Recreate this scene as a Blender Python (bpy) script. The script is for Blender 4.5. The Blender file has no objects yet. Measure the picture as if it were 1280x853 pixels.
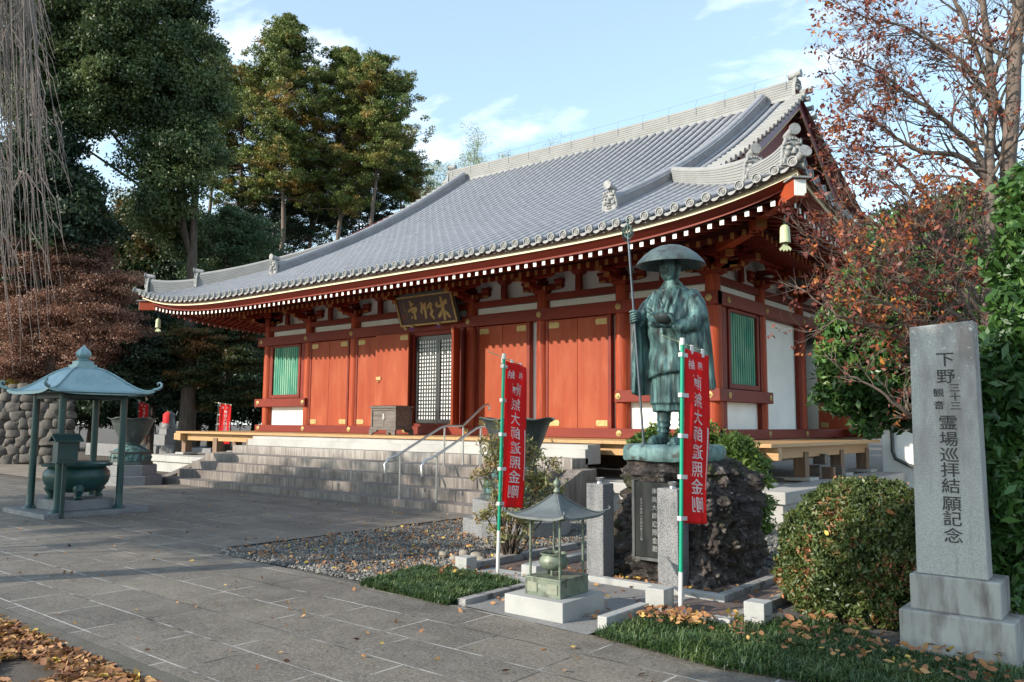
import bpy, bmesh, math, random
import numpy as np
from math import sin, cos, pi, sqrt, exp, radians, atan2, floor
from mathutils import Vector, Matrix, noise
random.seed(7)
rng = np.random.default_rng(7)
sc = bpy.context.scene
col = sc.collection

# ------------------------------------------------------------------ camera
EYE = Vector((0, 0, 1.6)); FPX = 1006.0
YAW = radians(39.3); PITCH = math.atan(103 / 1006); ROLL = math.atan(14 / 2063)
F0 = Vector((-sin(YAW), cos(YAW), 0)); R0 = Vector((cos(YAW), sin(YAW), 0)); UZ = Vector((0, 0, 1))
FW = F0 * cos(PITCH) + UZ * sin(PITCH); U1 = UZ * cos(PITCH) - F0 * sin(PITCH)
RT = R0 * cos(ROLL) + U1 * sin(ROLL); UP = U1 * cos(ROLL) - R0 * sin(ROLL)
cd = bpy.data.cameras.new('camera'); cam = bpy.data.objects.new('camera', cd); col.objects.link(cam)
cam.matrix_world = Matrix(((RT.x, UP.x, -FW.x, EYE.x), (RT.y, UP.y, -FW.y, EYE.y), (RT.z, UP.z, -FW.z, EYE.z), (0, 0, 0, 1)))
cd.sensor_width = 36; cd.lens = 36 * FPX / 1280; cd.clip_end = 3000; cd.clip_start = 0.05
sc.camera = cam

def at(px, py, d):
    """world point at distance d along the view direction for photo position px, py"""
    r = FW * FPX + RT * (px - 640) + UP * (426.5 - py)
    return EYE + r * (d / r.dot(F0))

# ------------------------------------------------------------------ light
SUN_EL = radians(24); SUN_AZ = radians(205)
w = bpy.data.worlds.new('World'); sc.world = w; w.use_nodes = True
nt = w.node_tree; N = nt.nodes; L = nt.links; N.clear()
out = N.new('ShaderNodeOutputWorld'); bg = N.new('ShaderNodeBackground'); sky = N.new('ShaderNodeTexSky')
sky.sky_type = 'NISHITA'; sky.sun_disc = False; sky.sun_elevation = SUN_EL; sky.sun_rotation = SUN_AZ
sky.air_density = 1.0; sky.dust_density = 0.6; sky.ozone_density = 1.0
bg.inputs[1].default_value = 0.15
# thin clouds, laid out by direction on a high flat layer
tc = N.new('ShaderNodeTexCoord'); sep = N.new('ShaderNodeSeparateXYZ'); L.new(tc.outputs['Generated'], sep.inputs[0])
def mth(op, a, b=None, clamp=False):
    n = N.new('ShaderNodeMath'); n.operation = op; n.use_clamp = clamp
    for i, v in enumerate((a, b)):
        if v is None: continue
        if isinstance(v, (int, float)): n.inputs[i].default_value = v
        else: L.new(v, n.inputs[i])
    return n.outputs[0]
zz = mth('ADD', mth('MAXIMUM', sep.outputs[2], 0.0), 0.12)
cmb = N.new('ShaderNodeCombineXYZ'); L.new(mth('DIVIDE', sep.outputs[0], zz), cmb.inputs[0]); L.new(mth('DIVIDE', sep.outputs[1], zz), cmb.inputs[1])
cn = N.new('ShaderNodeTexNoise'); cn.inputs['Scale'].default_value = 2.1; cn.inputs['Detail'].default_value = 8; cn.inputs['Roughness'].default_value = 0.55
cn.inputs['Distortion'].default_value = 0.25
mp = N.new('ShaderNodeMapping'); mp.inputs['Location'].default_value = (1.7, 5.2, 0); mp.inputs['Scale'].default_value = (1.0, 1.5, 1)
L.new(cmb.outputs[0], mp.inputs[0]); L.new(mp.outputs[0], cn.inputs['Vector'])
cr = N.new('ShaderNodeValToRGB'); L.new(cn.outputs[0], cr.inputs[0])
cr.color_ramp.elements[0].position = 0.47; cr.color_ramp.elements[0].color = (0, 0, 0, 1)
cr.color_ramp.elements[1].position = 0.76; cr.color_ramp.elements[1].color = (1, 1, 1, 1)
hz = mth('SUBTRACT', 1.0, mth('MULTIPLY', sep.outputs[2], 3.2), True)     # pale near the horizon
fac = mth('MAXIMUM', mth('MULTIPLY', cr.outputs[0], 0.85), mth('ADD', mth('MULTIPLY', hz, 0.42), 0.16), True)
mx = N.new('ShaderNodeMixRGB'); L.new(fac, mx.inputs[0])
tint = N.new('ShaderNodeMixRGB'); tint.blend_type = 'MULTIPLY'; tint.inputs[0].default_value = 1
L.new(sky.outputs[0], tint.inputs[1]); tint.inputs[2].default_value = (1.05, 1.28, 1.26, 1)
L.new(tint.outputs[0], mx.inputs[1]); mx.inputs[2].default_value = (8.2, 8.6, 9.0, 1)
L.new(mx.outputs[0], bg.inputs[0]); L.new(bg.outputs[0], out.inputs[0])
sl = bpy.data.lights.new('sun', 'SUN'); sl.energy = 4.6; sl.angle = radians(0.5); sl.color = (1.0, 0.91, 0.78)
so = bpy.data.objects.new('sun', sl); col.objects.link(so)
sdir = Vector((sin(SUN_AZ) * cos(SUN_EL), cos(SUN_AZ) * cos(SUN_EL), sin(SUN_EL)))
so.rotation_euler = sdir.to_track_quat('Z', 'Y').to_euler(); so.location = (-20, -40, 30)
sc.view_settings.view_transform = 'Standard'; sc.view_settings.look = 'None'; sc.view_settings.exposure = 0.65; sc.view_settings.gamma = 1
sc.cycles.max_bounces = 6; sc.cycles.diffuse_bounces = 3; sc.cycles.transparent_max_bounces = 8

# ------------------------------------------------------------------ object helpers
def tag(o, label=None, cat=None, group=None, kind=None):
    if label: o['label'] = label
    if cat: o['category'] = cat
    if group: o['group'] = group
    if kind: o['kind'] = kind
    return o

def thing(name, label, cat, loc=(0, 0, 0), rz=0, group=None):
    o = bpy.data.objects.new(name, None); col.objects.link(o); o.location = loc; o.rotation_euler = (0, 0, rz); o.empty_display_size = 0.2
    return tag(o, label, cat, group)

class MB:
    def __init__(s): s.v = []; s.f = []; s.mi = []; s.cur = 0
    def add(s, vs, fs):
        b = len(s.v); s.v.extend([tuple(p) for p in vs]); s.f.extend([tuple(i + b for i in f) for f in fs]); s.mi.extend([s.cur] * len(fs)); return s
    def box(s, x0, x1, y0, y1, z0, z1):
        return s.add([(x0,y0,z0),(x1,y0,z0),(x1,y1,z0),(x0,y1,z0),(x0,y0,z1),(x1,y0,z1),(x1,y1,z1),(x0,y1,z1)],
                     [(0,3,2,1),(4,5,6,7),(0,1,5,4),(1,2,6,5),(2,3,7,6),(3,0,4,7)])
    def obox(s, c, ax, ay, az):
        """box centred at c with half-axis vectors"""
        c, ax, ay, az = map(Vector, (c, ax, ay, az)); vs = []
        for k in (-1, 1):
            for i, j in ((-1,-1),(1,-1),(1,1),(-1,1)): vs.append(c + ax*i + ay*j + az*k)
        return s.add(vs, [(0,3,2,1),(4,5,6,7),(0,1,5,4),(1,2,6,5),(2,3,7,6),(3,0,4,7)])
    def rings(s, rings, cap0=True, cap1=True, closed=True):
        b = len(s.v); n = len(rings[0])
        for r in rings: s.v.extend([tuple(p) for p in r])
        m = n if closed else n - 1
        for i in range(len(rings) - 1):
            for j in range(m):
                k = (j + 1) % n
                s.f.append((b+i*n+j, b+i*n+k, b+(i+1)*n+k, b+(i+1)*n+j)); s.mi.append(s.cur)
        if cap0: s.f.append(tuple(b + j for j in reversed(range(n)))); s.mi.append(s.cur)
        if cap1: s.f.append(tuple(b + (len(rings)-1)*n + j for j in range(n))); s.mi.append(s.cur)
        return s
    def lathe(s, prof, c=(0,0,0), n=24, cap=True, mod=None):
        rr = []
        for r, z in prof:
            ring = []
            for j in range(n):
                a = 2*pi*j/n; q = r * (mod(a, z) if mod else 1)
                ring.append((c[0]+q*cos(a), c[1]+q*sin(a), c[2]+z))
            rr.append(ring)
        return s.rings(rr, cap, cap)
    def tube(s, pts, r, n=8, cap=True):
        pts = [Vector(p) for p in pts]; m = len(pts); rs = r if isinstance(r, (list, tuple)) else [r]*m
        rr = []; prev = None
        for i, p in enumerate(pts):
            t = (pts[min(i+1, m-1)] - pts[max(i-1, 0)])
            if t.length < 1e-9: t = Vector((0,0,1))
            t.normalize()
            if prev is None: a = t.orthogonal().normalized()
            else:
                a = prev - t * prev.dot(t)
                a = a.normalized() if a.length > 1e-6 else t.orthogonal().normalized()
            prev = a; b = t.cross(a)
            rr.append([p + (a*cos(2*pi*j/n) + b*sin(2*pi*j/n))*rs[i] for j in range(n)])
        return s.rings(rr, cap, cap)
    def cyl(s, p0, p1, r, n=12, r1=None): return s.tube([p0, p1], [r, r if r1 is None else r1], n)
    def prism(s, poly, y0, y1, axis='y'):
        """poly of (a,b) extruded along axis between y0 and y1"""
        def P(a, b, t): return {'y': (a, t, b), 'x': (t, a, b), 'z': (a, b, t)}[axis]
        n = len(poly); vs = [P(a, b, y0) for a, b in poly] + [P(a, b, y1) for a, b in poly]
        fs = [tuple(range(n)), tuple(reversed(range(n, 2*n)))] + [(j, j+n, (j+1) % n + n, (j+1) % n) for j in range(n)]
        return s.add(vs, fs)
    def xf(s, M, start=0):
        for i in range(start, len(s.v)): s.v[i] = tuple(M @ Vector(s.v[i]))
        return s
    def build(s, name, mat, parent=None, smooth=None, bevel=0, origin=None):
        me = bpy.data.meshes.new(name)
        v = s.v if origin is None else [(x-origin[0], y-origin[1], z-origin[2]) for x, y, z in s.v]
        me.from_pydata(v, [], s.f)
        mats = mat if isinstance(mat, (list, tuple)) else [mat]
        for m in mats: me.materials.append(m)
        if len(mats) > 1: me.polygons.foreach_set('material_index', s.mi)
        bm = bmesh.new(); bm.from_mesh(me); bmesh.ops.recalc_face_normals(bm, faces=bm.faces); bm.to_mesh(me); bm.free()
        if smooth is not None:
            me.shade_smooth(); me.set_sharp_from_angle(angle=radians(smooth))
        o = bpy.data.objects.new(name, me); col.objects.link(o)
        if origin is not None: o.location = origin
        if parent is not None: o.parent = parent
        if bevel:
            b = o.modifiers.new('bevel', 'BEVEL'); b.width = bevel; b.segments = 2; b.limit_method = 'ANGLE'; b.angle_limit = radians(40)
        return o

def dup(o, loc, rz=None, parent='keep', label=None, rot=None):
    """copy of an object with copies of everything under it"""
    c = o.copy(); col.objects.link(c)
    if parent != 'keep': c.parent = parent
    c.location = loc
    if rz is not None: c.rotation_euler = (0, 0, rz)
    if rot is not None: c.rotation_euler = rot
    if label: c['label'] = label
    for ch in [k for k in bpy.data.objects if k.parent == o and k is not c]:
        dup(ch, ch.location.copy(), parent=c)
    return c

# ------------------------------------------------------------------ materials
def new_mat(name):
    m = bpy.data.materials.new(name); m.use_nodes = True; n = m.node_tree.nodes; p = n['Principled BSDF']; return m, n, m.node_tree.links, p

def mat(name, c1, c2=None, scale=3.0, rough=0.7, metal=0.0, bump=0.0, bscale=40, stretch=(1, 1, 1), detail=5, lo=0.35, hi=0.65, c3=None, s3=20, lo3=.55, hi3=.62, st3=(1,1,1), spec=None, bdist=0.02, rvar=0.0):
    m, n, l, p = new_mat(name)
    tcn = n.new('ShaderNodeTexCoord'); src = tcn.outputs['Object']
    geo = n.new('ShaderNodeNewGeometry'); src = geo.outputs['Position']
    def nz(sc_, st, det=detail):
        mpn = n.new('ShaderNodeMapping'); mpn.inputs['Scale'].default_value = st; l.new(src, mpn.inputs[0])
        t = n.new('ShaderNodeTexNoise'); t.inputs['Scale'].default_value = sc_; t.inputs['Detail'].default_value = det; t.inputs['Roughness'].default_value = .6
        l.new(mpn.outputs[0], t.inputs['Vector']); return t.outputs[0]
    def ramp(v, a, b):
        r = n.new('ShaderNodeMapRange'); r.inputs['From Min'].default_value = a; r.inputs['From Max'].default_value = b; l.new(v, r.inputs[0]); return r.outputs[0]
    c = None
    if c2 is not None:
        mm = n.new('ShaderNodeMixRGB'); l.new(ramp(nz(scale, stretch), lo, hi), mm.inputs[0]); mm.inputs[1].default_value = (*c1, 1); mm.inputs[2].default_value = (*c2, 1); c = mm.outputs[0]
        if c3 is not None:
            m3 = n.new('ShaderNodeMixRGB'); l.new(ramp(nz(s3, st3), lo3, hi3), m3.inputs[0]); l.new(c, m3.inputs[1]); m3.inputs[2].default_value = (*c3, 1); c = m3.outputs[0]
        l.new(c, p.inputs['Base Color'])
    else: p.inputs['Base Color'].default_value = (*c1, 1)
    p.inputs['Roughness'].default_value = rough; p.inputs['Metallic'].default_value = metal
    if spec is not None: p.inputs['Specular IOR Level'].default_value = spec
    if bump:
        b = n.new('ShaderNodeBump'); b.inputs['Strength'].default_value = bump; b.inputs['Distance'].default_value = bdist
        l.new(nz(bscale, stretch, 6), b.inputs['Height']); l.new(b.outputs[0], p.inputs['Normal'])
    return m

M = {}
M['red'] = mat('vermilion_paint', (0.32, 0.055, 0.020), (0.22, 0.034, 0.015), 2.2, 0.55, spec=.2, bump=.15, bscale=18, stretch=(1, 1, .12), c3=(0.45, 0.095, 0.030), s3=9, st3=(3, 3, .1), lo3=.5, hi3=.72)
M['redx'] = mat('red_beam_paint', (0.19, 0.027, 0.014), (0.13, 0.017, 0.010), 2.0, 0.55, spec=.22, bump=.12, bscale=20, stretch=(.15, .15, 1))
M['door'] = mat('red_door_boards', (0.29, 0.054, 0.020), (0.245, 0.043, 0.016), 3, 0.55, spec=.18, bump=.06, bscale=16, stretch=(2.0, 2.0, .12), c3=(0.33, 0.085, 0.036), s3=1.6, st3=(1.6, 1.6, .5), lo3=.45, hi3=.75)
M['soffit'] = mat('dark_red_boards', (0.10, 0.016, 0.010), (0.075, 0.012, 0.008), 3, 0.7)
M['white'] = mat('white_plaster', (0.80, 0.79, 0.75), (0.72, 0.71, 0.67), 1.5, 0.9, bump=.05, bscale=60)
M['whitepaint'] = mat('white_rafter_paint', (0.82, 0.81, 0.77), (0.7, 0.68, 0.62), 9, 0.7)
M['gold'] = mat('gilt_metal', (0.42, 0.30, 0.12), (0.30, 0.205, 0.08), 9, 0.55, metal=.4)
M['brass_dull'] = mat('ochre_end_paint', (0.42, 0.19, 0.045), (0.30, 0.12, 0.03), 6, 0.6)
M['cream'] = mat('cream_fascia_paint', (0.72, 0.62, 0.42), (0.6, 0.5, 0.32), 3, 0.6)
M['green'] = mat('green_window_slats', (0.03, 0.25, 0.155), (0.025, 0.20, 0.13), 2, 0.6, detail=1, c3=(0.13, 0.33, 0.21), s3=.8, lo3=.42, hi3=.60, st3=(3, 3, 1.3))  # pale patch: sunlight on the slats painted into the green
M['tile'] = mat('grey_roof_tile', (0.265, 0.268, 0.285), (0.20, 0.203, 0.218), 3.3, 0.5, bump=.1, bscale=30, lo=.3, hi=.7, c3=(0.12, 0.122, 0.13), s3=5, lo3=.62, hi3=.76)
M['tilelight'] = mat('pale_ridge_tile', (0.265, 0.265, 0.258), (0.225, 0.225, 0.22), 2, 0.8, bump=.04, bscale=30)
M['tileend'] = mat('eave_tile_end', (0.30, 0.30, 0.29), (0.20, 0.20, 0.195), 12, 0.6, bump=.4, bscale=60)
M['deck'] = mat('pale_deck_timber', (0.44, 0.255, 0.11), (0.33, 0.19, 0.08), 8, 0.6, bump=.15, bscale=14, stretch=(.3, 3, 3))
M['oldwood'] = mat('weathered_timber', (0.22, 0.135, 0.085), (0.14, 0.085, 0.055), 6, 0.8, bump=.3, bscale=20, stretch=(3, 3, .3))
M['greywood'] = mat('grey_weathered_wood', (0.15, 0.125, 0.105), (0.085, 0.068, 0.058), 5, 0.75, bump=.35, bscale=18, stretch=(.4, 2, 3))
M['granite'] = mat('pale_granite', (0.36, 0.36, 0.345), (0.29, 0.29, 0.28), 2.5, 0.75, bump=.1, bscale=200, c3=(0.24, 0.24, 0.24), s3=150, lo3=.56, hi3=.62)
M['granite_dark'] = mat('speckled_grey_granite', (0.25, 0.25, 0.255), (0.20, 0.20, 0.205), 3, 0.6, bump=.05, bscale=200, c3=(0.06, 0.06, 0.062), s3=110, lo3=.50, hi3=.56)
M['concrete'] = mat('pale_stone_base', (0.38, 0.37, 0.345), (0.31, 0.30, 0.285), 1.7, 0.85, bump=.08, bscale=60)
M['black'] = mat('black_lacquer', (0.012, 0.012, 0.013), (0.02, 0.02, 0.02), 4, 0.35)
M['paper'] = mat('white_paper', (0.72, 0.72, 0.70), (0.66, 0.66, 0.64), 3, 0.9)
M['steel'] = mat('stainless_steel', (0.55, 0.54, 0.52), (0.47, 0.46, 0.45), 8, 0.28, metal=.9)
M['bronze'] = mat('green_patina_bronze', (0.038, 0.072, 0.070), (0.13, 0.245, 0.235), 5, 0.5, metal=.3, bump=.45, bscale=10, lo=.39, hi=.62, stretch=(2.2, 2.2, .55), c3=(0.026, 0.028, 0.027), s3=7, st3=(2.5, 2.5, .5), lo3=.50, hi3=.66, bdist=.03)
M['bronze_dark'] = mat('dark_patina_bronze', (0.045, 0.055, 0.052), (0.075, 0.085, 0.078), 4, 0.5, metal=.3, bump=.3, bscale=12, c3=(0.10, 0.16, 0.14), s3=5, st3=(3, 3, .4), lo3=.56, hi3=.75)
M['copper'] = mat('blue_green_copper', (0.25, 0.37, 0.39), (0.19, 0.30, 0.32), 2.5, 0.40, metal=.25, bump=.05, bscale=6, c3=(0.11, 0.20, 0.20), s3=5, st3=(3, 3, .6), lo3=.58, hi3=.75)
M['teal'] = mat('teal_green_paint', (0.010, 0.044, 0.041), (0.015, 0.062, 0.057), 5, 0.4, bump=.05, bscale=30)
M['teal_dark'] = mat('dark_green_metal', (0.010, 0.028, 0.026), (0.015, 0.040, 0.036), 5, 0.5)
M['olive'] = mat('olive_bronze', (0.16, 0.19, 0.14), (0.11, 0.135, 0.105), 9, 0.5, metal=.2, bump=.1, bscale=30, c3=(0.07, 0.075, 0.06), s3=12)
M['lroof'] = mat('grey_green_copper', (0.15, 0.165, 0.165), (0.10, 0.115, 0.115), 9, 0.42, metal=.3, bump=.1, bscale=20)
M['redcloth'] = mat('red_banner_cloth', (0.72, 0.016, 0.016), (0.62, 0.012, 0.013), 6, 0.8, bump=.1, bscale=300)
M['whitecloth'] = mat('white_print', (0.8, 0.79, 0.78), (0.74, 0.73, 0.72), 6, 0.8)
M['pole'] = mat('green_plastic_pole', (0.005, 0.30, 0.17), (0.006, 0.26, 0.15), 6, 0.35)
M['polew'] = mat('white_plastic_pole', (0.68, 0.66, 0.60), (0.6, 0.58, 0.53), 6, 0.4)
M['bell'] = mat('pale_verdigris', (0.45, 0.48, 0.28), (0.42, 0.46, 0.27), 12, 0.6)
M['mono'] = mat('weathered_monument_stone', (0.37, 0.36, 0.335), (0.28, 0.27, 0.25), 3.0, 0.85, bump=.12, bscale=90, stretch=(1.5, 1.5, .5), c3=(0.15, 0.125, 0.118), s3=4, st3=(2.2, 2.2, .5), lo3=.46, hi3=.68)
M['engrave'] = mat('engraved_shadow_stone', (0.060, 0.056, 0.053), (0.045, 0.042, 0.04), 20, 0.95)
M['tablet'] = mat('polished_black_stone', (0.014, 0.016, 0.016), (0.022, 0.024, 0.024), 4, 0.5, spec=.25)
M['tabtext'] = mat('grey_engraving', (0.32, 0.33, 0.32), (0.22, 0.23, 0.22), 40, 0.9)
M['bark'] = mat('brown_bark', (0.10, 0.075, 0.055), (0.055, 0.042, 0.034), 6, 0.9, bump=.6, bscale=12, stretch=(2, 2, .25), bdist=.05)
M['barkpale'] = mat('pale_brown_bark', (0.17, 0.125, 0.10), (0.10, 0.078, 0.063), 8, 0.85, bump=.3, bscale=20, stretch=(2, 2, .5))
M['twig'] = mat('grey_twigs', (0.22, 0.18, 0.16), (0.15, 0.12, 0.105), 6, 0.85)
M['plaque'] = mat('maroon_lacquer', (0.050, 0.012, 0.010), (0.040, 0.009, 0.008), 5, 0.4)
M['purple'] = mat('purple_cord', (0.16, 0.05, 0.28), (0.12, 0.04, 0.22), 5, 0.8)
M['redbib'] = mat('red_cloth', (0.6, 0.01, 0.015), (0.5, 0.01, 0.012), 8, 0.8)
M['path'] = mat('brown_pavers', (0.11, 0.08, 0.072), (0.085, 0.065, 0.06), 4, 0.85, bump=.2, bscale=60)
M['soil'] = mat('dark_soil', (0.055, 0.042, 0.032), (0.10, 0.08, 0.062), 1.4, 0.95, bump=.6, bscale=14, c3=(0.085, 0.065, 0.05), s3=0.5, lo3=.5, hi3=.7)
M['fieldstone'] = mat('field_stone', (0.13, 0.115, 0.10), (0.05, 0.046, 0.042), 3.2, 0.9, bump=.6, bscale=14)
M['mortar'] = mat('dark_joint', (0.03, 0.028, 0.025), (0.05, 0.045, 0.04), 5, 0.95)
M['blackpipe'] = mat('dark_pipe', (0.03, 0.035, 0.035), (0.05, 0.055, 0.05), 5, 0.4)

# weathered stair stone: dark runs below each nosing
def stair_mat():
    m, n, l, p = new_mat('stained_stair_stone')
    g = n.new('ShaderNodeNewGeometry')
    def nz(sc_, st, det=6):
        mpn = n.new('ShaderNodeMapping'); mpn.inputs['Scale'].default_value = st; l.new(g.outputs['Position'], mpn.inputs[0])
        t = n.new('ShaderNodeTexNoise'); t.inputs['Scale'].default_value = sc_; t.inputs['Detail'].default_value = det; l.new(mpn.outputs[0], t.inputs[0]); return t.outputs[0]
    a = nz(1.1, (1, 1, .6)); b = nz(15, (1, 1, .10), 8); sp = n.new('ShaderNodeSeparateXYZ'); l.new(g.outputs['Position'], sp.inputs[0])
    s0 = n.new('ShaderNodeMath'); s0.operation = 'MULTIPLY'; l.new(a, s0.inputs[0]); s0.inputs[1].default_value = .55; s1 = n.new('ShaderNodeMath'); s1.operation = 'ADD'; l.new(s0.outputs[0], s1.inputs[0]); l.new(b, s1.inputs[1])
    zr = n.new('ShaderNodeMapRange'); zr.inputs['From Min'].default_value = .45; zr.inputs['From Max'].default_value = 1.0; zr.inputs['To Min'].default_value = 0.0; zr.inputs['To Max'].default_value = -.34; l.new(sp.outputs[2], zr.inputs[0])
    s2 = n.new('ShaderNodeMath'); s2.operation = 'ADD'; l.new(s1.outputs[0], s2.inputs[0]); l.new(zr.outputs[0], s2.inputs[1])
    r = n.new('ShaderNodeValToRGB'); l.new(s2.outputs[0], r.inputs[0])
    e = r.color_ramp.elements; e[0].position = .42; e[0].color = (.30, .275, .25, 1); e[1].position = .93; e[1].color = (.105, .085, .077, 1)
    k = e.new(.66); k.color = (.185, .16, .142, 1)
    l.new(r.outputs[0], p.inputs['Base Color']); p.inputs['Roughness'].default_value = .85
    bp = n.new('ShaderNodeBump'); bp.inputs['Strength'].default_value = .2; bp.inputs['Distance'].default_value = .02; l.new(nz(50, (1, 1, 1)), bp.inputs['Height']); l.new(bp.outputs[0], p.inputs['Normal'])
    return m
M['stair'] = stair_mat()

def slab_mat():
    m, n, l, p = new_mat('lichen_spotted_stone'); g = n.new('ShaderNodeNewGeometry'); sp = n.new('ShaderNodeSeparateXYZ'); l.new(g.outputs['Position'], sp.inputs[0])
    def nz(s, d=6, st=(1,1,1)):
        mpn = n.new('ShaderNodeMapping'); mpn.inputs['Scale'].default_value = st; l.new(g.outputs['Position'], mpn.inputs[0]); t = n.new('ShaderNodeTexNoise'); t.inputs['Scale'].default_value = s; t.inputs['Detail'].default_value = d; t.inputs['Roughness'].default_value = .65; l.new(mpn.outputs[0], t.inputs[0]); return t.outputs[0]
    def mr(v, a, b, c=0., e=1.):
        r = n.new('ShaderNodeMapRange'); r.inputs[1].default_value = a; r.inputs[2].default_value = b; r.inputs[3].default_value = c; r.inputs[4].default_value = e; l.new(v, r.inputs[0]); return r.outputs[0]
    def mul(a, b):
        x = n.new('ShaderNodeMath'); x.operation = 'MULTIPLY'; l.new(a, x.inputs[0]); l.new(b, x.inputs[1]); return x.outputs[0]
    def mix(f, a, b):
        x = n.new('ShaderNodeMixRGB'); l.new(f, x.inputs[0])
        for i, c in ((1, a), (2, b)):
            if isinstance(c, tuple): x.inputs[i].default_value = (*c, 1)
            else: l.new(c, x.inputs[i])
        return x.outputs[0]
    c = mix(mr(nz(120, 2), .42, .6), (.42, .41, .39), (.31, .305, .29))
    c = mix(mul(mr(nz(3.2, 5, (1.6, 1.6, .5)), .40, .62), mr(sp.outputs[2], .9, 1.9, .12, .9)), c, (.20, .172, .162))
    c = mix(mr(nz(4, 6, (2.5, 2.5, .35)), .56, .70, 0, .5), c, (.16, .145, .135))
    c = mix(mul(mr(nz(22, 5), .60, .63), mr(sp.outputs[2], 1.75, 2.2)), c, (.50, .50, .46))
    l.new(c, p.inputs['Base Color']); p.inputs['Roughness'].default_value = .9
    b = n.new('ShaderNodeBump'); b.inputs['Strength'].default_value = .25; b.inputs['Distance'].default_value = .01; l.new(nz(80, 4), b.inputs['Height']); l.new(b.outputs[0], p.inputs['Normal']); return m
M['slabstone'] = slab_mat()

def leaf_mat(name, cols, trans=0.25, rough=0.5, scale=.45):
    """cols: list of (pos, colour); each leaf's own tone plus a slow change through the crown"""
    m, n, l, p = new_mat(name)
    at_ = n.new('ShaderNodeAttribute'); at_.attribute_name = 'tone'
    g = n.new('ShaderNodeNewGeometry'); t = n.new('ShaderNodeTexNoise'); t.inputs['Scale'].default_value = scale; t.inputs['Detail'].default_value = 2; l.new(g.outputs['Position'], t.inputs[0])
    mr = n.new('ShaderNodeMapRange'); mr.inputs['From Min'].default_value = .35; mr.inputs['From Max'].default_value = .65; mr.inputs['To Min'].default_value = -.22; mr.inputs['To Max'].default_value = .22; l.new(t.outputs[0], mr.inputs[0])
    s = n.new('ShaderNodeMath'); s.operation = 'ADD'; l.new(at_.outputs['Fac'], s.inputs[0]); l.new(mr.outputs[0], s.inputs[1])
    r = n.new('ShaderNodeValToRGB'); l.new(s.outputs[0], r.inputs[0]); e = r.color_ramp.elements
    e[0].position = cols[0][0]; e[0].color = (*cols[0][1], 1); e[1].position = cols[-1][0]; e[1].color = (*cols[-1][1], 1)
    for q, c in cols[1:-1]: k = e.new(q); k.color = (*c, 1)
    l.new(r.outputs[0], p.inputs['Base Color']); p.inputs['Roughness'].default_value = rough
    tr = n.new('ShaderNodeBsdfTranslucent'); l.new(r.outputs[0], tr.inputs[0]); mxs = n.new('ShaderNodeMixShader'); mxs.inputs[0].default_value = trans
    l.new(p.outputs[0], mxs.inputs[1]); l.new(tr.outputs[0], mxs.inputs[2]); l.new(mxs.outputs[0], n['Material Output'].inputs[0])
    return m
LM = {
 'evergreen': leaf_mat('dark_evergreen_leaves', [(0, (.026, .050, .018)), (.5, (.055, .095, .032)), (1, (.16, .20, .07))]),
 'deep': leaf_mat('deep_green_leaves', [(0, (.012, .03, .017)), (.6, (.025, .052, .025)), (1, (.055, .09, .035))]),
 'conifer': leaf_mat('autumn_conifer_sprays', [(0, (.065, .11, .022)), (.6, (.14, .18, .035)), (.80, (.23, .20, .045)), (1, (.34, .19, .04))], .15),
 'fir': leaf_mat('fir_needles', [(0, (.03, .07, .03)), (1, (.09, .15, .05))], .1),
 'maple': leaf_mat('red_brown_maple_leaves', [(0, (.10, .06, .04)), (.5, (.25, .12, .08)), (1, (.44, .26, .18))], .3),
 'mixed': leaf_mat('turning_maple_leaves', [(0, (.025, .055, .022)), (.6, (.06, .085, .025)), (.85, (.15, .09, .025)), (1, (.21, .085, .03))], .3),
 'yellow': leaf_mat('yellow_leaves', [(0, (.10, .11, .02)), (1, (.32, .24, .03))], .3),
 'bamboo': leaf_mat('bamboo_leaves', [(0, (.16, .22, .12)), (.6, (.28, .32, .16)), (1, (.50, .42, .14))], .3),
 'camellia': leaf_mat('glossy_camellia_leaves', [(0, (.025, .065, .016)), (.6, (.05, .12, .025)), (1, (.13, .21, .05))], .12, .42),
 'azalea': leaf_mat('clipped_azalea_leaves', [(0, (.034, .055, .014)), (.55, (.070, .10, .025)), (.84, (.115, .135, .036)), (.92, (.28, .13, .06)), (1, (.40, .14, .07))], .15, .45, 3),
 'bush': leaf_mat('fresh_green_leaves', [(0, (.06, .13, .025)), (1, (.20, .29, .06))], .2),
 'nandina': leaf_mat('reddish_bush_leaves', [(0, (.13, .16, .05)), (.6, (.25, .24, .09)), (1, (.36, .18, .10))], .25),
 'autumn': leaf_mat('orange_red_leaves', [(0, (.10, .028, .028)), (.5, (.20, .05, .032)), (.8, (.34, .10, .03)), (1, (.52, .22, .05))], .3, .5, 2),
 'dry': leaf_mat('fallen_brown_leaves', [(0, (.14, .055, .028)), (.5, (.29, .13, .05)), (.9, (.44, .24, .095)), (1, (.52, .36, .07))], .1, .7, 3),
 'grass': leaf_mat('mondo_grass_blades', [(0, (.022, .052, .013)), (.6, (.045, .090, .024)), (1, (.14, .18, .055))], .15, .45, 2),
 'gravel': leaf_mat('grey_gravel_stones', [(0, (.065, .063, .060)), (.6, (.145, .138, .128)), (1, (.30, .28, .245))], 0, .8, 2),
}

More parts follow.
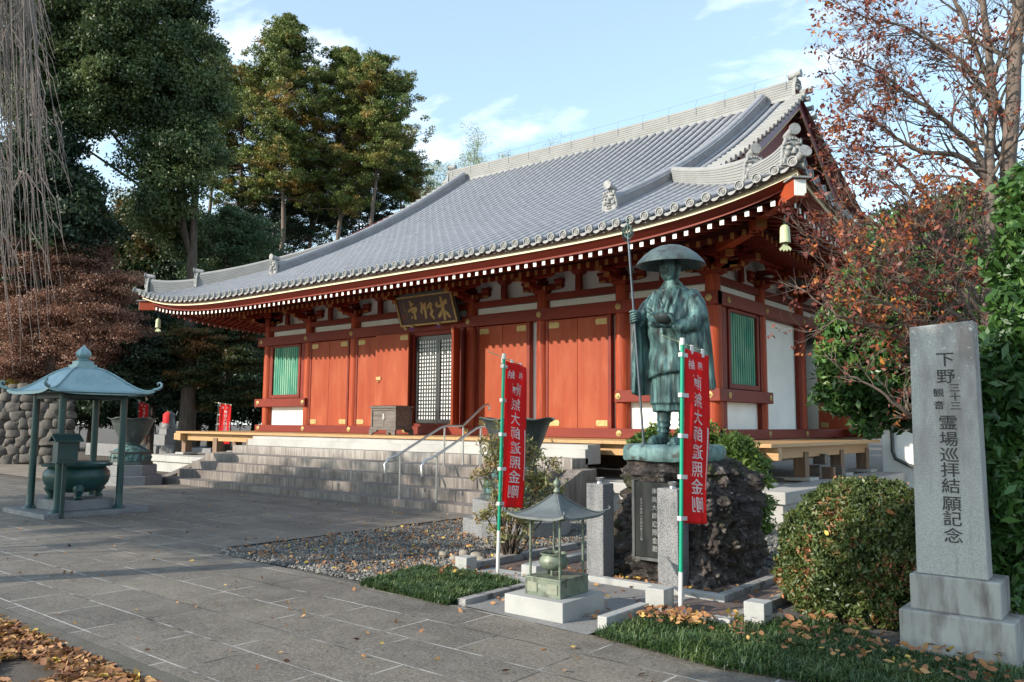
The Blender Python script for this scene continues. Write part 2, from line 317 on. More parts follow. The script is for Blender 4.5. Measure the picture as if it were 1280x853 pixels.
# ------------------------------------------------------------------ foliage helpers
def quads(name, P, A, B, tone, m, parent=None, bend=0.0):
    """diamond leaves: centre P, long half-axis A, short half-axis B (all N x 3)"""
    n = len(P); V = np.empty((n, 4, 3), np.float32)
    Nn = np.cross(A, B); ln = np.linalg.norm(Nn, axis=1, keepdims=True) + 1e-9; Nn = Nn / ln * np.linalg.norm(A, axis=1, keepdims=True) * bend
    V[:, 0] = P - A - Nn; V[:, 1] = P - A*.15 + B; V[:, 2] = P + A - Nn; V[:, 3] = P - A*.15 - B
    me = bpy.data.meshes.new(name); me.vertices.add(n*4); me.vertices.foreach_set('co', V.ravel())
    me.loops.add(n*4); me.loops.foreach_set('vertex_index', np.arange(n*4, dtype=np.int32))
    me.polygons.add(n); me.polygons.foreach_set('loop_start', np.arange(0, n*4, 4, dtype=np.int32))
    me.update(calc_edges=True); me.materials.append(m)
    a = me.attributes.new('tone', 'FLOAT', 'FACE'); a.data.foreach_set('value', np.asarray(tone, np.float32))
    o = bpy.data.objects.new(name, me); col.objects.link(o)
    if parent is not None: o.parent = parent
    return o

def unit(n):
    v = rng.normal(size=(n, 3)); return v / np.linalg.norm(v, axis=1, keepdims=True)

def frames(D, roll=None):
    """a unit vector perpendicular to each D"""
    r = unit(len(D)); B = np.cross(D, r); return B / (np.linalg.norm(B, axis=1, keepdims=True) + 1e-9)

def clump_leaves(centres, per, spread, leaf, flat=.7, ratio=.45, updir=.0, tones=None, outward=None):
    C = np.asarray(centres, float); n = len(C); idx = np.repeat(np.arange(n), per)
    off = rng.normal(size=(len(idx), 3)); off /= np.maximum(np.linalg.norm(off, axis=1, keepdims=True), .6) ; off *= rng.random((len(idx), 1))**.5
    sp = spread if np.ndim(spread) == 0 else np.asarray(spread)[idx][:, None]
    P = C[idx] + off * sp * np.array([1, 1, flat])
    D = unit(len(idx)); D[:, 2] += updir; D += off * .6; D /= np.linalg.norm(D, axis=1, keepdims=True)
    B = frames(D); s = leaf * (.6 + .8*rng.random((len(idx), 1)))
    t0 = (rng.random(n) if tones is None else np.asarray(tones))[idx]
    tone = np.clip(t0*.65 + rng.random(len(idx))*.35, 0, 1)
    return P, D*s, B*s*ratio, tone

def blob_points(blobs, n, inner=.55):
    """points through the outer part of a set of ellipsoids (x,y,z,rx,ry,rz)"""
    B = np.array(blobs, float); wgt = (B[:, 3]*B[:, 5]); wgt /= wgt.sum()
    k = rng.choice(len(B), n, p=wgt); d = unit(n); r = inner + (1-inner)*rng.random((n, 1))**.7
    return B[k, :3] + d * r * B[k, 3:6]

def trunk_mesh(pts, r, nn=10, jit=.0):
    mb = MB(); mb.tube(pts, r, nn); return mb
# ------------------------------------------------------------------ ground
def sheet(name, poly, z, m, kind='structure', thick=None):
    mb = MB()
    if thick: mb.prism(poly, z - thick, z, 'z')
    else: mb.add([(x, y, z) for x, y in poly], [tuple(range(len(poly)))])
    o = mb.build(name, m); o['kind'] = kind; return o

def rect(x0, x1, y0, y1): return [(x0, y0), (x1, y0), (x1, y1), (x0, y1)]

sheet('ground', rect(-400, 400, -400, 400), -0.035, M['soil'])

def paving_mat():
    m, n, l, p = new_mat('dark_stone_paving'); g = n.new('ShaderNodeNewGeometry')
    def nz(sc_, st=(1,1,1), det=6, rg=.6):
        mpn = n.new('ShaderNodeMapping'); mpn.inputs['Scale'].default_value = st; l.new(g.outputs['Position'], mpn.inputs[0])
        t = n.new('ShaderNodeTexNoise'); t.inputs['Scale'].default_value = sc_; t.inputs['Detail'].default_value = det; t.inputs['Roughness'].default_value = rg; l.new(mpn.outputs[0], t.inputs[0]); return t.outputs[0]
    def mr(v, a, b, c=0., d=1.):
        r = n.new('ShaderNodeMapRange'); r.inputs['From Min'].default_value = a; r.inputs['From Max'].default_value = b; r.inputs['To Min'].default_value = c; r.inputs['To Max'].default_value = d; l.new(v, r.inputs[0]); return r.outputs[0]
    def mixc(f, a, b, mode='MIX'):
        x = n.new('ShaderNodeMixRGB'); x.blend_type = mode
        for i, v in enumerate((f, a, b)):
            if isinstance(v, (float, int)): x.inputs[i].default_value = v
            elif isinstance(v, tuple): x.inputs[i].default_value = (*v, 1)
            else: l.new(v, x.inputs[i])
        return x.outputs[0]
    def mt(op, a, b):
        x = n.new('ShaderNodeMath'); x.operation = op
        for i, v in enumerate((a, b)):
            if isinstance(v, (float, int)): x.inputs[i].default_value = v
            else: l.new(v, x.inputs[i])
        return x.outputs[0]
    br = n.new('ShaderNodeTexBrick'); mpn = n.new('ShaderNodeMapping'); l.new(g.outputs['Position'], mpn.inputs[0]); l.new(mpn.outputs[0], br.inputs[0])
    mpn.inputs['Location'].default_value = (.31, .08, 0)
    br.inputs['Scale'].default_value = 1; br.inputs['Brick Width'].default_value = 1.25; br.inputs['Row Height'].default_value = .49; br.inputs['Mortar Size'].default_value = .0085; br.inputs['Mortar Smooth'].default_value = .3
    br.offset = .37; br.squash = .6; br.squash_frequency = 3; br.offset_frequency = 2
    br.inputs['Color1'].default_value = (.84, .84, .84, 1); br.inputs['Color2'].default_value = (1.12, 1.09, 1.05, 1)
    base = mixc(mr(nz(.55, (1, 1.6, 1), 4), .35, .65), (.085, .073, .060), (.150, .130, .106))
    base = mixc(mr(nz(16, det=6, rg=.7), .50, .64, 0, .55), base, (.055, .048, .040))
    base = mixc(mr(nz(8, det=8, rg=.8), .47, .66, 0, .75), base, (.175, .158, .135))
    base = mixc(mr(nz(2.2, det=8, rg=.7), .45, .70, 0, .55), base, (.19, .17, .145))
    base = mixc(mr(nz(1.3, det=6), .52, .68, 0, .5), base, (.060, .052, .044))
    base = mixc(mr(nz(45, det=3), .53, .64, 0, .6), base, (.25, .235, .21))
    base = mixc(mr(nz(28, det=3), .56, .66, 0, .6), base, (.028, .025, .023))
    base = mixc(1.0, base, br.outputs['Color'], 'MULTIPLY')
    white = mr(nz(.75, (.7, 1.5, 1), 3), .40, .50)
    joint = mixc(white, (.045, .040, .036), (.35, .335, .31))
    c = mixc(mt('MULTIPLY', br.outputs['Fac'], mr(nz(3.1, det=8), .36, .50)), base, joint)
    l.new(c, p.inputs['Base Color']); l.new(mr(nz(3), .3, .7, .55, .8), p.inputs['Roughness'])
    bp = n.new('ShaderNodeBump'); bp.inputs['Strength'].default_value = .5; bp.inputs['Distance'].default_value = .006
    l.new(mt('SUBTRACT', nz(70, det=4), mt('MULTIPLY', br.outputs['Fac'], .6)), bp.inputs['Height']); l.new(bp.outputs[0], p.inputs['Normal'])
    return m
M['paving'] = paving_mat()
sheet('paved_plaza', [(-30, 2.72), (12, 2.72), (12, 4.9), (-1.9, 5.22), (-4.95, 5.36), (-9.1, 5.5), (-9.45, 5.9), (-9.45, 10.9), (-19.5, 10.9), (-20.6, 9.4), (-21.5, 8.9), (-30, 8.4)], 0.0, M['paving'])
mb = MB(); mb.box(-30, 12, 2.58, 2.715, -.05, .012)
o = mb.build('path_kerb', M['soil']); o.data.materials[0] = mat('mossy_kerb', (.10, .09, .078), (.07, .066, .05), 5, .9, bump=.3, bscale=60); o['kind'] = 'structure'
sheet('soil_path', [(-60, 9.3), (-22, 9.3), (-21.5, 10.9), (-30, 13.0), (-60, 13)], -.02, mat('bare_earth', (.24, .20, .16), (.15, .125, .10), .9, .95, bump=.3, bscale=30))
sheet('gravel_bed', [(-9.4, 5.52), (-6.1, 5.5), (-6.1, 9.0), (-2.9, 9.0), (-2.9, 5.9), (6, 5.9), (6, 20.9), (-30, 20.9), (-30, 13.2), (-9.4, 13.2)], -.026, mat('gravel_base', (.06, .058, .055), (.10, .095, .09), 20, .95, bump=.5, bscale=60))
sheet('statue_apron', [(-4.93, 5.37), (-3.55, 5.26), (-3.55, 7.0), (-4.93, 7.0)], 0.004, mat('grey_apron_paving', (.23, .225, .22), (.16, .155, .15), 1.4, .85, bump=.12, bscale=90, c3=(.10, .1, .1), s3=60))
sheet('brown_walk', [(-6.05, 6.35), (-4.93, 6.35), (-4.93, 6.2), (-2.9, 6.3), (-2.9, 9.0), (-6.05, 9.0)], 0.0, M['path'])

# garden kerbs, each run a kerb of its own
kp = mat('rough_kerb_granite', (.30, .29, .28), (.20, .19, .185), 6, .85, bump=.3, bscale=70, c3=(.09, .08, .075), s3=5)
def kerb(x0, x1, y0, y1, h, label, m=None, z0=-.03):
    mb = MB(); mb.box(x0, x1, y0, y1, z0, h); o = mb.build('garden_kerb', m or M['granite'], bevel=.008)
    return tag(o, label, 'kerb', 'granite kerbs round the statue bed')
kerb(-6.15, -6.05, 6.75, 9.0, .07, 'dark stained kerb between the gravel and the brown walk', kp)
kerb(-5.62, -5.50, 7.10, 8.9, .07, 'pale kerb on the inner side of the brown walk, left of the grey granite posts')
kerb(-5.5, -3.24, 7.02, 7.11, .06, 'long pale kerb running in front of the rock and the two granite posts')
kerb(-3.34, -3.24, 7.13, 9.0, .06, 'kerb running back along the right side of the rock', kp)
kerb(-5.03, -4.93, 5.40, 6.6, .05, 'dark low kerb along the side of the left grass patch', kp)
kerb(-3.60, -3.51, 5.48, 6.14, .10, 'short pale kerb between the small lantern paving and the front grass')
kerb(-3.40, -2.80, 6.16, 6.25, .07, 'low pale kerb between the two granite cubes beside the grass')
kerb(-2.93, -2.84, 6.40, 9.0, .05, 'dark kerb behind the right granite cube, beside the clipped round bush', kp)
kerb(-6.05, -5.62, 6.38, 6.46, .02, 'flat pale slab edge behind the left grass patch')
sheet('walk_slab', rect(-5.95, -5.05, 6.48, 6.95), .008, M['granite'])
def cube(x, y, s, h, label):
    mb = MB(); mb.box(x-s/2, x+s/2, y-s/2, y+s/2, -.03, h); o = mb.build('granite_cube', M['granite'], bevel=.006)
    return tag(o, label, 'stone block', 'granite cubes at the corners of the statue garden')
cube(-6.08, 6.66, .17, .15, 'small granite cube behind the left grass patch beside the gravel')
cube(-3.50, 6.30, .18, .21, 'granite cube standing where the front kerbs meet, left of the right flag pole')
cube(-2.66, 6.38, .17, .20, 'granite cube at the edge of the grass beside the clipped round bush')
cube(-5.32, 6.90, .20, .12, 'low granite block mostly hidden behind the small bronze lantern')

# ------------------------------------------------------------------ temple hall
XC = -15.76
PX = [-23.96, -21.69, -19.40, -16.96, -14.56, -12.15, -9.83, -7.56]
PY = [16.10, 18.55, 21.15, 24.1, 27.05, 29.65, 32.1]
hall = thing('temple_hall', 'large red timber temple hall with grey tiled hip and gable roof', 'temple', (XC, 16, 0))
def hb(mb, name, m, parent=hall, **k):
    """build in world coordinates, parented to the hall"""
    o = mb.build(name, m, None, **k); 
    if parent is not None:
        o.parent = parent; o.matrix_parent_inverse = Matrix.Translation((-XC, -16, 0)) if parent is hall else Matrix.Identity(4)
    return o
def sub(mb, name, m, parent, **k):
    o = mb.build(name, m, None, **k); o.parent = parent; return o

# --- roof surface
ZE = 4.95; S0, S1, S2 = 0.0, 11.15, 0
pk = np.array([0, 1.0, 2.05, 3.96, 4.9, 5.57, 7.4, 8.7, 11.15]); pz = np.array([5.33, 5.80, 6.31, 7.25, 7.71, 8.10, 9.12, 10.02, 11.68])
pc = np.polyfit(pk, pz, 4)
def prof(s): return float(np.polyval(pc, s))
HX, HY = 11.27, 11.15; YC = 24.1; YE = YC - HY
def lift(u): return 0.59 * (abs(u) / 11.2) ** 5.8
def rz(s, u): return prof(s) + lift(u) * exp(-max(s, 0) / 2.6)
VX = 7.62          # verge half-length
GX = 6.95          # gable wall half-length
def smax_front(u):
    a = abs(u)
    return HY if a <= VX else max(0.02, HX - a)
def smax_side(v): return min(HX - GX, max(0.02, HY - abs(v)))
def fp(u, s, z=0): return (XC + u, YE + s, rz(s, u) + z)
def bp_(u, s, z=0): return (XC + u, 2*YC - YE - s, rz(s, u) + z)
def rp(v, s, z=0): return (XC + HX - s, YC + v, rz(s, v) + z)
def lp(v, s, z=0): return (XC - HX + s, YC + v, rz(s, v) + z)
PITCHT = .31
mb = MB()
def slope(P, half, smax, rows, nseg, step=.3, rt=.084):
    # pan tiles: a stepped strip between the roll tiles; roll tiles: half-round rows with a lip at each tile
    us = [(-half + .12) + i*(2*half-.24)/(rows-1) for i in range(rows)]
    for k, u in enumerate(us):
        sm = smax(u); n = max(1, int(sm/step)) if nseg else 8
        ss = []
        for i in range(n):
            a = sm*i/n; b = sm*(i+1)/n; ss += [(a, 0.003), (b-.001, 0.0)]
        rings = []
        for s, dz in ss:
            ring = []
            for j in range(7):
                t = pi*j/6; x, y, z = P(u + rt*cos(t)*(1+dz*3), s, rt*sin(t)*.82 + dz + .012); ring.append((x, y, z))
            rings.append(ring)
        mb.rings(rings, True, True, closed=False)
        if k < rows-1:
            u2 = us[k+1]; um = (u+u2)/2; s2 = min(smax(u), smax(u2)) if abs(um) > 5 else sm
            sA, sB = smax(u), smax(u2); n2 = max(1, int(max(sA, sB)/step)); rings = []
            for i in range(n2):
                for q, dz in ((i/n2, .004), ((i+1)/n2 - .0008, .0)):
                    rings.append([P(u, sA*q, dz), P(um, (sA+sB)/2*q, dz - .03), P(u2, sB*q, dz)])
            mb.rings(rings, False, False, closed=False)
slope(fp, HX, smax_front, 73, 1)
slope(rp, HY, smax_side, 72, 1)
slope(bp_, HX, smax_front, 40, 0)
slope(lp, HY, smax_side, 40, 0)
roof = hb(mb, 'roof', M['tile'], smooth=35)

# underside of the roof so no light leaks
mb = MB()
def under(P, half, smax, n=30):
    for i in range(n):
        u0 = -half + 2*half*i/n; u1 = -half + 2*half*(i+1)/n
        rings = []
        for q in range(9):
            f = q/8; rings.append([P(u0, smax(u0)*f, -.10), P(u1, smax(u1)*f, -.10)])
        mb.rings(rings, False, False, closed=False)
for P, h_, sm in ((fp, HX, smax_front), (bp_, HX, smax_front), (rp, HY, smax_side), (lp, HY, smax_side)): under(P, h_, sm)
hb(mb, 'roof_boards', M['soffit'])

# eave edge: cream fascia, dark red board below it
mb = MB(); md = MB()
def eave_strip(B, P, half, d0, d1, z0, z1, n=60):
    rings = []
    for i in range(n+1):
        u = -half + 2*half*i/n; uu = max(-1, min(1, u/half))
        def q(d, z): 
            x, y, zz_ = P(u*(1 - d/half), d, 0); base = prof(0) + lift(u); return (x, y, base + z)
        rings.append([q(d0, z0), q(d1, z0), q(d1, z1), q(d0, z1)])
    B.rings(rings)
for P, h_ in ((fp, HX), (rp, HY), (bp_, HX), (lp, HY)):
    eave_strip(mb, P, h_, .08, .17, -.175, -.085)
    eave_strip(md, P, h_, .05, .28, -.085, -.02)
hb(mb, 'eave_fascia', M['cream'])
hb(md, 'tile_bed', mat('shadowed_mortar_bed', (.20, .2, .19), (.12, .12, .115), 14, .9))
md = MB()
for P, h_ in ((fp, HX), (rp, HY), (bp_, HX), (lp, HY)):
    rings = []
    for i in range(61):
        u = -h_ + 2*h_*i/60
        def q(d, z): x, y, _ = P(u*(1 - d/h_), d, 0); return (x, y, prof(0) + lift(u) + z)
        rings.append([q(.10, -.177), q(.31, -.17), q(.31, -.335), q(.265, -.335), q(.265, -.300)])
    md.rings(rings)
hb(md, 'eave_board', M['redx'])

# rafters: upper (white ends) and lower (ochre ends)
def rafter_mesh(name, length, sl, wd, ht, capm, body=M['redx']):
    mb = MB(); y0 = 0
    pts = [(0, -ht/2), (length, -ht/2 + sl*length), (length, ht/2 + sl*length), (0, ht/2)]
    mb.cur = 0; mb.prism([(y, z) for y, z in pts], -wd/2, wd/2, 'x')
    mb.cur = 1; mb.box(-wd/2+.002, wd/2-.002, -.006, -.0005, -ht/2+.002, ht/2-.002)
    return mb.build(name, [body, capm], None)
FRZ = -.385        # centre of the flying rafter ends below the eave tile line
fr = rafter_mesh('flying_rafter', 1.35, .22, .085, .10, M['whitepaint'])
br_ = rafter_mesh('base_rafter', 2.5, .34, .085, .12, M['brass_dull'])
fr.parent = br_.parent = hall
PINV = Matrix.Translation((-XC, -16, 0))
NR = 94; stuff_f = []; stuff_b = []
first_f = first_b = True
short = {}
def fitted(kind, full, avail):
    n_ = max(1, min(12, int(12*avail/full)))
    if (kind, n_) not in short:
        o_ = rafter_mesh('flying_rafter', full*n_/12, .22, .085, .10, M['whitepaint']) if kind == 'f' else rafter_mesh('base_rafter', full*n_/12, .34, .085, .12, M['brass_dull'])
        short[(kind, n_)] = o_.data; bpy.data.objects.remove(o_)
    return short[(kind, n_)]
for i in range(NR):
    u = -10.9 + 21.8*i/(NR-1)
    loc = (u, YE + .32 - 16, prof(0) + lift(u) + FRZ)
    if i == 0: fr.location = loc; c_ = fr
    else: c_ = dup(fr, loc, parent=hall)
    c_.data = fitted('f', 1.35, HX - abs(u) - .25)
    if abs(u) < 10.0:
        loc = (u, YE + 1.28 - 16, prof(0) + lift(u)*.8 - .335)
        if first_b: br_.location = loc; first_b = False; c_ = br_
        else: c_ = dup(br_, loc, parent=hall)
        c_.data = fitted('b', 2.5, HX - abs(u) - 1.2)
for side, P in ((1, rp), (-1, lp)):
    mb = MB(); mb2 = MB()
    for i in range(NR):
        v = -10.8 + 21.6*i/(NR-1); z = prof(0) + lift(v) + FRZ
        if abs(v) > 10.8: continue
        x = XC + side*(HX - .32); y = YC + v
        l_ = max(.1, min(1.35, HY - abs(v) - .25)); k_ = l_*.22
        mb.cur = 0; mb.prism([(x, z-.05), (x - side*l_, z-.05+k_), (x - side*l_, z+.05+k_), (x, z+.05)], y-.0425, y+.0425)
        mb.cur = 1; mb.box(min(x, x+side*.006), max(x, x+side*.006), y-.04, y+.04, z-.048, z+.048)
        if abs(v) < 9.9:
            x = XC + side*(HX - 1.28); z = prof(0) + lift(v)*.8 - .335
            l_ = max(.1, min(2.5, HY - abs(v) - 1.2)); k_ = l_*.34
            mb2.cur = 0; mb2.prism([(x, z-.06), (x - side*l_, z-.06+k_), (x - side*l_, z+.06+k_), (x, z+.06)], y-.0425, y+.0425)
            mb2.cur = 1; mb2.box(min(x, x+side*.006), max(x, x+side*.006), y-.04, y+.04, z-.058, z+.058)
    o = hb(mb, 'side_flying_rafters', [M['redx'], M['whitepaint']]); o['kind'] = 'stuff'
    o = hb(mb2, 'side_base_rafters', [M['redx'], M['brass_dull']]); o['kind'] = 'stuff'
# boards above the two rafter layers
mb = MB()
def soff(P, half, d0, d1, zo0, zo1, l0=1, l1=1, n=40):
    for i in range(n):
        ring = []
        for d, zo, lf in ((d0, zo0, l0), (d1, zo1, l1)):
            row = []
            for k in (0, 1):
                u = (-half + 2*half*(i+k)/n) * (1 - d/half); x, y, _ = P(u, d, 0); row.append((x, y, prof(0) + lift(u)*lf + zo))
            ring.append(row)
        mb.rings(ring, False, False, closed=False)
for P, h_ in ((fp, HX), (rp, HY), (bp_, HX), (lp, HY)):
    soff(P, h_, .27, 1.5, FRZ + .055, FRZ + .315)
    soff(P, h_, 1.27, 4.0, -.27, .66, .8, .5)
    # the bearer the flying rafters sit on
    soff(P, h_, 1.30, 1.31, -.27, -.10, .8, 1)
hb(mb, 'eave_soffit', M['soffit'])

# corner beams with white end and copper cap
for sx in (1, -1):
    for sy in (1, -1):
        mb = MB(); d = Vector((-sx, sy, 0)).normalized()          # inward
        tip = Vector((XC + sx*(HX - .02), (YE if sy > 0 else 2*YC - YE) + sy*.02, 0))
        zt = prof(0) + lift(HX) - .44
        a = tip + d*.02; b = tip + d*4.4; side = Vector((d.y, -d.x, 0)) * .11
        A = [Vector((a.x, a.y, zt)), Vector((b.x, b.y, zt + .1))]
        mb.cur = 0
        vs = []
        for p, h in ((A[0], .15), (A[1], .2)):
            for s_, k in ((-1, -1), (1, -1), (1, 1), (-1, 1)): vs.append(p + side*s_ + Vector((0, 0, h*k)))
        mb.add(vs, [(0,1,2,3), (7,6,5,4), (0,4,5,1), (1,5,6,2), (2,6,7,3), (3,7,4,0)])
        mb.cur = 1; c0 = A[0] - d*.004; mb.obox(c0, side*.93, Vector((0, 0, .135)), d*.003)
        mb.cur = 2; mb.obox(A[0] + Vector((0, 0, .165)) + d*.1, side*1.45, Vector((0, 0, .014)), d*.17)
        # lower corner beam
        mb.cur = 0; e = tip + d*1.6; mb.obox(e + d*1.4 + Vector((0, 0, zt - .16)), side*1.0, Vector((0, 0, .13)), d*1.4)
        mb.cur = 3; mb.obox(e - d*.004 + Vector((0, 0, zt - .16)), side*.92, Vector((0, 0, .12)), d*.003)
        hb(mb, 'corner_beam', [M['red'], M['whitepaint'], M['tileend'], M['brass_dull']])

# eave tile ends: a disc with raised rim and a whorl
def disc_mesh(mb, r=.085, depth=.10):
    """disc facing -y at origin"""
    n = 20
    def ring(q, y): return [(q*cos(2*pi*j/n), y, q*sin(2*pi*j/n)) for j in range(n)]
    mb.rings([ring(r, depth), ring(r, -.018), ring(r*.80, -.018), ring(r*.77, .006), ring(r*.55, .006), ring(r*.50, -.010), ring(r*.34, -.010), ring(r*.29, .006), ring(r*.14, -.010), ring(r*.02, -.010)], False, True)
    return mb
dm = disc_mesh(MB()); et = sub(dm, 'eave_tile', M['tileend'], roof, smooth=30)
us = [(-HX + .12) + i*(2*HX-.24)/72 for i in range(73)]
for i, u in enumerate(us):
    loc = (XC + u, YE - .04, rz(0, u) + .035)
    if i == 0: et.location = loc
    else: dup(et, loc, parent=roof)
vs_ = [(-HY + .12) + i*(2*HY-.24)/71 for i in range(72)]
mbs = MB()
for k, v in enumerate(vs_):
    loc = Vector((XC + HX + .02, YC + v, rz(0, v) + .035))
    if k < 27: dup(et, loc, rz=pi/2, parent=roof)
    else:
        st = len(mbs.v); disc_mesh(mbs); mbs.xf(Matrix.Translation(loc) @ Matrix.Rotation(pi/2, 4, 'Z'), st)
o = sub(mbs, 'side_eave_tiles', M['tileend'], roof, smooth=30); o['kind'] = 'stuff'
# wavy tile lips between the discs
mb = MB()
def lips(P, tl, half):
    allr = []
    for a, b in zip(tl[:-1], tl[1:]):
        um = (a+b)/2; seg = []
        for q in range(7):
            f = -1 + 2*q/6; u = um + f*(b-a)*.30
            x, y, z = P(u, -.02, 0); seg.append((Vector((x, y, prof(0) + lift(u) - .02 - .055*(1-f*f))), Vector((x, y, prof(0) + lift(u) - .015))))
        o0 = P(um, 0, 0); o1 = P(um, .1, 0); inn = (Vector(o1) - Vector(o0)); inn.z = 0; inn = inn.normalized()*.05
        allr += [[p[1], p[0], p[0]+inn, p[1]+inn] for p in seg]
    mb.rings(allr)
lips(fp, us, HX); lips(rp, vs_, HY)
sub(mb, 'eave_lip', M['tileend'], roof)

# ridges -------------------------------------------------------------
def ridge_strip(pts, h, wd, cap=.075, lay=9, top=M['tile'], body=None, name='ridge', parent=None, side_dir=None, h1=None, fl=None):
    """a stacked-tile ridge along pts: stepped courses and a round capping"""
    mb = MB(); pts = [Vector(p) for p in pts]; m = len(pts); rings = []
    for i, p in enumerate(pts):
        t = pts[min(i+1, m-1)] - pts[max(i-1, 0)]; t.z = 0; t.normalize(); sd = Vector((-t.y, t.x, 0))
        hh = h if h1 is None else h + (h1-h)*i/(m-1)
        if fl: hh *= fl(i/(m-1))
        ring = []
        prof_ = [(wd/2 + .03, -.12)]
        for k in range(lay):
            z0 = hh*k/lay; z1 = hh*(k+1)/lay; o_ = .012
            prof_ += [(wd/2 - .006, z0 + .001), (wd/2 - .006, z0 + (z1-z0)*.25), (wd/2 + .006, z0 + (z1-z0)*.3), (wd/2 + .006, z1)]
        left = [(sd*a + Vector((0, 0, b))) for a, b in prof_]
        capz = [(cap*1.25*cos(pi*j/8), hh + cap*1.1*sin(pi*j/8)) for j in range(9)]
        right = [(-sd*a + Vector((0, 0, b))) for a, b in reversed(prof_)]
        ring = [p + q for q in left] + [p + sd*a + Vector((0, 0, b)) for a, b in capz] + [p + q for q in right]
        rings.append(ring)
    mb.rings(rings, True, True)
    return mb.build(name, body or M['tilelight'], parent, smooth=28)

def ogre(loc, face, size, parent, cyl=True):
    """ridge-end demon-face tile; face = horizontal direction it looks"""
    f = Vector(face).normalized(); s = Vector((-f.y, f.x, 0)); up = Vector((0, 0, 1)); c = Vector(loc); k = size
    mb = MB(); outl = [(-.50, 0), (-.46, .35), (-.42, .75), (-.30, 1.05), (-.12, 1.2), (.12, 1.2), (.30, 1.05), (.42, .75), (.46, .35), (.50, 0)]
    def P(a, b, d): return c + s*a*k + up*b*k + f*d*k
    n = len(outl)
    for sc_, d0, d1 in ((1, 0, .16), (.8, .16, .20)):
        vs = [P(a*sc_, .04+(b)*sc_, d0) for a, b in outl] + [P(a*sc_*.96, .04+b*sc_*.98, d1) for a, b in outl]
        mb.add(vs, [tuple(range(n)), tuple(reversed(range(n, 2*n)))] + [(j, (j+1) % n, (j+1) % n+n, j+n) for j in range(n)])
    def blob(a, b, d, ra, rb, rd):
        st = len(mb.v); mb.lathe([(1e-3, -1), (.5, -.86), (.86, -.5), (1, 0), (.86, .5), (.5, .86), (1e-3, 1)], n=10)
        for i in range(st, len(mb.v)):
            x, y, z = mb.v[i]; mb.v[i] = tuple(P(a + x*ra, b + z*rb, d + y*rd))
    for sg in (-1, 1):
        blob(sg*.17, .72, .20, .11, .10, .10); blob(sg*.17, .70, .26, .05, .05, .07)
        blob(sg*.19, .88, .20, .14, .05, .10); blob(sg*.25, .48, .20, .12, .12, .10); blob(sg*.30, 1.02, .18, .06, .12, .06)
        blob(sg*.38, .2, .17, .07, .12, .06)
        blob(sg*.08, .24, .24, .03, .07, .04)
    blob(0, .60, .24, .09, .15, .14); blob(0, .50, .26, .14, .06, .10)
    blob(0, .36, .20, .22, .05, .10); blob(0, .20, .20, .20, .05, .08); blob(0, .08, .16, .3, .07, .06)
    for j in range(11):
        t = pi*(j+.5)/11; blob(.41*cos(t), .66 + .44*sin(t), .18, .045, .045, .05)
    if cyl:
        d_ = f; a = P(0, 1.32, -.35); b = P(0, 1.42, .32); mb.tube([a, b], .17*k, 14)
        mb.tube([b, b + f*.05*k, b + f*.051*k, b + f*.01*k, b + f*.011*k, b + f*.05*k], [.225*k, .225*k, .185*k, .175*k, .11*k, .09*k], 20)
    return mb.build('ridge_end_tile', M['tileend'], parent, smooth=50)

ptop = prof(HY)
mr_pts = [(XC - 7.3 + 14.6*i/24, YC, ptop - .06 + .10*(abs(i-12)/12)**2.2) for i in range(25)]
rid = ridge_strip(mr_pts, .46, .40, .09, 6, name='main_ridge', parent=roof)
for sg in (-1, 1): ogre((XC + sg*7.3, YC, ptop - .05), (sg, 0, 0), .56, roof)
# descending ridges
ut = 6.36
for sg in (-1, 1):
    for P, sy in ((fp, -1), (bp_, 1)):
        pts = [P(sg*ut, 2.05 + (HY - .35 - 2.05)*i/20, 0) for i in range(21)]
        ridge_strip(pts, .25, .28, .085, 6, name='descending_ridge', parent=roof, body=M['tile'], h1=.36, fl=lambda f: 1 + .2*(1-f)**4 + .15*f**6)
        q = P(sg*ut, 1.98, 0); ogre((q[0], q[1], q[2] - .02), (0, sy, 0), .43, roof)
# hip ridges in two stages
for sg in (-1, 1):
    for P, sy in ((fp, 1), (bp_, -1)):
        def hp(s): return P(sg*(HX - s), s*HY/HX, .0)
        for a, b, h0, h1 in ((4.85, 1.42, .30, .36), (1.42, .28, .26, .34)):
            pts = [hp(a + (b-a)*i/12) for i in range(13)]
            ridge_strip(pts, h0, .24, .07, 7, name='hip_ridge', parent=roof, h1=h1, fl=lambda f: 1 + .22*f**3)
            q = hp(b - .05); ogre((q[0], q[1], q[2] - .02), (sg, -sy, 0), .44, roof)
        q = Vector(hp(0.0)); d = Vector((sg, -sy, 0)).normalized(); mb = MB()
        mb.tube([q - d*.25 + Vector((0,0,.0)), q + d*.16 + Vector((0, 0, .10))], .075, 16); g_ = (d*.16 + Vector((0, 0, .05))).normalized(); b_ = q + d*.16 + Vector((0, 0, .10)); mb.tube([b_, b_ + g_*.03, b_ + g_*.031, b_ + g_*.008, b_ + g_*.009, b_ + g_*.028], [.105, .105, .086, .08, .05, .04], 20)
        mb.build('corner_tile', M['tileend'], roof, smooth=40)
# verge tiles: short rolls across the gable edge, discs at their ends
for sg in (-1, 1):
    for P in (fp, bp_):
        mb = MB()
        s = 4.0
        while s < HY - .1:
            q = Vector(P(sg*7.2, s, .075)); mb.tube([q, q + Vector((sg*.46, 0, 0))], .078, 12); e = q + Vector((sg*.46, 0, 0)); mb.tube([e, e + Vector((sg*.02, 0, 0))], .095, 14)
            s += .29
        if P is fp: q = Vector((XC + sg*7.4, YC, ptop + .12)); mb.tube([q, q + Vector((sg*.42, 0, 0))], .10, 14)
        sub(mb, 'verge_tiles', M['tilelight'], roof, smooth=40)
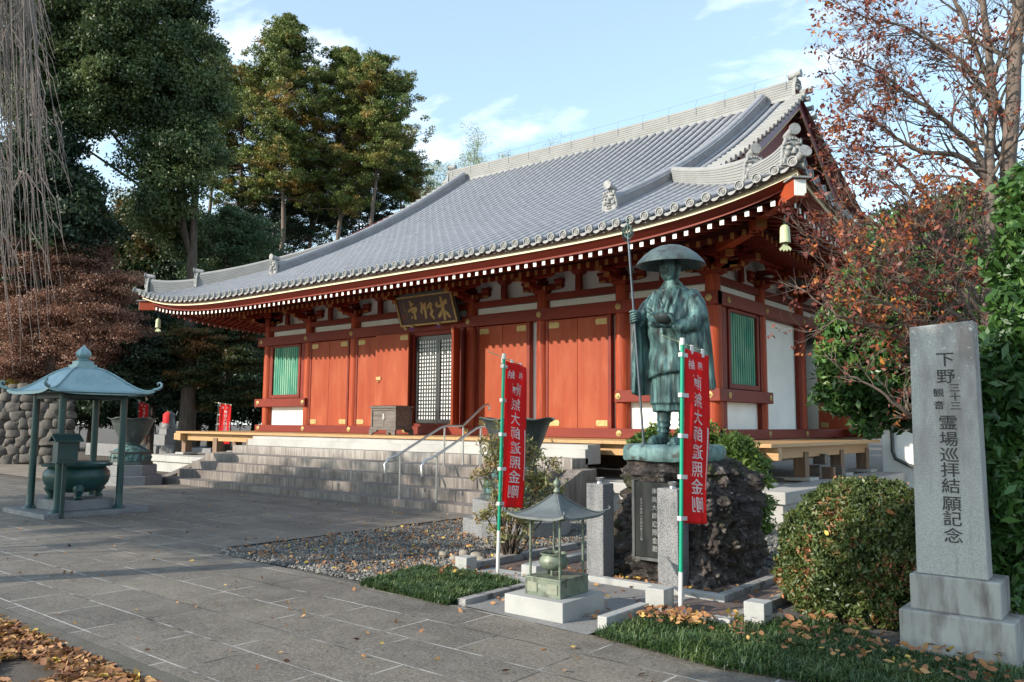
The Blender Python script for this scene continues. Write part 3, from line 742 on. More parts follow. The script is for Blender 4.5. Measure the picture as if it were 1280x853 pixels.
# gable wall and barge boards
for sg in (-1, 1):
    mb = MB(); x = XC + sg*GX; n = 24; poly = []
    ys = [-6.6 + 13.2*i/n for i in range(n+1)]
    top = [(YC + y, prof(HY - abs(y)) - .12) for y in ys]
    poly = [(YC + 6.6, 6.4), (YC - 6.6, 6.4)] + top
    mb.prism([(a, b) for a, b in poly], x - .05, x + .05, 'x')
    hb(mb, 'gable_wall', M['redx'])
    for dr in (-1, 1):
        mb = MB(); mg = MB(); rr = []; rg_ = []
        for i in range(25):
            y = dr*6.9*i/24; zt = prof(HY - abs(y)) - .05; xx = x + sg*.42; Y = YC + y
            th = .30 + .10*(i/24)
            rr.append([(xx, Y, zt), (xx + sg*.05, Y, zt), (xx + sg*.05, Y, zt - th), (xx, Y, zt - th)])
            rg_.append([(xx + sg*.02, Y, zt - th - .002), (xx + sg*.055, Y, zt - th - .002), (xx + sg*.055, Y, zt - th - .05), (xx + sg*.02, Y, zt - th - .05)])
        mb.rings(rr); b = hb(mb, 'barge_board', mat('violet_brown_board', (.20, .06, .09), (.16, .05, .07), 3, .45)); mg.rings(rg_)  # violet cast: sky reflection painted into the maroon board
        mg.build('gilt_edge', M['gold'], b)
# lightning wire along the ridge
mb = MB()
for i in range(15):
    x = XC - 7.1 + 14.2*i/14; z = ptop - .06 + .50 + .10*(abs(i-7)/7)**2.2
    mb.tube([(x, YC - .23, z - .3), (x, YC - .24, z + .02), (x, YC - .1, z + .26)], .008, 5)
mb.tube([(XC - 7.1 + 14.2*i/28, YC - .1, ptop - .06 + .76 + .10*(abs(i-14)/14)**2.2) for i in range(29)] + [(XC + 8.0, YC + .5, ptop + 2.6)], .005, 5)
mb.build('lightning_wire', M['steel'], roof)
# ------------------------------------------------------------------ temple body
ZF = 1.27
def xform(side):
    """local facade coordinates (a along the wall, d outward, z) to world; side 'f' front, 'r' right"""
    return (lambda a, d, z: (a, 16.1 - d, z)) if side == 'f' else (lambda a, d, z: (-7.56 + d, a, z))
def fbox(mb, side, a0, a1, d0, d1, z0, z1):
    if side == 'f': return mb.box(a0, a1, 16.1 - d1, 16.1 - d0, z0, z1)
    return mb.box(-7.56 + d0, -7.56 + d1, a0, a1, z0, z1)
# pillars
pil = None
spots = [(x, 16.1) for x in PX] + [(-7.56, y) for y in PY[1:]] + [(-23.96, y) for y in PY[1:]]
mb = MB(); mb.lathe([(.165, 0), (.18, .4), (.18, 2.6), (.165, 3.45), (.15, 3.62)], n=24)
pil = mb.build('pillar', M['red'], hall, smooth=40)
for i, (x, y) in enumerate(spots):
    loc = (x - XC, y - 16, 1.24)
    if i == 0: pil.location = loc
    else: dup(pil, loc, parent=hall)
# plaster wall cores
mb = MB()
mb.box(-23.9, -7.62, 16.14, 16.2, 1.3, 5.65); mb.box(-7.62, -7.56, 16.2, 32.0, 1.3, 5.65); mb.box(-23.96, -23.9, 16.2, 32, 1.3, 5.65); mb.box(-23.9, -7.6, 32.0, 32.06, 1.3, 5.65)
hb(mb, 'plaster_wall', M['white'])
mb = MB(); mb.box(-23.9, -7.62, 16.2, 32.0, 1.18, 1.26); mb.box(-23.4, -8, 18.2, 18.3, .5, 1.18); mb.box(-9.6, -9.5, 18.4, 31, .5, 1.18)
hb(mb, 'floor_frame', M['oldwood'])
# horizontal beams
def beam(name, z0, z1, d, ext, sides='fr', m='redx', a_rng=None):
    for side in sides:
        mb = MB(); a0, a1 = (PX[0] - ext, PX[-1] + d) if side == 'f' else (16.1 - d + .003, PY[-1])
        if a_rng: a0, a1 = a_rng
        fbox(mb, side, a0, a1, -.02, d, z0, z1)
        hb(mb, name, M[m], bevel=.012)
beam('base_beam', 1.272, 1.50, .205, .42)
beam('head_beam', 4.17, 4.47, .205, .42)
beam('tie_beam', 4.67, 4.84, .10, .1)
for (side, a0, a1) in (('f', PX[0] - .45, PX[1] + .10), ('f', PX[6] - .10, PX[7] + .24), ('r', 15.855, 18.80)):
    mb = MB(); fbox(mb, side, a0, a1, -.02, .235 if side == 'f' else .232, 2.10, 2.37); hb(mb, 'window_rail', M['redx'], bevel=.012)
# studs: round gilt nail covers
def stud(side, a, d, z, r=.075):
    mb = MB(); f = xform(side); n = 14; rr = []
    for q, dd in ((r, 0), (r, .012), (r*.8, .02), (r*.45, .022), (r*.40, .035), (r*.1, .045)):
        rr.append([f(a + q*cos(2*pi*j/n)*(1 + .06*cos(6*2*pi*j/n)), d + dd, z + q*sin(2*pi*j/n)) for j in range(n)])
    mb.rings(rr); hb(mb, 'gilt_stud', M['gold'], smooth=30)
for i, x in enumerate([PX[0] - .22] + PX[1:-1] + [PX[-1] - .0]):
    stud('f', x, .205, 4.32); stud('f', x, .205, 1.385)
for x in (PX[0] - .25, PX[1] - .02, PX[6], PX[7]): stud('f', x, .235, 2.235)
for y in (16.45, 18.6, 21.1): stud('r', y, .205, 4.32); stud('r', y, .205, 1.385)
for y in (16.35, 18.62): stud('r', y, .232, 2.235)
M['greend'] = mat('dark_green_backing', (0.012, 0.11, 0.07), (0.01, 0.085, 0.055), 2, .7)
# green louvred windows
def window(side, a0, a1, z0, z1):
    f0 = MB(); fw = .11
    fbox(f0, side, a0 - fw, a0, .04, .15, z0 - fw, z1 + .02); fbox(f0, side, a1, a1 + fw, .04, .15, z0 - fw, z1 + .02)
    fbox(f0, side, a0, a1, .04, .15, z0 - fw, z0); fbox(f0, side, a0, a1, .04, .14, z1 - .03, z1 + .04)
    w_ = hb(f0, 'window', M['redx'], bevel=.006)
    s_ = MB(); n = 12; p = (a1 - a0)/n; F = xform(side)
    for i in range(n):
        c = a0 + p*(i + .5); q = [(c - p*.34, .090), (c, .104), (c + p*.34, .090), (c, .082)]
        s_.rings([[F(a, d, z0) for a, d in q], [F(a, d, z1 - .03) for a, d in q]])
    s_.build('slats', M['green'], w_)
    b_ = MB(); fbox(b_, side, a0, a1, .03, .078, z0, z1); b_.build('backing', M['greend'], w_)
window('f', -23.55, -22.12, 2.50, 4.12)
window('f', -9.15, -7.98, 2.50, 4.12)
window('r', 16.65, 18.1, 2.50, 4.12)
# red posts beside windows and on the side wall
for side, a0, a1, z0, z1 in (('f', -23.76, -23.68, 2.37, 4.17), ('f', -22.0, -21.84, 2.37, 4.17), ('r', 18.36, 18.72, 1.5, 4.17), ('r', 20.86, 21.4, 1.5, 4.17), ('r', 16.28, 16.5, 2.37, 4.17), ('r', 16.28, 16.46, 1.5, 2.1)):
    mb = MB(); fbox(mb, side, a0, a1, .02, .12, z0, z1); hb(mb, 'wall_post', M['redx'], bevel=.008)
# doors
def hinge(mb, a0, a1, z0, z1, d, up):
    """gilt strap with a shaped end"""
    n = 6; r = (z1 - z0)/2; zc = (z0+z1)/2; sg = 1 if a1 > a0 else -1
    poly = [(a0, z0), (a1, z0)] + [(a1 + sg*r*.6*sin(pi*(j+1)/(n+1)), zc - r*cos(pi*(j+1)/(n+1))) for j in range(n)] + [(a1, z1), (a0, z1)]
    mb.prism(poly, 16.1 - d - .012, 16.1 - d)
def door(a0, a1, z0=1.50, z1=4.15, d=.13, hs=(1, -1)):
    mb = MB(); th = .05
    fbox(mb, 'f', a0, a1, d - th, d, z0, z1)
    o = hb(mb, 'door', M['door'], bevel=.004)
    for sgn, a in [q for q in ((1, a0), (-1, a1)) if q[0] in hs]:
        for zz_ in (z0 + .05, z1 - .20):
            g = MB(); hinge(g, a + sgn*.02, a + sgn*.30, zz_, zz_ + .14, d, 0); g.build('hinge_strap', M['gold'], o)
    return o
for a0, a1, h in ((-21.42, -20.525, 1), (-20.515, -19.62, -1), (-19.14, -18.16, 1), (-14.20, -13.395, 1), (-13.385, -12.58, -1), (-11.90, -11.035, 1), (-11.025, -10.16, -1)): door(a0, a1, hs=(h,))
# jambs
for a0, a1 in ((-21.5, -21.42), (-19.62, -19.54), (-19.22, -19.14), (-14.28, -14.20), (-12.58, -12.48), (-11.97, -11.90), (-10.16, -10.07), (-16.80, -16.66), (-14.88, -14.74)):
    mb = MB(); fbox(mb, 'f', a0, a1, .0, .15, 1.5, 4.17); hb(mb, 'door_jamb', M['redx'], bevel=.006)
mb = MB(); fbox(mb, 'f', -16.66, -14.88, .0, .15, 4.05, 4.17); hb(mb, 'door_head', M['redx'], bevel=.006)
mb = MB(); fbox(mb, 'f', -16.66, -14.88, .0, .14, 1.5, 1.58); hb(mb, 'door_sill', M['redx'], bevel=.006)
# entrance: an open leaf folded back to the left, one at right angles on the right
o = door(-18.12, -16.72, d=.32, hs=(-1,))
g = MB(); g.box(-18.05, -17.85, 15.755, 15.78, 2.84, 2.93); g.tube([(-17.98, 15.74, 2.84), (-17.98, 15.735, 2.78), (-17.92, 15.735, 2.78), (-17.92, 15.74, 2.84)], .012, 6); g.build('lock_plate', M['gold'], o)
mb = MB(); D_ = Vector((.50, -.80, 0)).normalized(); S_ = Vector((.80, .50, 0)).normalized(); c_ = Vector((-14.86, 15.90, 2.81)) + D_*.45
mb.obox(c_, D_*.45, S_*.028, (0, 0, 1.31)); o = hb(mb, 'door', M['door'], bevel=.004)
g = MB()
for z_ in (1.62, 2.88, 4.0): g.obox(c_ + D_*.40 - S_*.03 + Vector((0, 0, z_ - 2.81)), D_*.05, S_*.004, (0, 0, .07))
g.build('hinge_strap', M['gold'], o)
# lattice doors with paper behind
for a0, a1 in ((-16.64, -15.78), (-15.77, -14.90)):
    mb = MB(); z0, z1 = 1.60, 4.04; fr_w = .075; d0, d1 = .04, .085
    fbox(mb, 'f', a0, a0+fr_w, d0, d1, z0, z1); fbox(mb, 'f', a1-fr_w, a1, d0, d1, z0, z1); fbox(mb, 'f', a0+fr_w, a1-fr_w, d0, d1, z0, z0+.10); fbox(mb, 'f', a0+fr_w, a1-fr_w, d0, d1, z1-.12, z1)
    n = 7; p = (a1-a0-2*fr_w)/n
    for i in range(1, n): fbox(mb, 'f', a0+fr_w+p*i-.017, a0+fr_w+p*i+.017, d0+.001, d0+.012, z0+.10, z1-.12)
    k = 21; q = (z1-z0-.22)/k
    for i in range(1, k): fbox(mb, 'f', a0+fr_w, a1-fr_w, d0, d0+.010, z0+.10+q*i-.018, z0+.10+q*i+.018)
    o = hb(mb, 'lattice_door', M['black'])
    g = MB(); fbox(g, 'f', a0+.02, a1-.02, .025, .035, z0+.02, z1-.02); g.build('paper', M['paper'], o)
mb = MB(); mb.box(-7.54, -7.50, 21.45, 23.6, 1.5, 4.17); hb(mb, 'dark_doorway', M['black'])  # flat black panel painted in for the unlit interior of the open doorway
mb = MB(); mb.box(-7.5, -7.42, 24.4, 32.0, 1.5, 4.17); hb(mb, 'side_panel', M['door'])
# side: door leaf standing open, corridor behind
mb = MB()
for i in range(4): mb.box(-7.36 + .20*i, -7.165 + .20*i, 22.0, 22.05, 1.5, 4.15)
o = hb(mb, 'side_door', M['door'], bevel=.004)
g = MB(); g.box(-7.3, -7.1, 21.985, 21.998, 1.55, 1.68); g.box(-6.72, -6.62, 21.985, 21.998, 2.7, 2.78); g.build('hinge_strap', M['gold'], o)
mb = MB(); mb.box(-6.5, -4.9, 24.9, 25.0, 1.5, 4.0); mb.box(-7.4, -4.8, 24.0, 24.9, 1.28, 1.5)
hb(mb, 'corridor_wall', M['redx'])
mb = MB(); 
for x in (-6.9, -5.9, -5.1): mb.box(x - .06, x + .06, 24.78, 24.9, 1.5, 4.0)
mb.box(-7.4, -4.8, 24.7, 24.9, 3.9, 4.2); mb.box(-7.5, -4.7, 23.2, 25.5, 4.2, 4.3)
hb(mb, 'corridor_frame', M['redx'])

# bracket sets -------------------------------------------------------
def arm_poly(L, h, r):
    """bracket arm: flat top, rounded undersides at both ends"""
    pts = [(-L, h), (-L, h*.45)] + [(-L + r*(1-cos(t)), h*.45 - (h*.45)*sin(t)) for t in (pi*k/12 for k in range(1, 7))]
    pts += [(-a, b) for a, b in reversed(pts[2:])] + [(L, h*.45), (L, h)]
    return pts
def bracket_mesh():
    """origin at the pillar top centre, front is -y"""
    red = MB(); red.cur = 0
    def block(x, y, z, w_, h):
        vs = []
        for ww, zz_ in ((w_*.68, 0), (w_, h*.42), (w_, h)):
            vs.append([(x-ww/2, y-ww/2, z+zz_), (x+ww/2, y-ww/2, z+zz_), (x+ww/2, y+ww/2, z+zz_), (x-ww/2, y+ww/2, z+zz_)])
        red.rings(vs)
    block(0, 0, 0, .46, .26)
    red.prism(arm_poly(.62, .20, .26), -.07, .07, 'y') if False else None
    st = len(red.v); red.prism([(a, b + .14) for a, b in arm_poly(.62, .20, .28)], -.07, .07, 'y')
    red.prism([(a - .02, b + .14) for a, b in arm_poly(.66, .20, .28)], -.07, .07, 'x')
    for x in (-.52, 0, .52): block(x, 0, .34, .24, .15)
    block(0, -.54, .34, .24, .15)
    red.prism([(a, b + .46) for a, b in arm_poly(.70, .16, .2)], -.61, -.47, 'y')
    red.prism([(a, b + .46) for a, b in arm_poly(.72, .16, .2)], -.06, .06, 'x')
    for x in (-.56, .56): block(x, -.54, .58, .22, .12)
    # projecting nosing with ochre cap
    red.box(-.07, .07, -1.02, -.5, .30, .46)
    red.cur = 1
    red.box(-.085, .085, -1.05, -1.02, .28, .48)
    for x in (-.52, .52): red.box(x - .085, x + .085, -.075, -.071, .145, .22)
    red.box(-.072, .072, -.70, -.684, .16, .33)
    for x in (-.235, .235): red.box(x - .004, x + .004, -.15, .15, .12, .255)
    for x in (-.12, .12): red.box(x*1.6 - .03, x*1.6 + .03, -.236, -.231, .12, .255)
    return red
bm_ = bracket_mesh(); brk = bm_.build('bracket_set', [M['redx'], M['brass_dull']], hall)
brk.scale = (1, 1, .72)
first = True
for i, (x, y) in enumerate([(x, 16.1) for x in PX] + [(-7.56, y) for y in PY[1:]] + [(-23.96, y) for y in PY[1:3]]):
    rot = 0 if y == 16.1 else (pi/2 if x > -10 else -pi/2)
    loc = (x - XC, y - 16, 4.84)
    if first: brk.location = loc; first = False
    else: dup(brk, loc, rz=rot, parent=hall)
for x, a in ((-7.56, pi/4), (-23.96, -pi/4), (-7.56, pi/2), (-23.96, -pi/2)): dup(brk, (x - XC, .1, 4.842 if abs(a) < 1 else 4.838), rz=a, parent=hall)
# struts between the pillars, with a small capital
st = MB(); st.box(-.075, .075, -.09, .02, 0, .42)
st.rings([[(x*w_, y*w_ - .035, z) for x, y in ((-1,-1),(1,-1),(1,1),(-1,1))] for w_, z in ((.10, .38), (.15, .46), (.15, .56))])
so_ = st.build('wall_strut', M['redx'], hall); fst = True
for a, b in zip(PX[:-1], PX[1:]):
    loc = ((a+b)/2 - XC, .02, 4.84)
    if fst: so_.location = loc; fst = False
    else: dup(so_, loc, parent=hall)
for a, b in zip(PY[:-1], PY[1:]): dup(so_, (-7.48 - XC, (a+b)/2 - 16, 4.84), rz=pi/2, parent=hall)
# eave purlin on the brackets
mb = MB(); mb.box(-24.7, -6.8, 15.48, 15.62, 5.25, 5.38); mb.box(-7.02, -6.86, 15.48, 33, 5.252, 5.378); mb.box(-24.6, -24.44, 15.48, 33, 5.252, 5.378)
hb(mb, 'eave_purlin', M['redx'])

# ------------------------------------------------------------------ veranda (part of the hall)
mb = MB()
n = 70
for i in range(n):
    x0 = -25.97 + (25.97-5.49)*i/n; mb.box(x0 + .001, x0 + (25.97-5.49)/n - .001, 13.92, 15.86, 1.20, 1.268)
ver = hb(mb, 'veranda', M['deck'], bevel=.003)
mb = MB()
for i in range(16):
    y0 = 15.87 + 4.83*i/16; mb.box(-7.33, -5.49, y0, y0 + 4.83/16 - .002, 1.2005, 1.268); mb.box(-25.97, -24.2, y0, y0 + 4.83/16 - .002, 1.2005, 1.268)
mb.build('side_deck', M['deck'], ver)
mb = MB(); mb.box(-26.45, -5.44, 14.12, 14.28, .97, 1.195); mb.box(-5.92, -5.75, 13.45, 20.66, .965, 1.193)
mb.box(-25.8, -25.62, 13.9, 20.66, .967, 1.193); mb.box(-24, -7.5, 15.5, 15.6, 1.0, 1.195)
mb.build('deck_beam', M['deck'], ver, bevel=.01)
pm = MB(); pm.box(-.12, .12, -.12, .12, 0, .50); post = pm.build('veranda_post', M['oldwood'], ver, bevel=.01)
padm = MB(); padm.box(-.26, .26, -.26, .26, -.07, 0); pad = padm.build('pad_stone', M['concrete'], ver, bevel=.015)
k = 0
posts = [(x, 14.2) for x in (-25.72, -23.8, -21.9, -19.4, -12.1, -9.83, -7.7, -5.84)] + [(-5.84, y) for y in (16.35, 18.6, 20.5)] + [(-25.72, y) for y in (16.1, 18.5)]
for x, y in posts:
    if k == 0: post.location = (x, y, .57); pad.location = (x, y, .57)
    else: dup(post, (x, y, .57), parent=ver); dup(pad, (x, y, .57), parent=ver)
    k += 1

# ------------------------------------------------------------------ stone platform and stairs
mb = MB()
def course(x0, x1, y0, y1, z0, z1, step=1.5):
    """a course of stones along the longer side"""
    if (x1-x0) > (y1-y0):
        n = max(1, round((x1-x0)/step)); 
        for i in range(n): mb.box(x0 + (x1-x0)*i/n + .0008, x0 + (x1-x0)*(i+1)/n - .0008, y0, y1, z0, z1)
    else:
        n = max(1, round((y1-y0)/step))
        for i in range(n): mb.box(x0, x1, y0 + (y1-y0)*i/n + .002, y0 + (y1-y0)*(i+1)/n - .002, z0, z1)
course(-9.0, -4.99, 13.2, 13.9, .3, .50); course(-5.7, -4.992, 13.905, 20.95, .3, .499); course(-9.0, -5.06, 13.27, 13.9, -.05, .298); course(-5.7, -5.06, 13.905, 20.95, -.05, .298)
course(-26.6, -20.9, 13.2, 13.9, .3, .50); course(-26.55, -20.9, 13.27, 13.9, -.05, .298); course(-26.6, -25.9, 13.905, 20.9, .3, .5); course(-26.55, -25.9, 13.905, 20.9, -.05, .298)
mb.box(-25.85, -5.75, 13.95, 20.9, -.05, .47)
tag(mb.build('stone_platform', M['concrete'], bevel=.01), 'pale stone platform under the timber veranda posts', 'platform')
stairs = thing('stone_stairs', 'wide stained stone steps up to the temple veranda', 'stairs', (-15, 12, 0))
SI = Matrix.Translation((15, -12, 0))
def sb(mb, name, m, **k):
    o = mb.build(name, m, None, **k); o.parent = stairs; o.matrix_parent_inverse = SI; return o
def step(x0, x1, y0, y1, z0, z1, m='stair', sl=1.35):
    global mb
    mb = MB(); course(x0, x1, y0, y1, z0, z1, sl); o = sb(mb, 'step', M[m], bevel=.006); return o
step(-21.25, -8.9, 10.75, 11.3, -.05, .13, sl=2.2)
step(-20.8, -8.95, 11.25, 11.75, .0, .33); step(-20.8, -8.95, 11.65, 12.15, .2, .525); step(-20.82, -8.95, 12.05, 13.0, .4, .725)
step(-20.75, -9.0, 12.85, 13.4, .6, .93, 'stair', 1.6); step(-20.72, -9.0, 13.3, 13.85, .8, 1.10, 'concrete', 1.7)
mb = MB(); course(-20.66, -9.02, 13.42, 13.88, 1.08, 1.185, 2); sb(mb, 'step', M['concrete'], bevel=.008)
for x0, x1 in ((-21.22, -20.84), (-8.94, -8.6)):
    mb = MB(); mb.prism([(11.0, -.05), (11.0, .10), (11.15, .17), (12.6, .73), (13.1, .74), (13.1, -.05)], x0, x1, 'x'); sb(mb, 'side_wall', M['stair'], bevel=.015)
mb = MB(); mb.box(-20.7, -9.1, 12.4, 13.86, -.05, .6); sb(mb, 'core', M['stair'])

# white annex wall with dark drain pipe
mb = MB(); mb.box(-5.55, 1.5, 21.1, 21.25, -.05, 1.52); ann = tag(mb.build('garden_wall', M['white'], bevel=.01), 'white plastered wall at the end of the veranda behind the bare branches', 'wall')
mb = MB(); mb.box(-5.6, 1.6, 21.02, 21.35, 1.521, 1.62); mb.build('coping', M['oldwood'], ann)
mb = MB(); mb.tube([(-5.28, 20.98, 4.4), (-5.28, 20.98, 1.0), (-5.22, 20.98, .82), (-4.95, 20.98, .68), (-4.75, 20.98, .62), (-4.66, 20.98, .5), (-4.62, 20.98, -.05)], .045, 10)
tag(mb.build('drain_pipe', M['blackpipe'], smooth=60), 'dark drain pipe bending along the foot of the white wall', 'pipe')
# timber offcuts under the side veranda
for i, (x, y, z, w_, h, l_) in enumerate([(-5.95, 17.0, .5, .16, .28, .5), (-5.75, 17.25, .5, .14, .24, .5), (-5.62, 17.55, .5, .13, .26, .4), (-5.70, 17.75, .5, .12, .24, .4), (-5.9, 17.2, .79, .2, .22, .5)]):
    mb = MB(); mb.box(x, x + l_*.5, y, y + w_, z, z + h)
    tag(mb.build('timber_offcut', M['oldwood'] if i % 2 else M['greywood'], bevel=.006), ['wide brown timber offcut standing at the left of the pile under the side veranda', 'pale timber offcut, second from the left in the lower row under the veranda', 'narrow pale timber offcut near the right end of the lower row under the veranda', 'brown timber offcut at the right end of the lower row under the veranda', 'timber offcut lying on top of the small pile under the veranda'][i], 'timber', 'timber offcuts piled under the veranda')
# ------------------------------------------------------------------ lettering
_gl = {}
def glyph(ch):
    if ch not in _gl:
        c = bpy.data.curves.new('glyph', 'FONT'); c.body = ch; c.resolution_u = 2; c.offset = 0.008
        o = bpy.data.objects.new('glyph', c); col.objects.link(o)
        dg = bpy.context.evaluated_depsgraph_get(); me = bpy.data.meshes.new_from_object(o.evaluated_get(dg))
        _gl[ch] = ([tuple(v.co) for v in me.vertices], [tuple(p.vertices) for p in me.polygons])
        bpy.data.objects.remove(o); bpy.data.curves.remove(c); bpy.data.meshes.remove(me)
    return _gl[ch]
def put(mb, ch, cx, cz, w_, h, fn):
    """glyph centred at cx, cz in surface coordinates; fn(a, b) gives the world point"""
    v, f = glyph(ch); mb.add([fn(cx + (x - .5)*w_, cz + (y - .38)*h) for x, y, z in v], f)

# name plaque under the eaves
pq = thing('name_plaque', 'maroon name plaque with gilt frame and gold characters over the entrance', 'plaque', (-15.83, 15.7, 4.32))
PT = Vector((0, -.29, .80)); PTl = PT.length; PTu = PT.normalized(); PN = Vector((0, -.80, -.29)).normalized()
def pp(a, b, d=0): return Vector((a, 0, 0)) + PTu*b + PN*d
mb = MB(); mb.obox(pp(0, PTl/2, -.03), (1.075, 0, 0), PTu*PTl/2, PN*.03); mb.build('board', M['plaque'], pq)
mb = MB()
for a, b, ha, hb_ in ((0, .022, 1.10, .024), (0, PTl - .022, 1.10, .024), (-1.08, PTl/2, .024, PTl/2 - .046), (1.08, PTl/2, .024, PTl/2 - .046)):
    mb.obox(pp(a, b, .012), (ha, 0, 0), PTu*hb_, PN*.018)
mb.build('gilt_frame', M['gold'], pq)
mb = MB(); mb.obox(pp(0, PTl + .03, -.03), (1.16, 0, 0), PTu*.04, PN*.05); mb.obox(pp(-1.13, PTl/2, -.05), (.03, 0, 0), PTu*PTl/2, PN*.04); mb.obox(pp(1.13, PTl/2, -.05), (.03, 0, 0), PTu*PTl/2, PN*.04)
mb.build('outer_frame', M['black'], pq)
def pst(px, py):
    X, Y = px + 73, py - 293; det = 836*440 + 122*107; s = (X*440 - Y*107)/det; t = (836*Y + 122*X)/det
    return -1.075 + 2.15*s, PTl*(1 - t)
strokes = [([(620,255),(635,330),(660,420),(680,500),(695,600)], 19), ([(568,335),(562,380),(585,405)], 17), ([(690,290),(700,335),(655,352)], 17), ([(575,402),(640,385),(685,372)], 13), ([(655,440),(625,515),(600,560)], 15), ([(680,465),(730,500),(772,558)], 16),
 ([(330,340),(342,390),(348,430)], 15), ([(335,405),(395,372),(385,345)], 13), ([(348,430),(336,480),(346,515)], 13), ([(350,440),(392,415),(404,520),(412,588)], 15), ([(468,345),(440,400),(428,438)], 12), ([(470,345),(490,382),(472,425),(505,470),(480,520),(520,560),(532,592)], 14),
 ([(150,330),(170,362),(178,412)], 15), ([(152,393),(210,370)], 12), ([(130,490),(190,455),(262,428)], 15), ([(190,415),(202,462)], 12), ([(262,430),(250,482),(190,505)], 12), ([(230,495),(240,560),(250,612)], 15), ([(188,572),(204,590)], 13)]
mb = MB()
for pts, w_ in strokes:
    P3 = []
    for k in range(len(pts)-1):
        for q in range(4):
            f = q/4; P3.append((pts[k][0]*(1-f)+pts[k+1][0]*f, pts[k][1]*(1-f)+pts[k+1][1]*f))
    P3.append(pts[-1]); n = len(P3)
    st = len(mb.v); mb.tube([(pst(*p)[0], 0, pst(*p)[1]) for p in P3], [w_*.0026*(.75 + .45*sin(pi*(i+.5)/n) + .12*sin(i*2.3)) for i in range(n)], 8)
    for i in range(st, len(mb.v)): x, y, z = mb.v[i]; mb.v[i] = tuple(pp(x, z, .006 + y*.15))
for k in range(9):
    a, b = pst(48 + k*4.5, 375 + k*14); mb.obox(pp(a, b, .003), (.008, 0, 0), PTu*.010, PN*.003); a, b = pst(82 + k*4.5, 460 + k*14); mb.obox(pp(a, b, .003), (.007, 0, 0), PTu*.008, PN*.003)
mb.build('gold_characters', M['gold'], pq)
mb = MB()
for px, py in ((60, 560), (70, 600)): a, b = pst(px, py); mb.obox(pp(a, b, .003), (.018, 0, 0), PTu*.018, PN*.003)
mb.build('red_seal', M['redbib'], pq)
for x in (-.62, .42):
    mb = MB(); mb.obox(pp(x, -.01, .03), (.05, 0, 0), PTu*.04, PN*.05); mb.build('gilt_bracket', M['gold'], pq)
    mb = MB(); mb.tube([pp(x-.07, -.10, .08), pp(x-.04, -.02, .1), pp(x+.02, -.05, .1), pp(x+.08, -.11, .08)], .018, 6); mb.build('cord', M['purple'], pq)

# offertory box
ob = thing('offertory_box', 'grey weathered wooden offertory box on the veranda left of the entrance', 'box', (-16.29, 14.8, 1.268))
mb = MB(); mb.box(-.47, .47, -.27, .27, .20, .70); mb.build('body', M['greywood'], ob, bevel=.006)
mb = MB(); 
for x in (-.49, .44): mb.box(x, x+.05, -.295, -.245, .12, .72); mb.box(x, x+.05, .245, .295, .12, .72)
mb.box(-.51, .51, -.31, .31, .14, .20); mb.box(-.49, .49, -.29, .29, .66, .72); mb.box(-.005, .005, -.276, -.27, .2, .66)
mb.build('frame', M['greywood'], ob, bevel=.005)
mb = MB(); mb.box(-.53, .53, -.33, .33, .72, .765)
for i in range(9): mb.box(-.45 + i*.1, -.41 + i*.1, -.28, .28, .765, .785)
mb.build('lid', M['greywood'], ob, bevel=.005)
for sx in (-1, 1):
    for sy in (-1, 1):
        mb = MB(); mb.prism([(sx*.51, 0), (sx*.42, 0), (sx*.36, .06), (sx*.22, .09), (sx*.20, .139), (sx*.51, .139)], sy*.31 - .03, sy*.31 + .03, 'y'); mb.build('foot', M['greywood'], ob)
mb = MB(); mb.lathe([(.001, -.08), (.05, -.05), (.055, .0), (.03, .04), (.05, .08), (.001, .10)], n=12)
for i in range(len(mb.v)): x, y, z = mb.v[i]; mb.v[i] = (x, -.285 + y*.3, .47 + z)
mb.build('crest', mat('grey_metal_crest', (.34, .33, .31), (.25, .24, .23), 8, .5), ob, smooth=50)

# handrails on the stairs
def rail(x, label):
    t = thing('handrail', label, 'handrail', (x, 10.9, .1), group='steel handrails on the stone steps')
    def L_(y, z): return (0, y - 10.9, z - .1)
    mb = MB(); path = [(10.52, .62), (10.50, .80), (10.58, .90), (10.9, 1.0), (12.0, 1.50), (12.13, 1.54), (12.68, 1.54), (12.78, 1.60), (13.35, 1.98), (13.5, 2.02), (13.56, 1.95), (13.52, 1.90)]
    mb.tube([L_(*p) for p in path], .024, 10); mb.build('rail', M['steel'], t, smooth=60)
    for y, z0, z1 in ((10.9, .13, .98), (12.13, .725, 1.51), (12.7, .725, 1.51)):
        mb = MB(); mb.cyl(L_(y, z0), L_(y, z1), .020, 10); mb.cyl(L_(y, z0), L_(y, z0+.015), .04, 12); mb.build('rail_post', M['steel'], t, smooth=60)
rail(-11.72, 'steel handrail nearer the middle of the stone steps'); rail(-10.72, 'steel handrail nearer the right end of the steps, ending by the lotus basin')

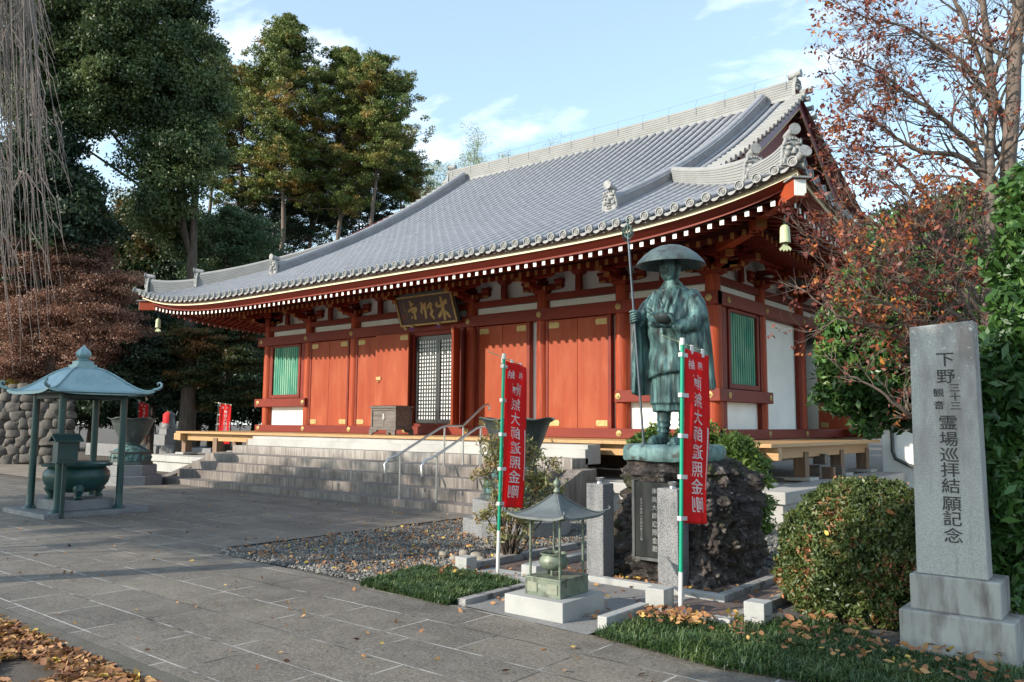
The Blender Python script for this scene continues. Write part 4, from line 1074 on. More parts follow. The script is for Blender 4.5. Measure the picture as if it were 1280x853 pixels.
# wind bells
def bell(x, y, z, label):
    t = thing('wind_bell', label, 'bell', (x, y, z), group='pale bronze bells under the roof corners')
    mb = MB(); mb.lathe([(.008, .30), (.05, .285), (.075, .25), (.082, .2), (.088, 0), (.095, -.02), (.086, -.02), (.075, .22), (.01, .26)], n=20); mb.build('bell_body', M['bell'], t, smooth=50)
    mb = MB(); mb.tube([(0, 0, .29), (.02, 0, .33), (0, 0, .37), (-.02, 0, .33), (0, 0, .29)], .008, 6); mb.tube([(0, 0, .36), (0, 0, .46)], .006, 6); mb.build('hook', M['teal_dark'], t)
    mb = MB(); mb.tube([(0, 0, .2), (0, 0, -.06)], .006, 6); mb.build('rod', M['teal_dark'], t)
    mb = MB(); mb.prism([(-.025, -.02), (.025, -.02), (.05, -.07), (.10, -.12), (.085, -.16), (.05, -.13), (.03, -.17), (0, -.14), (-.03, -.17), (-.05, -.13), (-.085, -.16), (-.10, -.12), (-.05, -.07)], -.006, .006, 'y'); o = mb.build('clapper_plate', M['bell'], t); o.rotation_euler = (0, 0, .6)
bell(-4.95, 13.40, 4.72, 'pale bell hanging under the right roof corner near the bare tree'); bell(-26.55, 13.42, 4.78, 'pale bell hanging under the left roof corner against the dark trees')

# banners ------------------------------------------------------------
def cloth_mat():
    m = M['redcloth']; n = m.node_tree.nodes; l = m.node_tree.links; p = n['Principled BSDF']; tr = n.new('ShaderNodeBsdfTranslucent'); tr.inputs[0].default_value = (.9, .03, .03, 1)
    mx_ = n.new('ShaderNodeMixShader'); mx_.inputs[0].default_value = .45; l.new(p.outputs[0], mx_.inputs[1]); l.new(tr.outputs[0], mx_.inputs[2]); l.new(mx_.outputs[0], n['Material Output'].inputs[0])
    m = M['whitecloth']; n = m.node_tree.nodes; l = m.node_tree.links; p = n['Principled BSDF']; tr = n.new('ShaderNodeBsdfTranslucent'); tr.inputs[0].default_value = (.8, .8, .8, 1)
    mx_ = n.new('ShaderNodeMixShader'); mx_.inputs[0].default_value = .35; l.new(p.outputs[0], mx_.inputs[1]); l.new(tr.outputs[0], mx_.inputs[2]); l.new(mx_.outputs[0], n['Material Output'].inputs[0])
cloth_mat()
def banner(base, d, wd, z0, z1, label, zpole, zwhite, sag=.06, lean=(0, 0), detail=True, pole='pole', seed=0, amp=1.0):
    t = thing('prayer_banner', label, 'banner', (base[0], base[1], 0), group='red prayer banners on green poles')
    D = Vector((d[0], d[1], 0)).normalized(); Nn = Vector((-D.y, D.x, 0)); r = .017 if detail else .02
    def ax(z): return Vector((lean[0]*z, lean[1]*z, z))
    mb = MB(); mb.tube([ax(-.03), ax(zwhite)], r*1.12, 12); mb.build('pole_foot', M['polew'], t, smooth=50)
    mb = MB(); mb.tube([ax(zwhite), ax(zpole - .02)], r, 12); mb.build('pole', M[pole], t, smooth=50)
    mb = MB(); mb.tube([ax(zpole - .045), ax(zpole + .015)], r*1.25, 12); mb.build('pole_cap', M['polew'], t, smooth=50)
    rodz = lambda s: zpole - .01 - sag*1.25*s/.3
    mb = MB(); mb.tube([ax(0) + D*s + Vector((0, 0, rodz(s))) for s in (-.16, 0, wd*.5, wd + .03)], .005, 6); mb.build('cross_rod', M['bell'], t)
    def S(a, b, off=0):      # a 0..wd across, b height
        hgt = (z1 - b)/(z1 - z0); dz = -sag*a/.3*(1 - .55*hgt)
        wv = amp*(.018*sin(a*14 + b*2.1 + seed) + .012*sin(a*31 - b*3.7 + seed*2) + .010*sin(b*5 + a*8 + seed))*min(1, a/.06)
        return ax(b) + D*(a + .028 + .012*sin(b*3 + seed)*hgt) + Nn*(wv + off) + Vector((0, 0, dz))
    nx, nz_ = 14, 60; mb = MB()
    mb.rings([[S(wd*i/nx, z0 + (z1-z0)*k/nz_) for i in range(nx+1)] for k in range(nz_+1)], False, False, closed=False)
    o = mb.build('cloth', M['redcloth'], t, smooth=60)
    so_m = o.modifiers.new('thick', 'SOLIDIFY'); so_m.thickness = .0015; so_m.offset = 0
    for k in range(5):
        mb = MB(); z = z1 - .06 - (z1 - z0 - .1)*k/4.0; mb.rings([[ax(z + q) - D*.024 + Nn*.022*s_, ax(z + q) - D*.024 - Nn*.022*s_, S(.035, z + q, -.004*s_), S(.035, z + q, .004*s_)] for q, s_ in ((-.018, 1), (.018, 1))]); mb.build('tab', M['whitecloth'], t)
    for a in (.02, wd*.5, wd - .02):
        mb = MB(); c = ax(0) + D*(a + .028); mb.rings([[c + D*q + Nn*.008 + Vector((0, 0, zz_)), c - D*q + Nn*.008 + Vector((0, 0, zz_)), c - D*q - Nn*.008 + Vector((0, 0, zz_)), c + D*q - Nn*.008 + Vector((0, 0, zz_))] for q, zz_ in ((.013, rodz(a) + .008), (.013, z1 - sag*a/.3 - .02))]); mb.build('tab', M['whitecloth'], t)
    sp = (z1 - z0)
    for side in (1, -1):
        mb = MB(); fn = lambda a, b: S(a, b, .0035*side)
        put(mb, '納', wd*.27, z1 - .125*sp/1.5, -.075, .10, fn); put(mb, '奉', wd*.66, z1 - .125*sp/1.5, -.085, .10, fn)
        for i, ch in enumerate('南無大師遍照金剛'):
            put(mb, ch, wd*.53, z1 - (.27 + i*.152)*sp/1.5, -.135, .145, fn)
        if detail: pass
        mb.rings([[fn(wd*.90, b), fn(wd*.95, b)] for b in [z0 + .30 + (.55)*k/20 for k in range(21)]], False, False, closed=False)
        mb.build('lettering', M['whitecloth'], t)
BD = (.163, .986)
banner((-3.33, 6.35), (.384, .921), .285, .76, 2.27, 'red prayer banner in front of the rock, its pole standing in leaf-strewn grass', 2.34, .35, lean=(.017, .012), seed=1)
banner((-5.56, 6.58), BD, .30, .72, 2.27, 'red prayer banner beside the small bronze lantern, in front of the leafy bush', 2.33, .48, lean=(.02, .01), seed=4)
banner((-27.55, 16.4), (.80, .60), .46, .78, 2.25, 'distant red banner seen over the left end of the veranda', 2.3, .3, sag=.03, seed=2, detail=False, pole='teal_dark')
banner((-32.75, 15.9), (.80, .60), .40, .95, 2.4, 'distant red banner seen above the left lotus basin', 2.45, .3, sag=.1, seed=3, detail=False, pole='teal_dark')

# granite posts and tablet ---------------------------------------------
def gpost(x, y, s, h, label):
    t = thing('granite_post', label, 'stone post', (x, y, 0), group='grey granite posts in front of the rock')
    mb = MB(); mb.box(-s/2, s/2, -s/2, s/2, -.02, h); mb.build('shaft', M['granite_dark'], t, bevel=.008)
    mb = MB(); mb.lathe([(.04, 0), (.036, .012), (.032, .02), (.05, .045), (.052, .06), (.045, .06), (.035, .04), (.0, .035)], (0, 0, h), 18); mb.build('metal_cup', M['steel'], t, smooth=40)
gpost(-4.75, 7.295, .21, .975, 'speckled grey granite post to the left of the black tablet'); gpost(-3.94, 7.38, .23, .965, 'speckled grey granite post to the right of the black tablet')
tb = thing('stone_tablet', 'black polished inscribed tablet set in the front of the rock', 'tablet', (-4.21, 7.46, .24))
mb = MB(); mb.box(-.20, .20, -.02, .06, 0, .76); mb.build('slab', M['tablet'], tb, bevel=.004)
mb = MB(); mb.box(-.235, -.202, -.03, .05, -.02, .78); mb.box(-.20, .23, -.028, .05, -.035, -.003); mb.build('surround', mat('dark_tablet_edge', (.10, .10, .098), (.07, .07, .068), 9, .7), tb, bevel=.004)
mb = MB(); fn = lambda a, b: (a, -.0235, b)
for i, ch in enumerate('南無大師遍照金剛'): put(mb, ch, .03, .675 - i*.083, .060, .066, fn)
for i, ch in enumerate('弘法大師御入定記念建立之碑'): put(mb, ch, -.125, .585 - i*.034, .030, .030, fn)
mb.build('inscription', M['tabtext'], tb)

# rock ------------------------------------------------------------------
def rock_mesh():
    mb = MB(); n, m = 260, 170; C = Vector((-4.20, 8.17, 0)); rr = []
    tab = [(-.05, .80, .72), (.12, .80, .70), (.45, .76, .68), (.8, .73, .66), (1.0, .67, .62), (1.13, .60, .56), (1.2, .56, .52), (1.24, .48, .45), (1.255, .30, .28), (1.26, .001, .001)]
    L_ = [0]; 
    for a, b in zip(tab[:-1], tab[1:]): L_.append(L_[-1] + sqrt((b[0]-a[0])**2 + (b[1]-a[1])**2))
    tot = L_[-1]
    for k in range(m+1):
        s = tot*k/m; i = min(len(tab)-2, max(j for j in range(len(L_)) if L_[j] <= s + 1e-9)); f = (s - L_[i])/(L_[i+1]-L_[i]) if i < len(L_)-1 else 0; f = min(1, f)
        z, rx, ry = [tab[i][q]*(1-f) + tab[i+1][q]*f for q in range(3)]; ring = []
        for j in range(n):
            a = 2*pi*j/n; c, s_ = cos(a), sin(a); e = 2/3.0; x = rx*abs(c)**e*(1 if c > 0 else -1); y = ry*abs(s_)**e*(1 if s_ > 0 else -1)
            p = Vector((x, y, z)); nrm = Vector((x/(rx*rx+1e-4), y/(ry*ry+1e-4), max(0, (z-.9)*2.5))).normalized()
            q = p*1.0
            v1 = noise.voronoi(q*4.2)[0]; v2 = noise.voronoi(q*10.5 + Vector((5, 1, 2)))[0]
            d = .17*(noise.fractal(q*1.9, 1.0, 2.0, 3)) + .13*(v1[1]-v1[0]) + .075*(v2[1]-v2[0]) + .05*noise.fractal(q*12, .7, 2.1, 5) - .07
            if z > 1.1: d *= .45
            if abs(x + .01) < .26 and y < -.3 and .15 < z < 1.05: d = min(d, .0) - .02
            ring.append(C + p + nrm*d*min(1, max(.15, rx/.3)))
        rr.append(ring)
    return mb.rings(rr, False, True)
def rock_mat():
    m, n, l, p = new_mat('mossy_lava_rock'); g = n.new('ShaderNodeNewGeometry')
    def nz(s, d=6, st=(1,1,1)):
        mpn = n.new('ShaderNodeMapping'); mpn.inputs['Scale'].default_value = st; l.new(g.outputs['Position'], mpn.inputs[0]); t = n.new('ShaderNodeTexNoise'); t.inputs['Scale'].default_value = s; t.inputs['Detail'].default_value = d; t.inputs['Roughness'].default_value = .65; l.new(mpn.outputs[0], t.inputs[0]); return t.outputs[0]
    def mix(v, a, b, lo, hi):
        r = n.new('ShaderNodeMapRange'); r.inputs[1].default_value = lo; r.inputs[2].default_value = hi; l.new(v, r.inputs[0]); x = n.new('ShaderNodeMixRGB'); l.new(r.outputs[0], x.inputs[0])
        for i, c in ((1, a), (2, b)):
            if isinstance(c, tuple): x.inputs[i].default_value = (*c, 1)
            else: l.new(c, x.inputs[i])
        return x.outputs[0]
    c = mix(nz(3.5), (.026, .021, .019), (.115, .09, .08), .36, .62); c = mix(nz(12), c, (.018, .015, .014), .52, .64); c = mix(nz(9, 8), c, (.27, .25, .23), .57, .68); c = mix(nz(2.6, 7), c, (.055, .06, .018), .55, .66); c = mix(nz(5, 8), c, (.30, .32, .27), .66, .70)
    l.new(c, p.inputs['Base Color']); p.inputs['Roughness'].default_value = .9
    b = n.new('ShaderNodeBump'); b.inputs['Strength'].default_value = 1; b.inputs['Distance'].default_value = .05; l.new(nz(26, 8), b.inputs['Height']); l.new(b.outputs[0], p.inputs['Normal']); return m
rk = rock_mesh().build('lava_rock', rock_mat()); tag(rk, 'rough dark lava rock mound with moss carrying the bronze monk', 'rock')
rk.data.shade_smooth(); rk.data.set_sharp_from_angle(angle=radians(42))

# monk statue -----------------------------------------------------------
MS = Vector((-4.26, 8.03, 1.385)); MR = radians(-7)
monk = thing('monk_statue', 'green patina bronze statue of a monk with wide hat, staff and bowl', 'statue', MS, MR)
mb = MB(); n = 60; rr = []
for z, q in ((-.17, .98), (-.15, 1), (-.06, 1.0), (-.015, .97), (0, .90)):
    rr.append([((.50*abs(cos(2*pi*j/n))**.6*(1 if cos(2*pi*j/n) > 0 else -1))*q*(1 + .05*noise.noise(Vector((cos(2*pi*j/n)*2, sin(2*pi*j/n)*2, 3)))), (.46*abs(sin(2*pi*j/n))**.6*(1 if sin(2*pi*j/n) > 0 else -1))*q, z + .012*noise.noise(Vector((j*.4, z*9, 1)))) for j in range(n)])
mb.rings(rr); mb.build('bronze_plate', mat('pale_patina_plate', (.20, .33, .32), (.10, .17, .165), 6, .6, metal=.2, bump=.5, bscale=12, c3=(.07, .08, .07), s3=9), monk, smooth=60)
def E_(cx, cy, z, rx, ry, n=72, k=0, amp=0, ph=0, tx=0, hem=None):
    r = []
    for j in range(n):
        a = 2*pi*j/n; q = 1 + amp*sin(k*a + ph) if k else 1
        zz_ = z + (hem(a) if hem else 0) + tx*cos(a); r.append((cx + rx*q*cos(a), cy + ry*q*sin(a), zz_))
    return r
mb = MB()
mb.rings([E_(0, .0, z, rx, ry, k=28, amp=.02, n=112) for z, rx, ry in ((.36, .235, .19), (.50, .235, .19), (.9, .22, .18))])
mb.rings([E_(0, .0, z, rx, ry, k=30, amp=.035, n=120) for z, rx, ry in ((.44, .262, .215), (.62, .255, .21), (.80, .245, .2), (1.0, .24, .19))])
hem = lambda a: .055*cos(a - .3) - .03*sin(a)
mb.rings([E_(0, -.005, z, rx, ry, k=9, amp=am, ph=z*4, hem=(hem if z < 1.0 else None)) for z, rx, ry, am in ((.745, .290, .245, .020), (.78, .296, .25, .018), (.9, .285, .24, .014), (1.05, .27, .225, .012), (1.2, .262, .22, .01))])
mb.rings([E_(0, cy, z, rx, ry, k=7, amp=.012, ph=z*7) for z, cy, rx, ry in ((1.1, -.005, .262, .215), (1.22, -.02, .27, .225), (1.36, -.015, .29, .225), (1.5, 0, .305, .215), (1.60, .01, .30, .19), (1.67, .015, .25, .16), (1.73, .01, .17, .125), (1.78, 0, .11, .10), (1.82, 0, .08, .085))])
mb.tube([(0, .01, 1.76), (0, -.01, 1.90)], [.078, .07], 20)
mb.rings([[(.108*q*cos(2*pi*j/24), -.035 + .125*q*sin(2*pi*j/24), z) for j in range(24)] for z, q in ((1.80, .35), (1.825, .68), (1.865, .90), (1.92, 1.03), (1.98, 1.08), (2.03, 1.05), (2.08, .9), (2.12, .5))])
mb.tube([(0, -.155, 2.01), (0, -.175, 1.955), (0, -.15, 1.945)], [.012, .022, .015], 8)
for sx in (-1, 1): mb.tube([(sx*.106, -.02, 2.02), (sx*.118, -.01, 1.98), (sx*.106, -.02, 1.93)], [.015, .02, .015], 8)
mb.tube([(-.03, -.150, 1.905), (.03, -.150, 1.905)], .013, 8); mb.tube([(-.06, -.145, 2.035), (.06, -.145, 2.035)], .014, 8)
# lapels: strips from the neck down to the belly
for sx in (-1, 1):
    mb.tube([(sx*.10, .03, 1.78), (sx*.115, -.10, 1.70), (sx*.10, -.20, 1.55), (sx*.07, -.235, 1.38), (sx*.05, -.245, 1.2)] if sx > 0 else [(-.10, .03, 1.78), (-.10, -.10, 1.70), (-.04, -.19, 1.58), (.06, -.225, 1.45)], [.022, .024, .024, .022, .018] if sx > 0 else [.02, .022, .022, .018], 10)
mb.tube([(-.17, -.10, 1.70), (-.20, -.17, 1.55), (-.20, -.19, 1.4)], .014, 8); mb.tube([(.17, -.10, 1.70), (.17, -.19, 1.5), (.16, -.22, 1.25)], .013, 8)
mb.tube([(-.20, -.20, 1.42), (-.10, -.245, 1.34), (0, -.255, 1.33), (.1, -.24, 1.38)], .012, 8); mb.tube([(-.21, -.19, 1.50), (-.08, -.24, 1.42), (.04, -.24, 1.44)], .010, 8)
# arms
mb.tube([(.22, .02, 1.63), (.30, .0, 1.52), (.355, -.04, 1.36), (.34, -.14, 1.27), (.27, -.27, 1.26), (.22, -.34, 1.27)], [.10, .115, .115, .10, .075, .048], 20)
mb.tube([(-.22, .02, 1.63), (-.29, -.02, 1.52), (-.335, -.10, 1.40), (-.325, -.20, 1.38), (-.30, -.27, 1.40)], [.10, .11, .10, .08, .045], 20)
def drape(top, bot, th, nf=6, amp=.018, nu=26, nv=34, bulge=.02):
    """hanging sleeve between two paths, with vertical folds"""
    def lerp(path, t):
        s = t*(len(path)-1); i = min(int(s), len(path)-2); f = s - i; return Vector(path[i])*(1-f) + Vector(path[i+1])*f
    rings = []
    for v in range(nv+1):
        f = v/nv; out = []; back = []
        for u in range(nu+1):
            t = u/nu; a = lerp(top, t); b = lerp(bot, t); p = a*(1-f) + b*f
            tg = (lerp(top, min(1, t+.05)) - lerp(top, max(0, t-.05)))*(1-f) + (lerp(bot, min(1, t+.05)) - lerp(bot, max(0, t-.05)))*f; tg.z = 0; tg.normalize(); nn = Vector((-tg.y, tg.x, 0))
            w_ = sin(nf*pi*t + f*1.2)*amp*(.3 + f) ; thk = th*(.55 + .6*sin(pi*min(1, f*1.1)*.8))*(.35 + .65*sin(pi*(.06 + .88*t)))
            out.append(p + nn*(w_ + thk)); back.append(p + nn*(w_ - thk))
        rings.append(out + back[::-1])
    mb.rings(rings)
drape([(.37, .10, 1.50), (.40, -.03, 1.36), (.34, -.16, 1.26), (.22, -.33, 1.25)], [(.41, .14, .62), (.43, .04, .58), (.38, -.06, .66), (.30, -.18, .86)], .055, 7, .016)
drape([(-.31, .06, 1.50), (-.34, -.08, 1.42), (-.33, -.20, 1.38), (-.295, -.29, 1.38)], [(-.22, .05, .60), (-.29, -.06, .545), (-.34, -.17, .53), (-.34, -.30, .56)], .050, 6, .014)
# legs and feet
for x, f0, fz in ((-.10, -.06, 0), (.11, .05, 0)):
    mb.tube([(x, f0 + .02, .55), (x, f0 + .02, .36), (x, f0 + .01, .20), (x, f0, .09), (x, f0, .05)], [.085, .082, .07, .055, .06], 18)
    mb.tube([(x, f0 + .07, .045), (x, f0 - .02, .06), (x, f0 - .12, .05), (x, f0 - .21, .035), (x, f0 - .245, .03)], [.045, .06, .055, .05, .03], 16)
    for z in (.14, .20, .26): mb.tube([(x + .077*cos(t), f0 + .01 + .077*sin(t), z + .012*sin(2*t)) for t in [2*pi*q/12 for q in range(13)]], .008, 6)
    mb.box(x - .06, x + .06, f0 - .26, f0 + .11, .0, .022)
    mb.tube([(x - .06, f0 - .08, .02), (x - .03, f0 - .13, .09), (x + .03, f0 - .13, .09), (x + .06, f0 - .08, .02)], .010, 6)
raw = mb.build('raw', M['bronze'])
rm = raw.modifiers.new('r', 'REMESH'); rm.mode = 'VOXEL'; rm.voxel_size = .0095
sm = raw.modifiers.new('s', 'SMOOTH'); sm.factor = .5; sm.iterations = 2
dg = bpy.context.evaluated_depsgraph_get(); me = bpy.data.meshes.new_from_object(raw.evaluated_get(dg)); bpy.data.objects.remove(raw)
nv_ = len(me.vertices); co = np.empty(nv_*3, np.float32); me.vertices.foreach_get('co', co); co = co.reshape(-1, 3)
nr = np.array([v.normal[:] for v in me.vertices], np.float32)
dsp = np.zeros(nv_, np.float32)
for i in range(nv_):
    x, y, z = co[i]
    if .35 < z < 1.70:
        dsp[i] = .013*noise.fractal(Vector((x*9 + z*1.5, y*9, z*1.6)), 1.0, 2.0, 3)
        if .78 < z < 1.3 and abs(x) < .24 and y < 0: dsp[i] += .007*sin((x*1.1 + z*1.5)*20 + 2.2*sin(x*5 + z*3))
        if z > 1.3 and abs(x) < .3: dsp[i] += .006*sin((abs(x)*1.6 - z*.9)*34)
co += nr*dsp[:, None]; me.vertices.foreach_set('co', co.ravel())
mb = MB(); mb.v = [tuple(c) for c in co]; mb.f = [tuple(p.vertices) for p in me.polygons]; mb.mi = [0]*len(mb.f)
# right fist round the staff
def SP(z): f = z/2.49; return Vector((-.15 - .24*f, -.35 + .05*f, z))
def fist():
    c = SP(1.41); mb.rings([[(c.x + .03 + .030*cos(a)*q, c.y + .035 + .040*sin(a)*q, c.z + h) for a in [2*pi*j/14 for j in range(14)]] for h, q in ((-.06, .5), (-.05, .9), (-.01, 1.05), (.035, 1.0), (.055, .6))])
    for i in range(4):
        z = c.z + .038 - .0265*i; R_ = .036 - .001*i; l0, l1 = (-.2, 3.7 - .15*i)
        mb.tube([(c.x + (R_ + .004*sin(3*t))*cos(t0), c.y + (R_)*sin(t0), z - .004*k) for k, (t, t0) in enumerate([(q, .3 - q) for q in [l0 + (l1-l0)*k/9 for k in range(10)]])], [.0145]*8 + [.013, .009], 10)
    mb.tube([(c.x + .045, c.y + .02, c.z + .02), (c.x + .035, c.y - .02, c.z + .055), (c.x + .0, c.y - .045, c.z + .055), (c.x - .025, c.y - .045, c.z + .045)], [.019, .017, .015, .011], 10)
fist()
# left hand under the bowl
BC = Vector((.17, -.40, 1.335))
mb.rings([[(BC.x + .03 + .055*cos(a)*q, BC.y + .05 + .06*sin(a)*q, BC.z - .075 + h) for a in [2*pi*j/14 for j in range(14)]] for h, q in ((-.02, .6), (-.008, .95), (.012, 1.0), (.022, .7))])
for i, (dx, l_) in enumerate(((-.045, .085), (-.015, .10), (.015, .095), (.045, .075))):
    mb.tube([(BC.x + .02 + dx*.9, BC.y + .02, BC.z - .075), (BC.x - .02 + dx*1.1, BC.y - .03, BC.z - .085), (BC.x - .05 + dx*1.1, BC.y - .03 - l_*.45, BC.z - .078), (BC.x - .07 + dx*1.15, BC.y - .03 - l_*.8, BC.z - .06)], [.015, .014, .013, .009], 9)
mb.tube([(BC.x + .08, BC.y + .05, BC.z - .06), (BC.x + .115, BC.y + .0, BC.z - .02), (BC.x + .105, BC.y - .03, BC.z + .02), (BC.x + .085, BC.y - .045, BC.z + .035)], [.019, .017, .014, .010], 9)
mb.tube([(BC.x + .06, BC.y + .09, BC.z - .065), (BC.x + .09, BC.y + .16, BC.z - .06)], [.035, .04], 12)
body = mb.build('body', M['bronze'], monk, smooth=60)
mb = MB(); mb.lathe([(.001, 2.225), (.06, 2.22), (.14, 2.20), (.22, 2.16), (.30, 2.10), (.36, 2.035), (.382, 2.0), (.386, 1.99), (.378, 1.984), (.365, 2.0), (.30, 2.085), (.2, 2.14), (.08, 2.17), (.001, 2.175)], (0, -.02, 0), 48)
mb.build('hat', mat('hat_bronze', (.10, .145, .14), (.065, .085, .085), 5, .5, metal=.3, bump=.2, bscale=14, c3=(.05, .055, .055), s3=9), monk, smooth=50)
mb = MB(); mb.tube([SP(0), SP(.8), SP(1.6), SP(2.32)], .0135, 12); mb.build('staff', mat('grey_staff_bronze', (.11, .125, .14), (.085, .10, .11), 5, .4, metal=.4), monk, smooth=60)
mb = MB(); c = SP(2.40)
mb.tube([c + Vector((.052*cos(t), 0, .075*sin(t))) for t in [2*pi*q/16 for q in range(17)]], .009, 8); mb.tube([c + Vector((0, 0, -.08)), c + Vector((0, 0, .10))], .010, 8)
for sx, zz_ in ((-1, -.02), (1, -.02), (-1, .02), (1, .02)): mb.tube([c + Vector((sx*.045 + .022*cos(t), .03*sin(t)*sx, zz_ - .04 + .045*sin(t))) for t in [2*pi*q/12 for q in range(13)]], .0065, 6)
mb.lathe([(.001, 0), (.018, .012), (.012, .03), (.018, .04), (.001, .06)], tuple(c + Vector((0, 0, .09))), 10)
mb.build('staff_finial', M['bronze'], monk, smooth=60)
mb = MB(); mb.lathe([(.001, -.055), (.05, -.05), (.085, -.025), (.103, .012), (.104, .035), (.094, .058), (.085, .055), (.09, .03), (.07, -.02), (.001, -.04)], tuple(BC), 28); mb.build('bowl', M['bronze_dark'], monk, smooth=50)

# small bronze lantern shelter -------------------------------------------
tag(MB().box(-4.50, -3.89, 5.42, 6.04, -.02, .16).build('stone_plinth', M['granite'], bevel=.006), 'square pale granite plinth under the small bronze lantern shelter', 'plinth')
ln = thing('bronze_shelter', 'small grey green bronze lantern shelter with curled roof corners on a granite plinth', 'lantern', (-4.175, 5.73, .16))
mb = MB(); mb.box(-.185, .185, -.205, .205, 0, .15); mb.box(-.19, .19, -.21, .21, .138, .152); base_l = mb.build('base', M['olive'], ln, bevel=.003)
pale_ = mat('pale_olive', (.22, .23, .17), (.16, .17, .125), 20, .6)
for x_ in (-.105, .105): mb = MB(); mb.box(x_ - .05, x_ + .05, -.212, -.205, .03, .11); mb.build('plaque', pale_, base_l)
mb = MB()
fn = lambda a, b: (a, -.2068, b)
put(mb, '奉', -.026, .07, .05, .06, fn); put(mb, '納', .026, .07, .05, .06, fn); mb.build('lettering', mat('olive_relief', (.3, .32, .25), (.24, .25, .2), 20, .6), base_l)
for sx in (-1, 1):
    for sy in (-1, 1):
        mb = MB(); mb.cyl((sx*.155, sy*.17, .15), (sx*.155, sy*.17, .68), .0115, 10); mb.build('post', M['olive'], ln, smooth=60)
def curl_roof(hw, hd, z0, h, f, up, nn=24, th=.012):
    """four sided curved roof: f(q) height share from centre 0 to eave 1"""
    mb = MB()
    def P(x, y, dz=0):
        q = max(abs(x)/hw, abs(y)/hd); cq = min(abs(x)/hw, abs(y)/hd); return (x, y, z0 + h*f(q) + up*(cq**4)*(q**6) + dz)
    for dz in (0, -th):
        for i in range(nn):
            for j in range(nn):
                xs = [-hw + 2*hw*(i+a)/nn for a in (0, 1)]; ys = [-hd + 2*hd*(j+a)/nn for a in (0, 1)]
                mb.add([P(xs[0], ys[0], dz), P(xs[1], ys[0], dz), P(xs[1], ys[1], dz), P(xs[0], ys[1], dz)], [(0, 1, 2, 3)])
    for i in range(nn):
        for (xa, ya, xb, yb) in [(-hw + 2*hw*i/nn, s*hd, -hw + 2*hw*(i+1)/nn, s*hd) for s in (-1, 1)] + [(s*hw, -hd + 2*hd*i/nn, s*hw, -hd + 2*hd*(i+1)/nn) for s in (-1, 1)]:
            mb.add([P(xa, ya), P(xb, yb), P(xb, yb, -th*1.6), P(xa, ya, -th*1.6)], [(0, 1, 2, 3)])
    return mb, P
def merge(mbx, name, m, parent, ang=40):
    o = mbx.build(name, m, parent); bm = bmesh.new(); bm.from_mesh(o.data); bmesh.ops.remove_doubles(bm, verts=bm.verts, dist=1e-4); bmesh.ops.recalc_face_normals(bm, faces=bm.faces); bm.to_mesh(o.data); bm.free()
    o.data.shade_smooth(); o.data.set_sharp_from_angle(angle=radians(ang)); return o
mbx, P = curl_roof(.30, .32, .66, .20, lambda q: (1-q)**1.75, .035)
lr = merge(mbx, 'roof', M['lroof'], ln)
mb = MB()
for sx in (-1, 1):
    for sy in (-1, 1):
        mb.tube([tuple(Vector(P(sx*.30*q, sy*.32*q)) + Vector((0, 0, .004))) for q in [.1 + .9*k/10 for k in range(11)]], .006, 6)
        c = Vector(P(sx*.30, sy*.32)); d = Vector((sx, sy, 0)).normalized(); mb.tube([c, c + d*.02 + Vector((0, 0, .004)), c + d*.036 + Vector((0, 0, .02)), c + d*.026 + Vector((0, 0, .034)), c + d*.014 + Vector((0, 0, .026))], [.008, .008, .007, .006, .004], 8)
mb.build('hip_rib', M['lroof'], lr, smooth=60)
mb = MB(); mb.lathe([(.03, .85), (.032, .865), (.022, .875), (.016, .89), (.03, .905), (.034, .925), (.026, .945), (.008, .965), (.001, .985)], n=18); mb.build('finial', M['olive'], ln, smooth=60)
mb = MB()
for s in (-1, 1):
    pts = [(-.155 + .31*k/16, .66 - .02 - .02*abs(sin(k*pi/4))) for k in range(17)]; mb.prism([(-.155, .675)] + [(a, b) for a, b in pts] + [(.155, .675)], s*.17 - .004, s*.17 + .004, 'y')
    pts = [(-.17 + .34*k/16, .66 - .02 - .02*abs(sin(k*pi/4))) for k in range(17)]; mb.prism([(-.17, .675)] + [(a, b) for a, b in pts] + [(.17, .675)], s*.155 - .004, s*.155 + .004, 'x')
mb.build('valance', M['olive'], ln)
cb = thing('incense_bowl', 'small olive bronze bowl on three feet inside the lantern shelter', 'bowl', (-4.20, 5.72, .312))
mb = MB(); mb.lathe([(.001, .035), (.05, .04), (.085, .065), (.10, .10), (.097, .135), (.082, .158), (.080, .166), (.095, .176), (.095, .184), (.078, .182), (.07, .165), (.085, .12), (.06, .06), (.001, .05)], n=32); mb.v = [(x*1.28, y*1.28, z) for x, y, z in mb.v]; mb.build('vessel', M['olive'], cb, smooth=50)
for k in range(3):
    a = 2*pi*k/3 - 1.2; mb = MB(); mb.tube([(.05*cos(a), .05*sin(a), .05), (.062*cos(a), .062*sin(a), .02), (.058*cos(a), .058*sin(a), 0)], [.020, .012, .015], 10); mb.build('foot', M['olive'], cb, smooth=60)

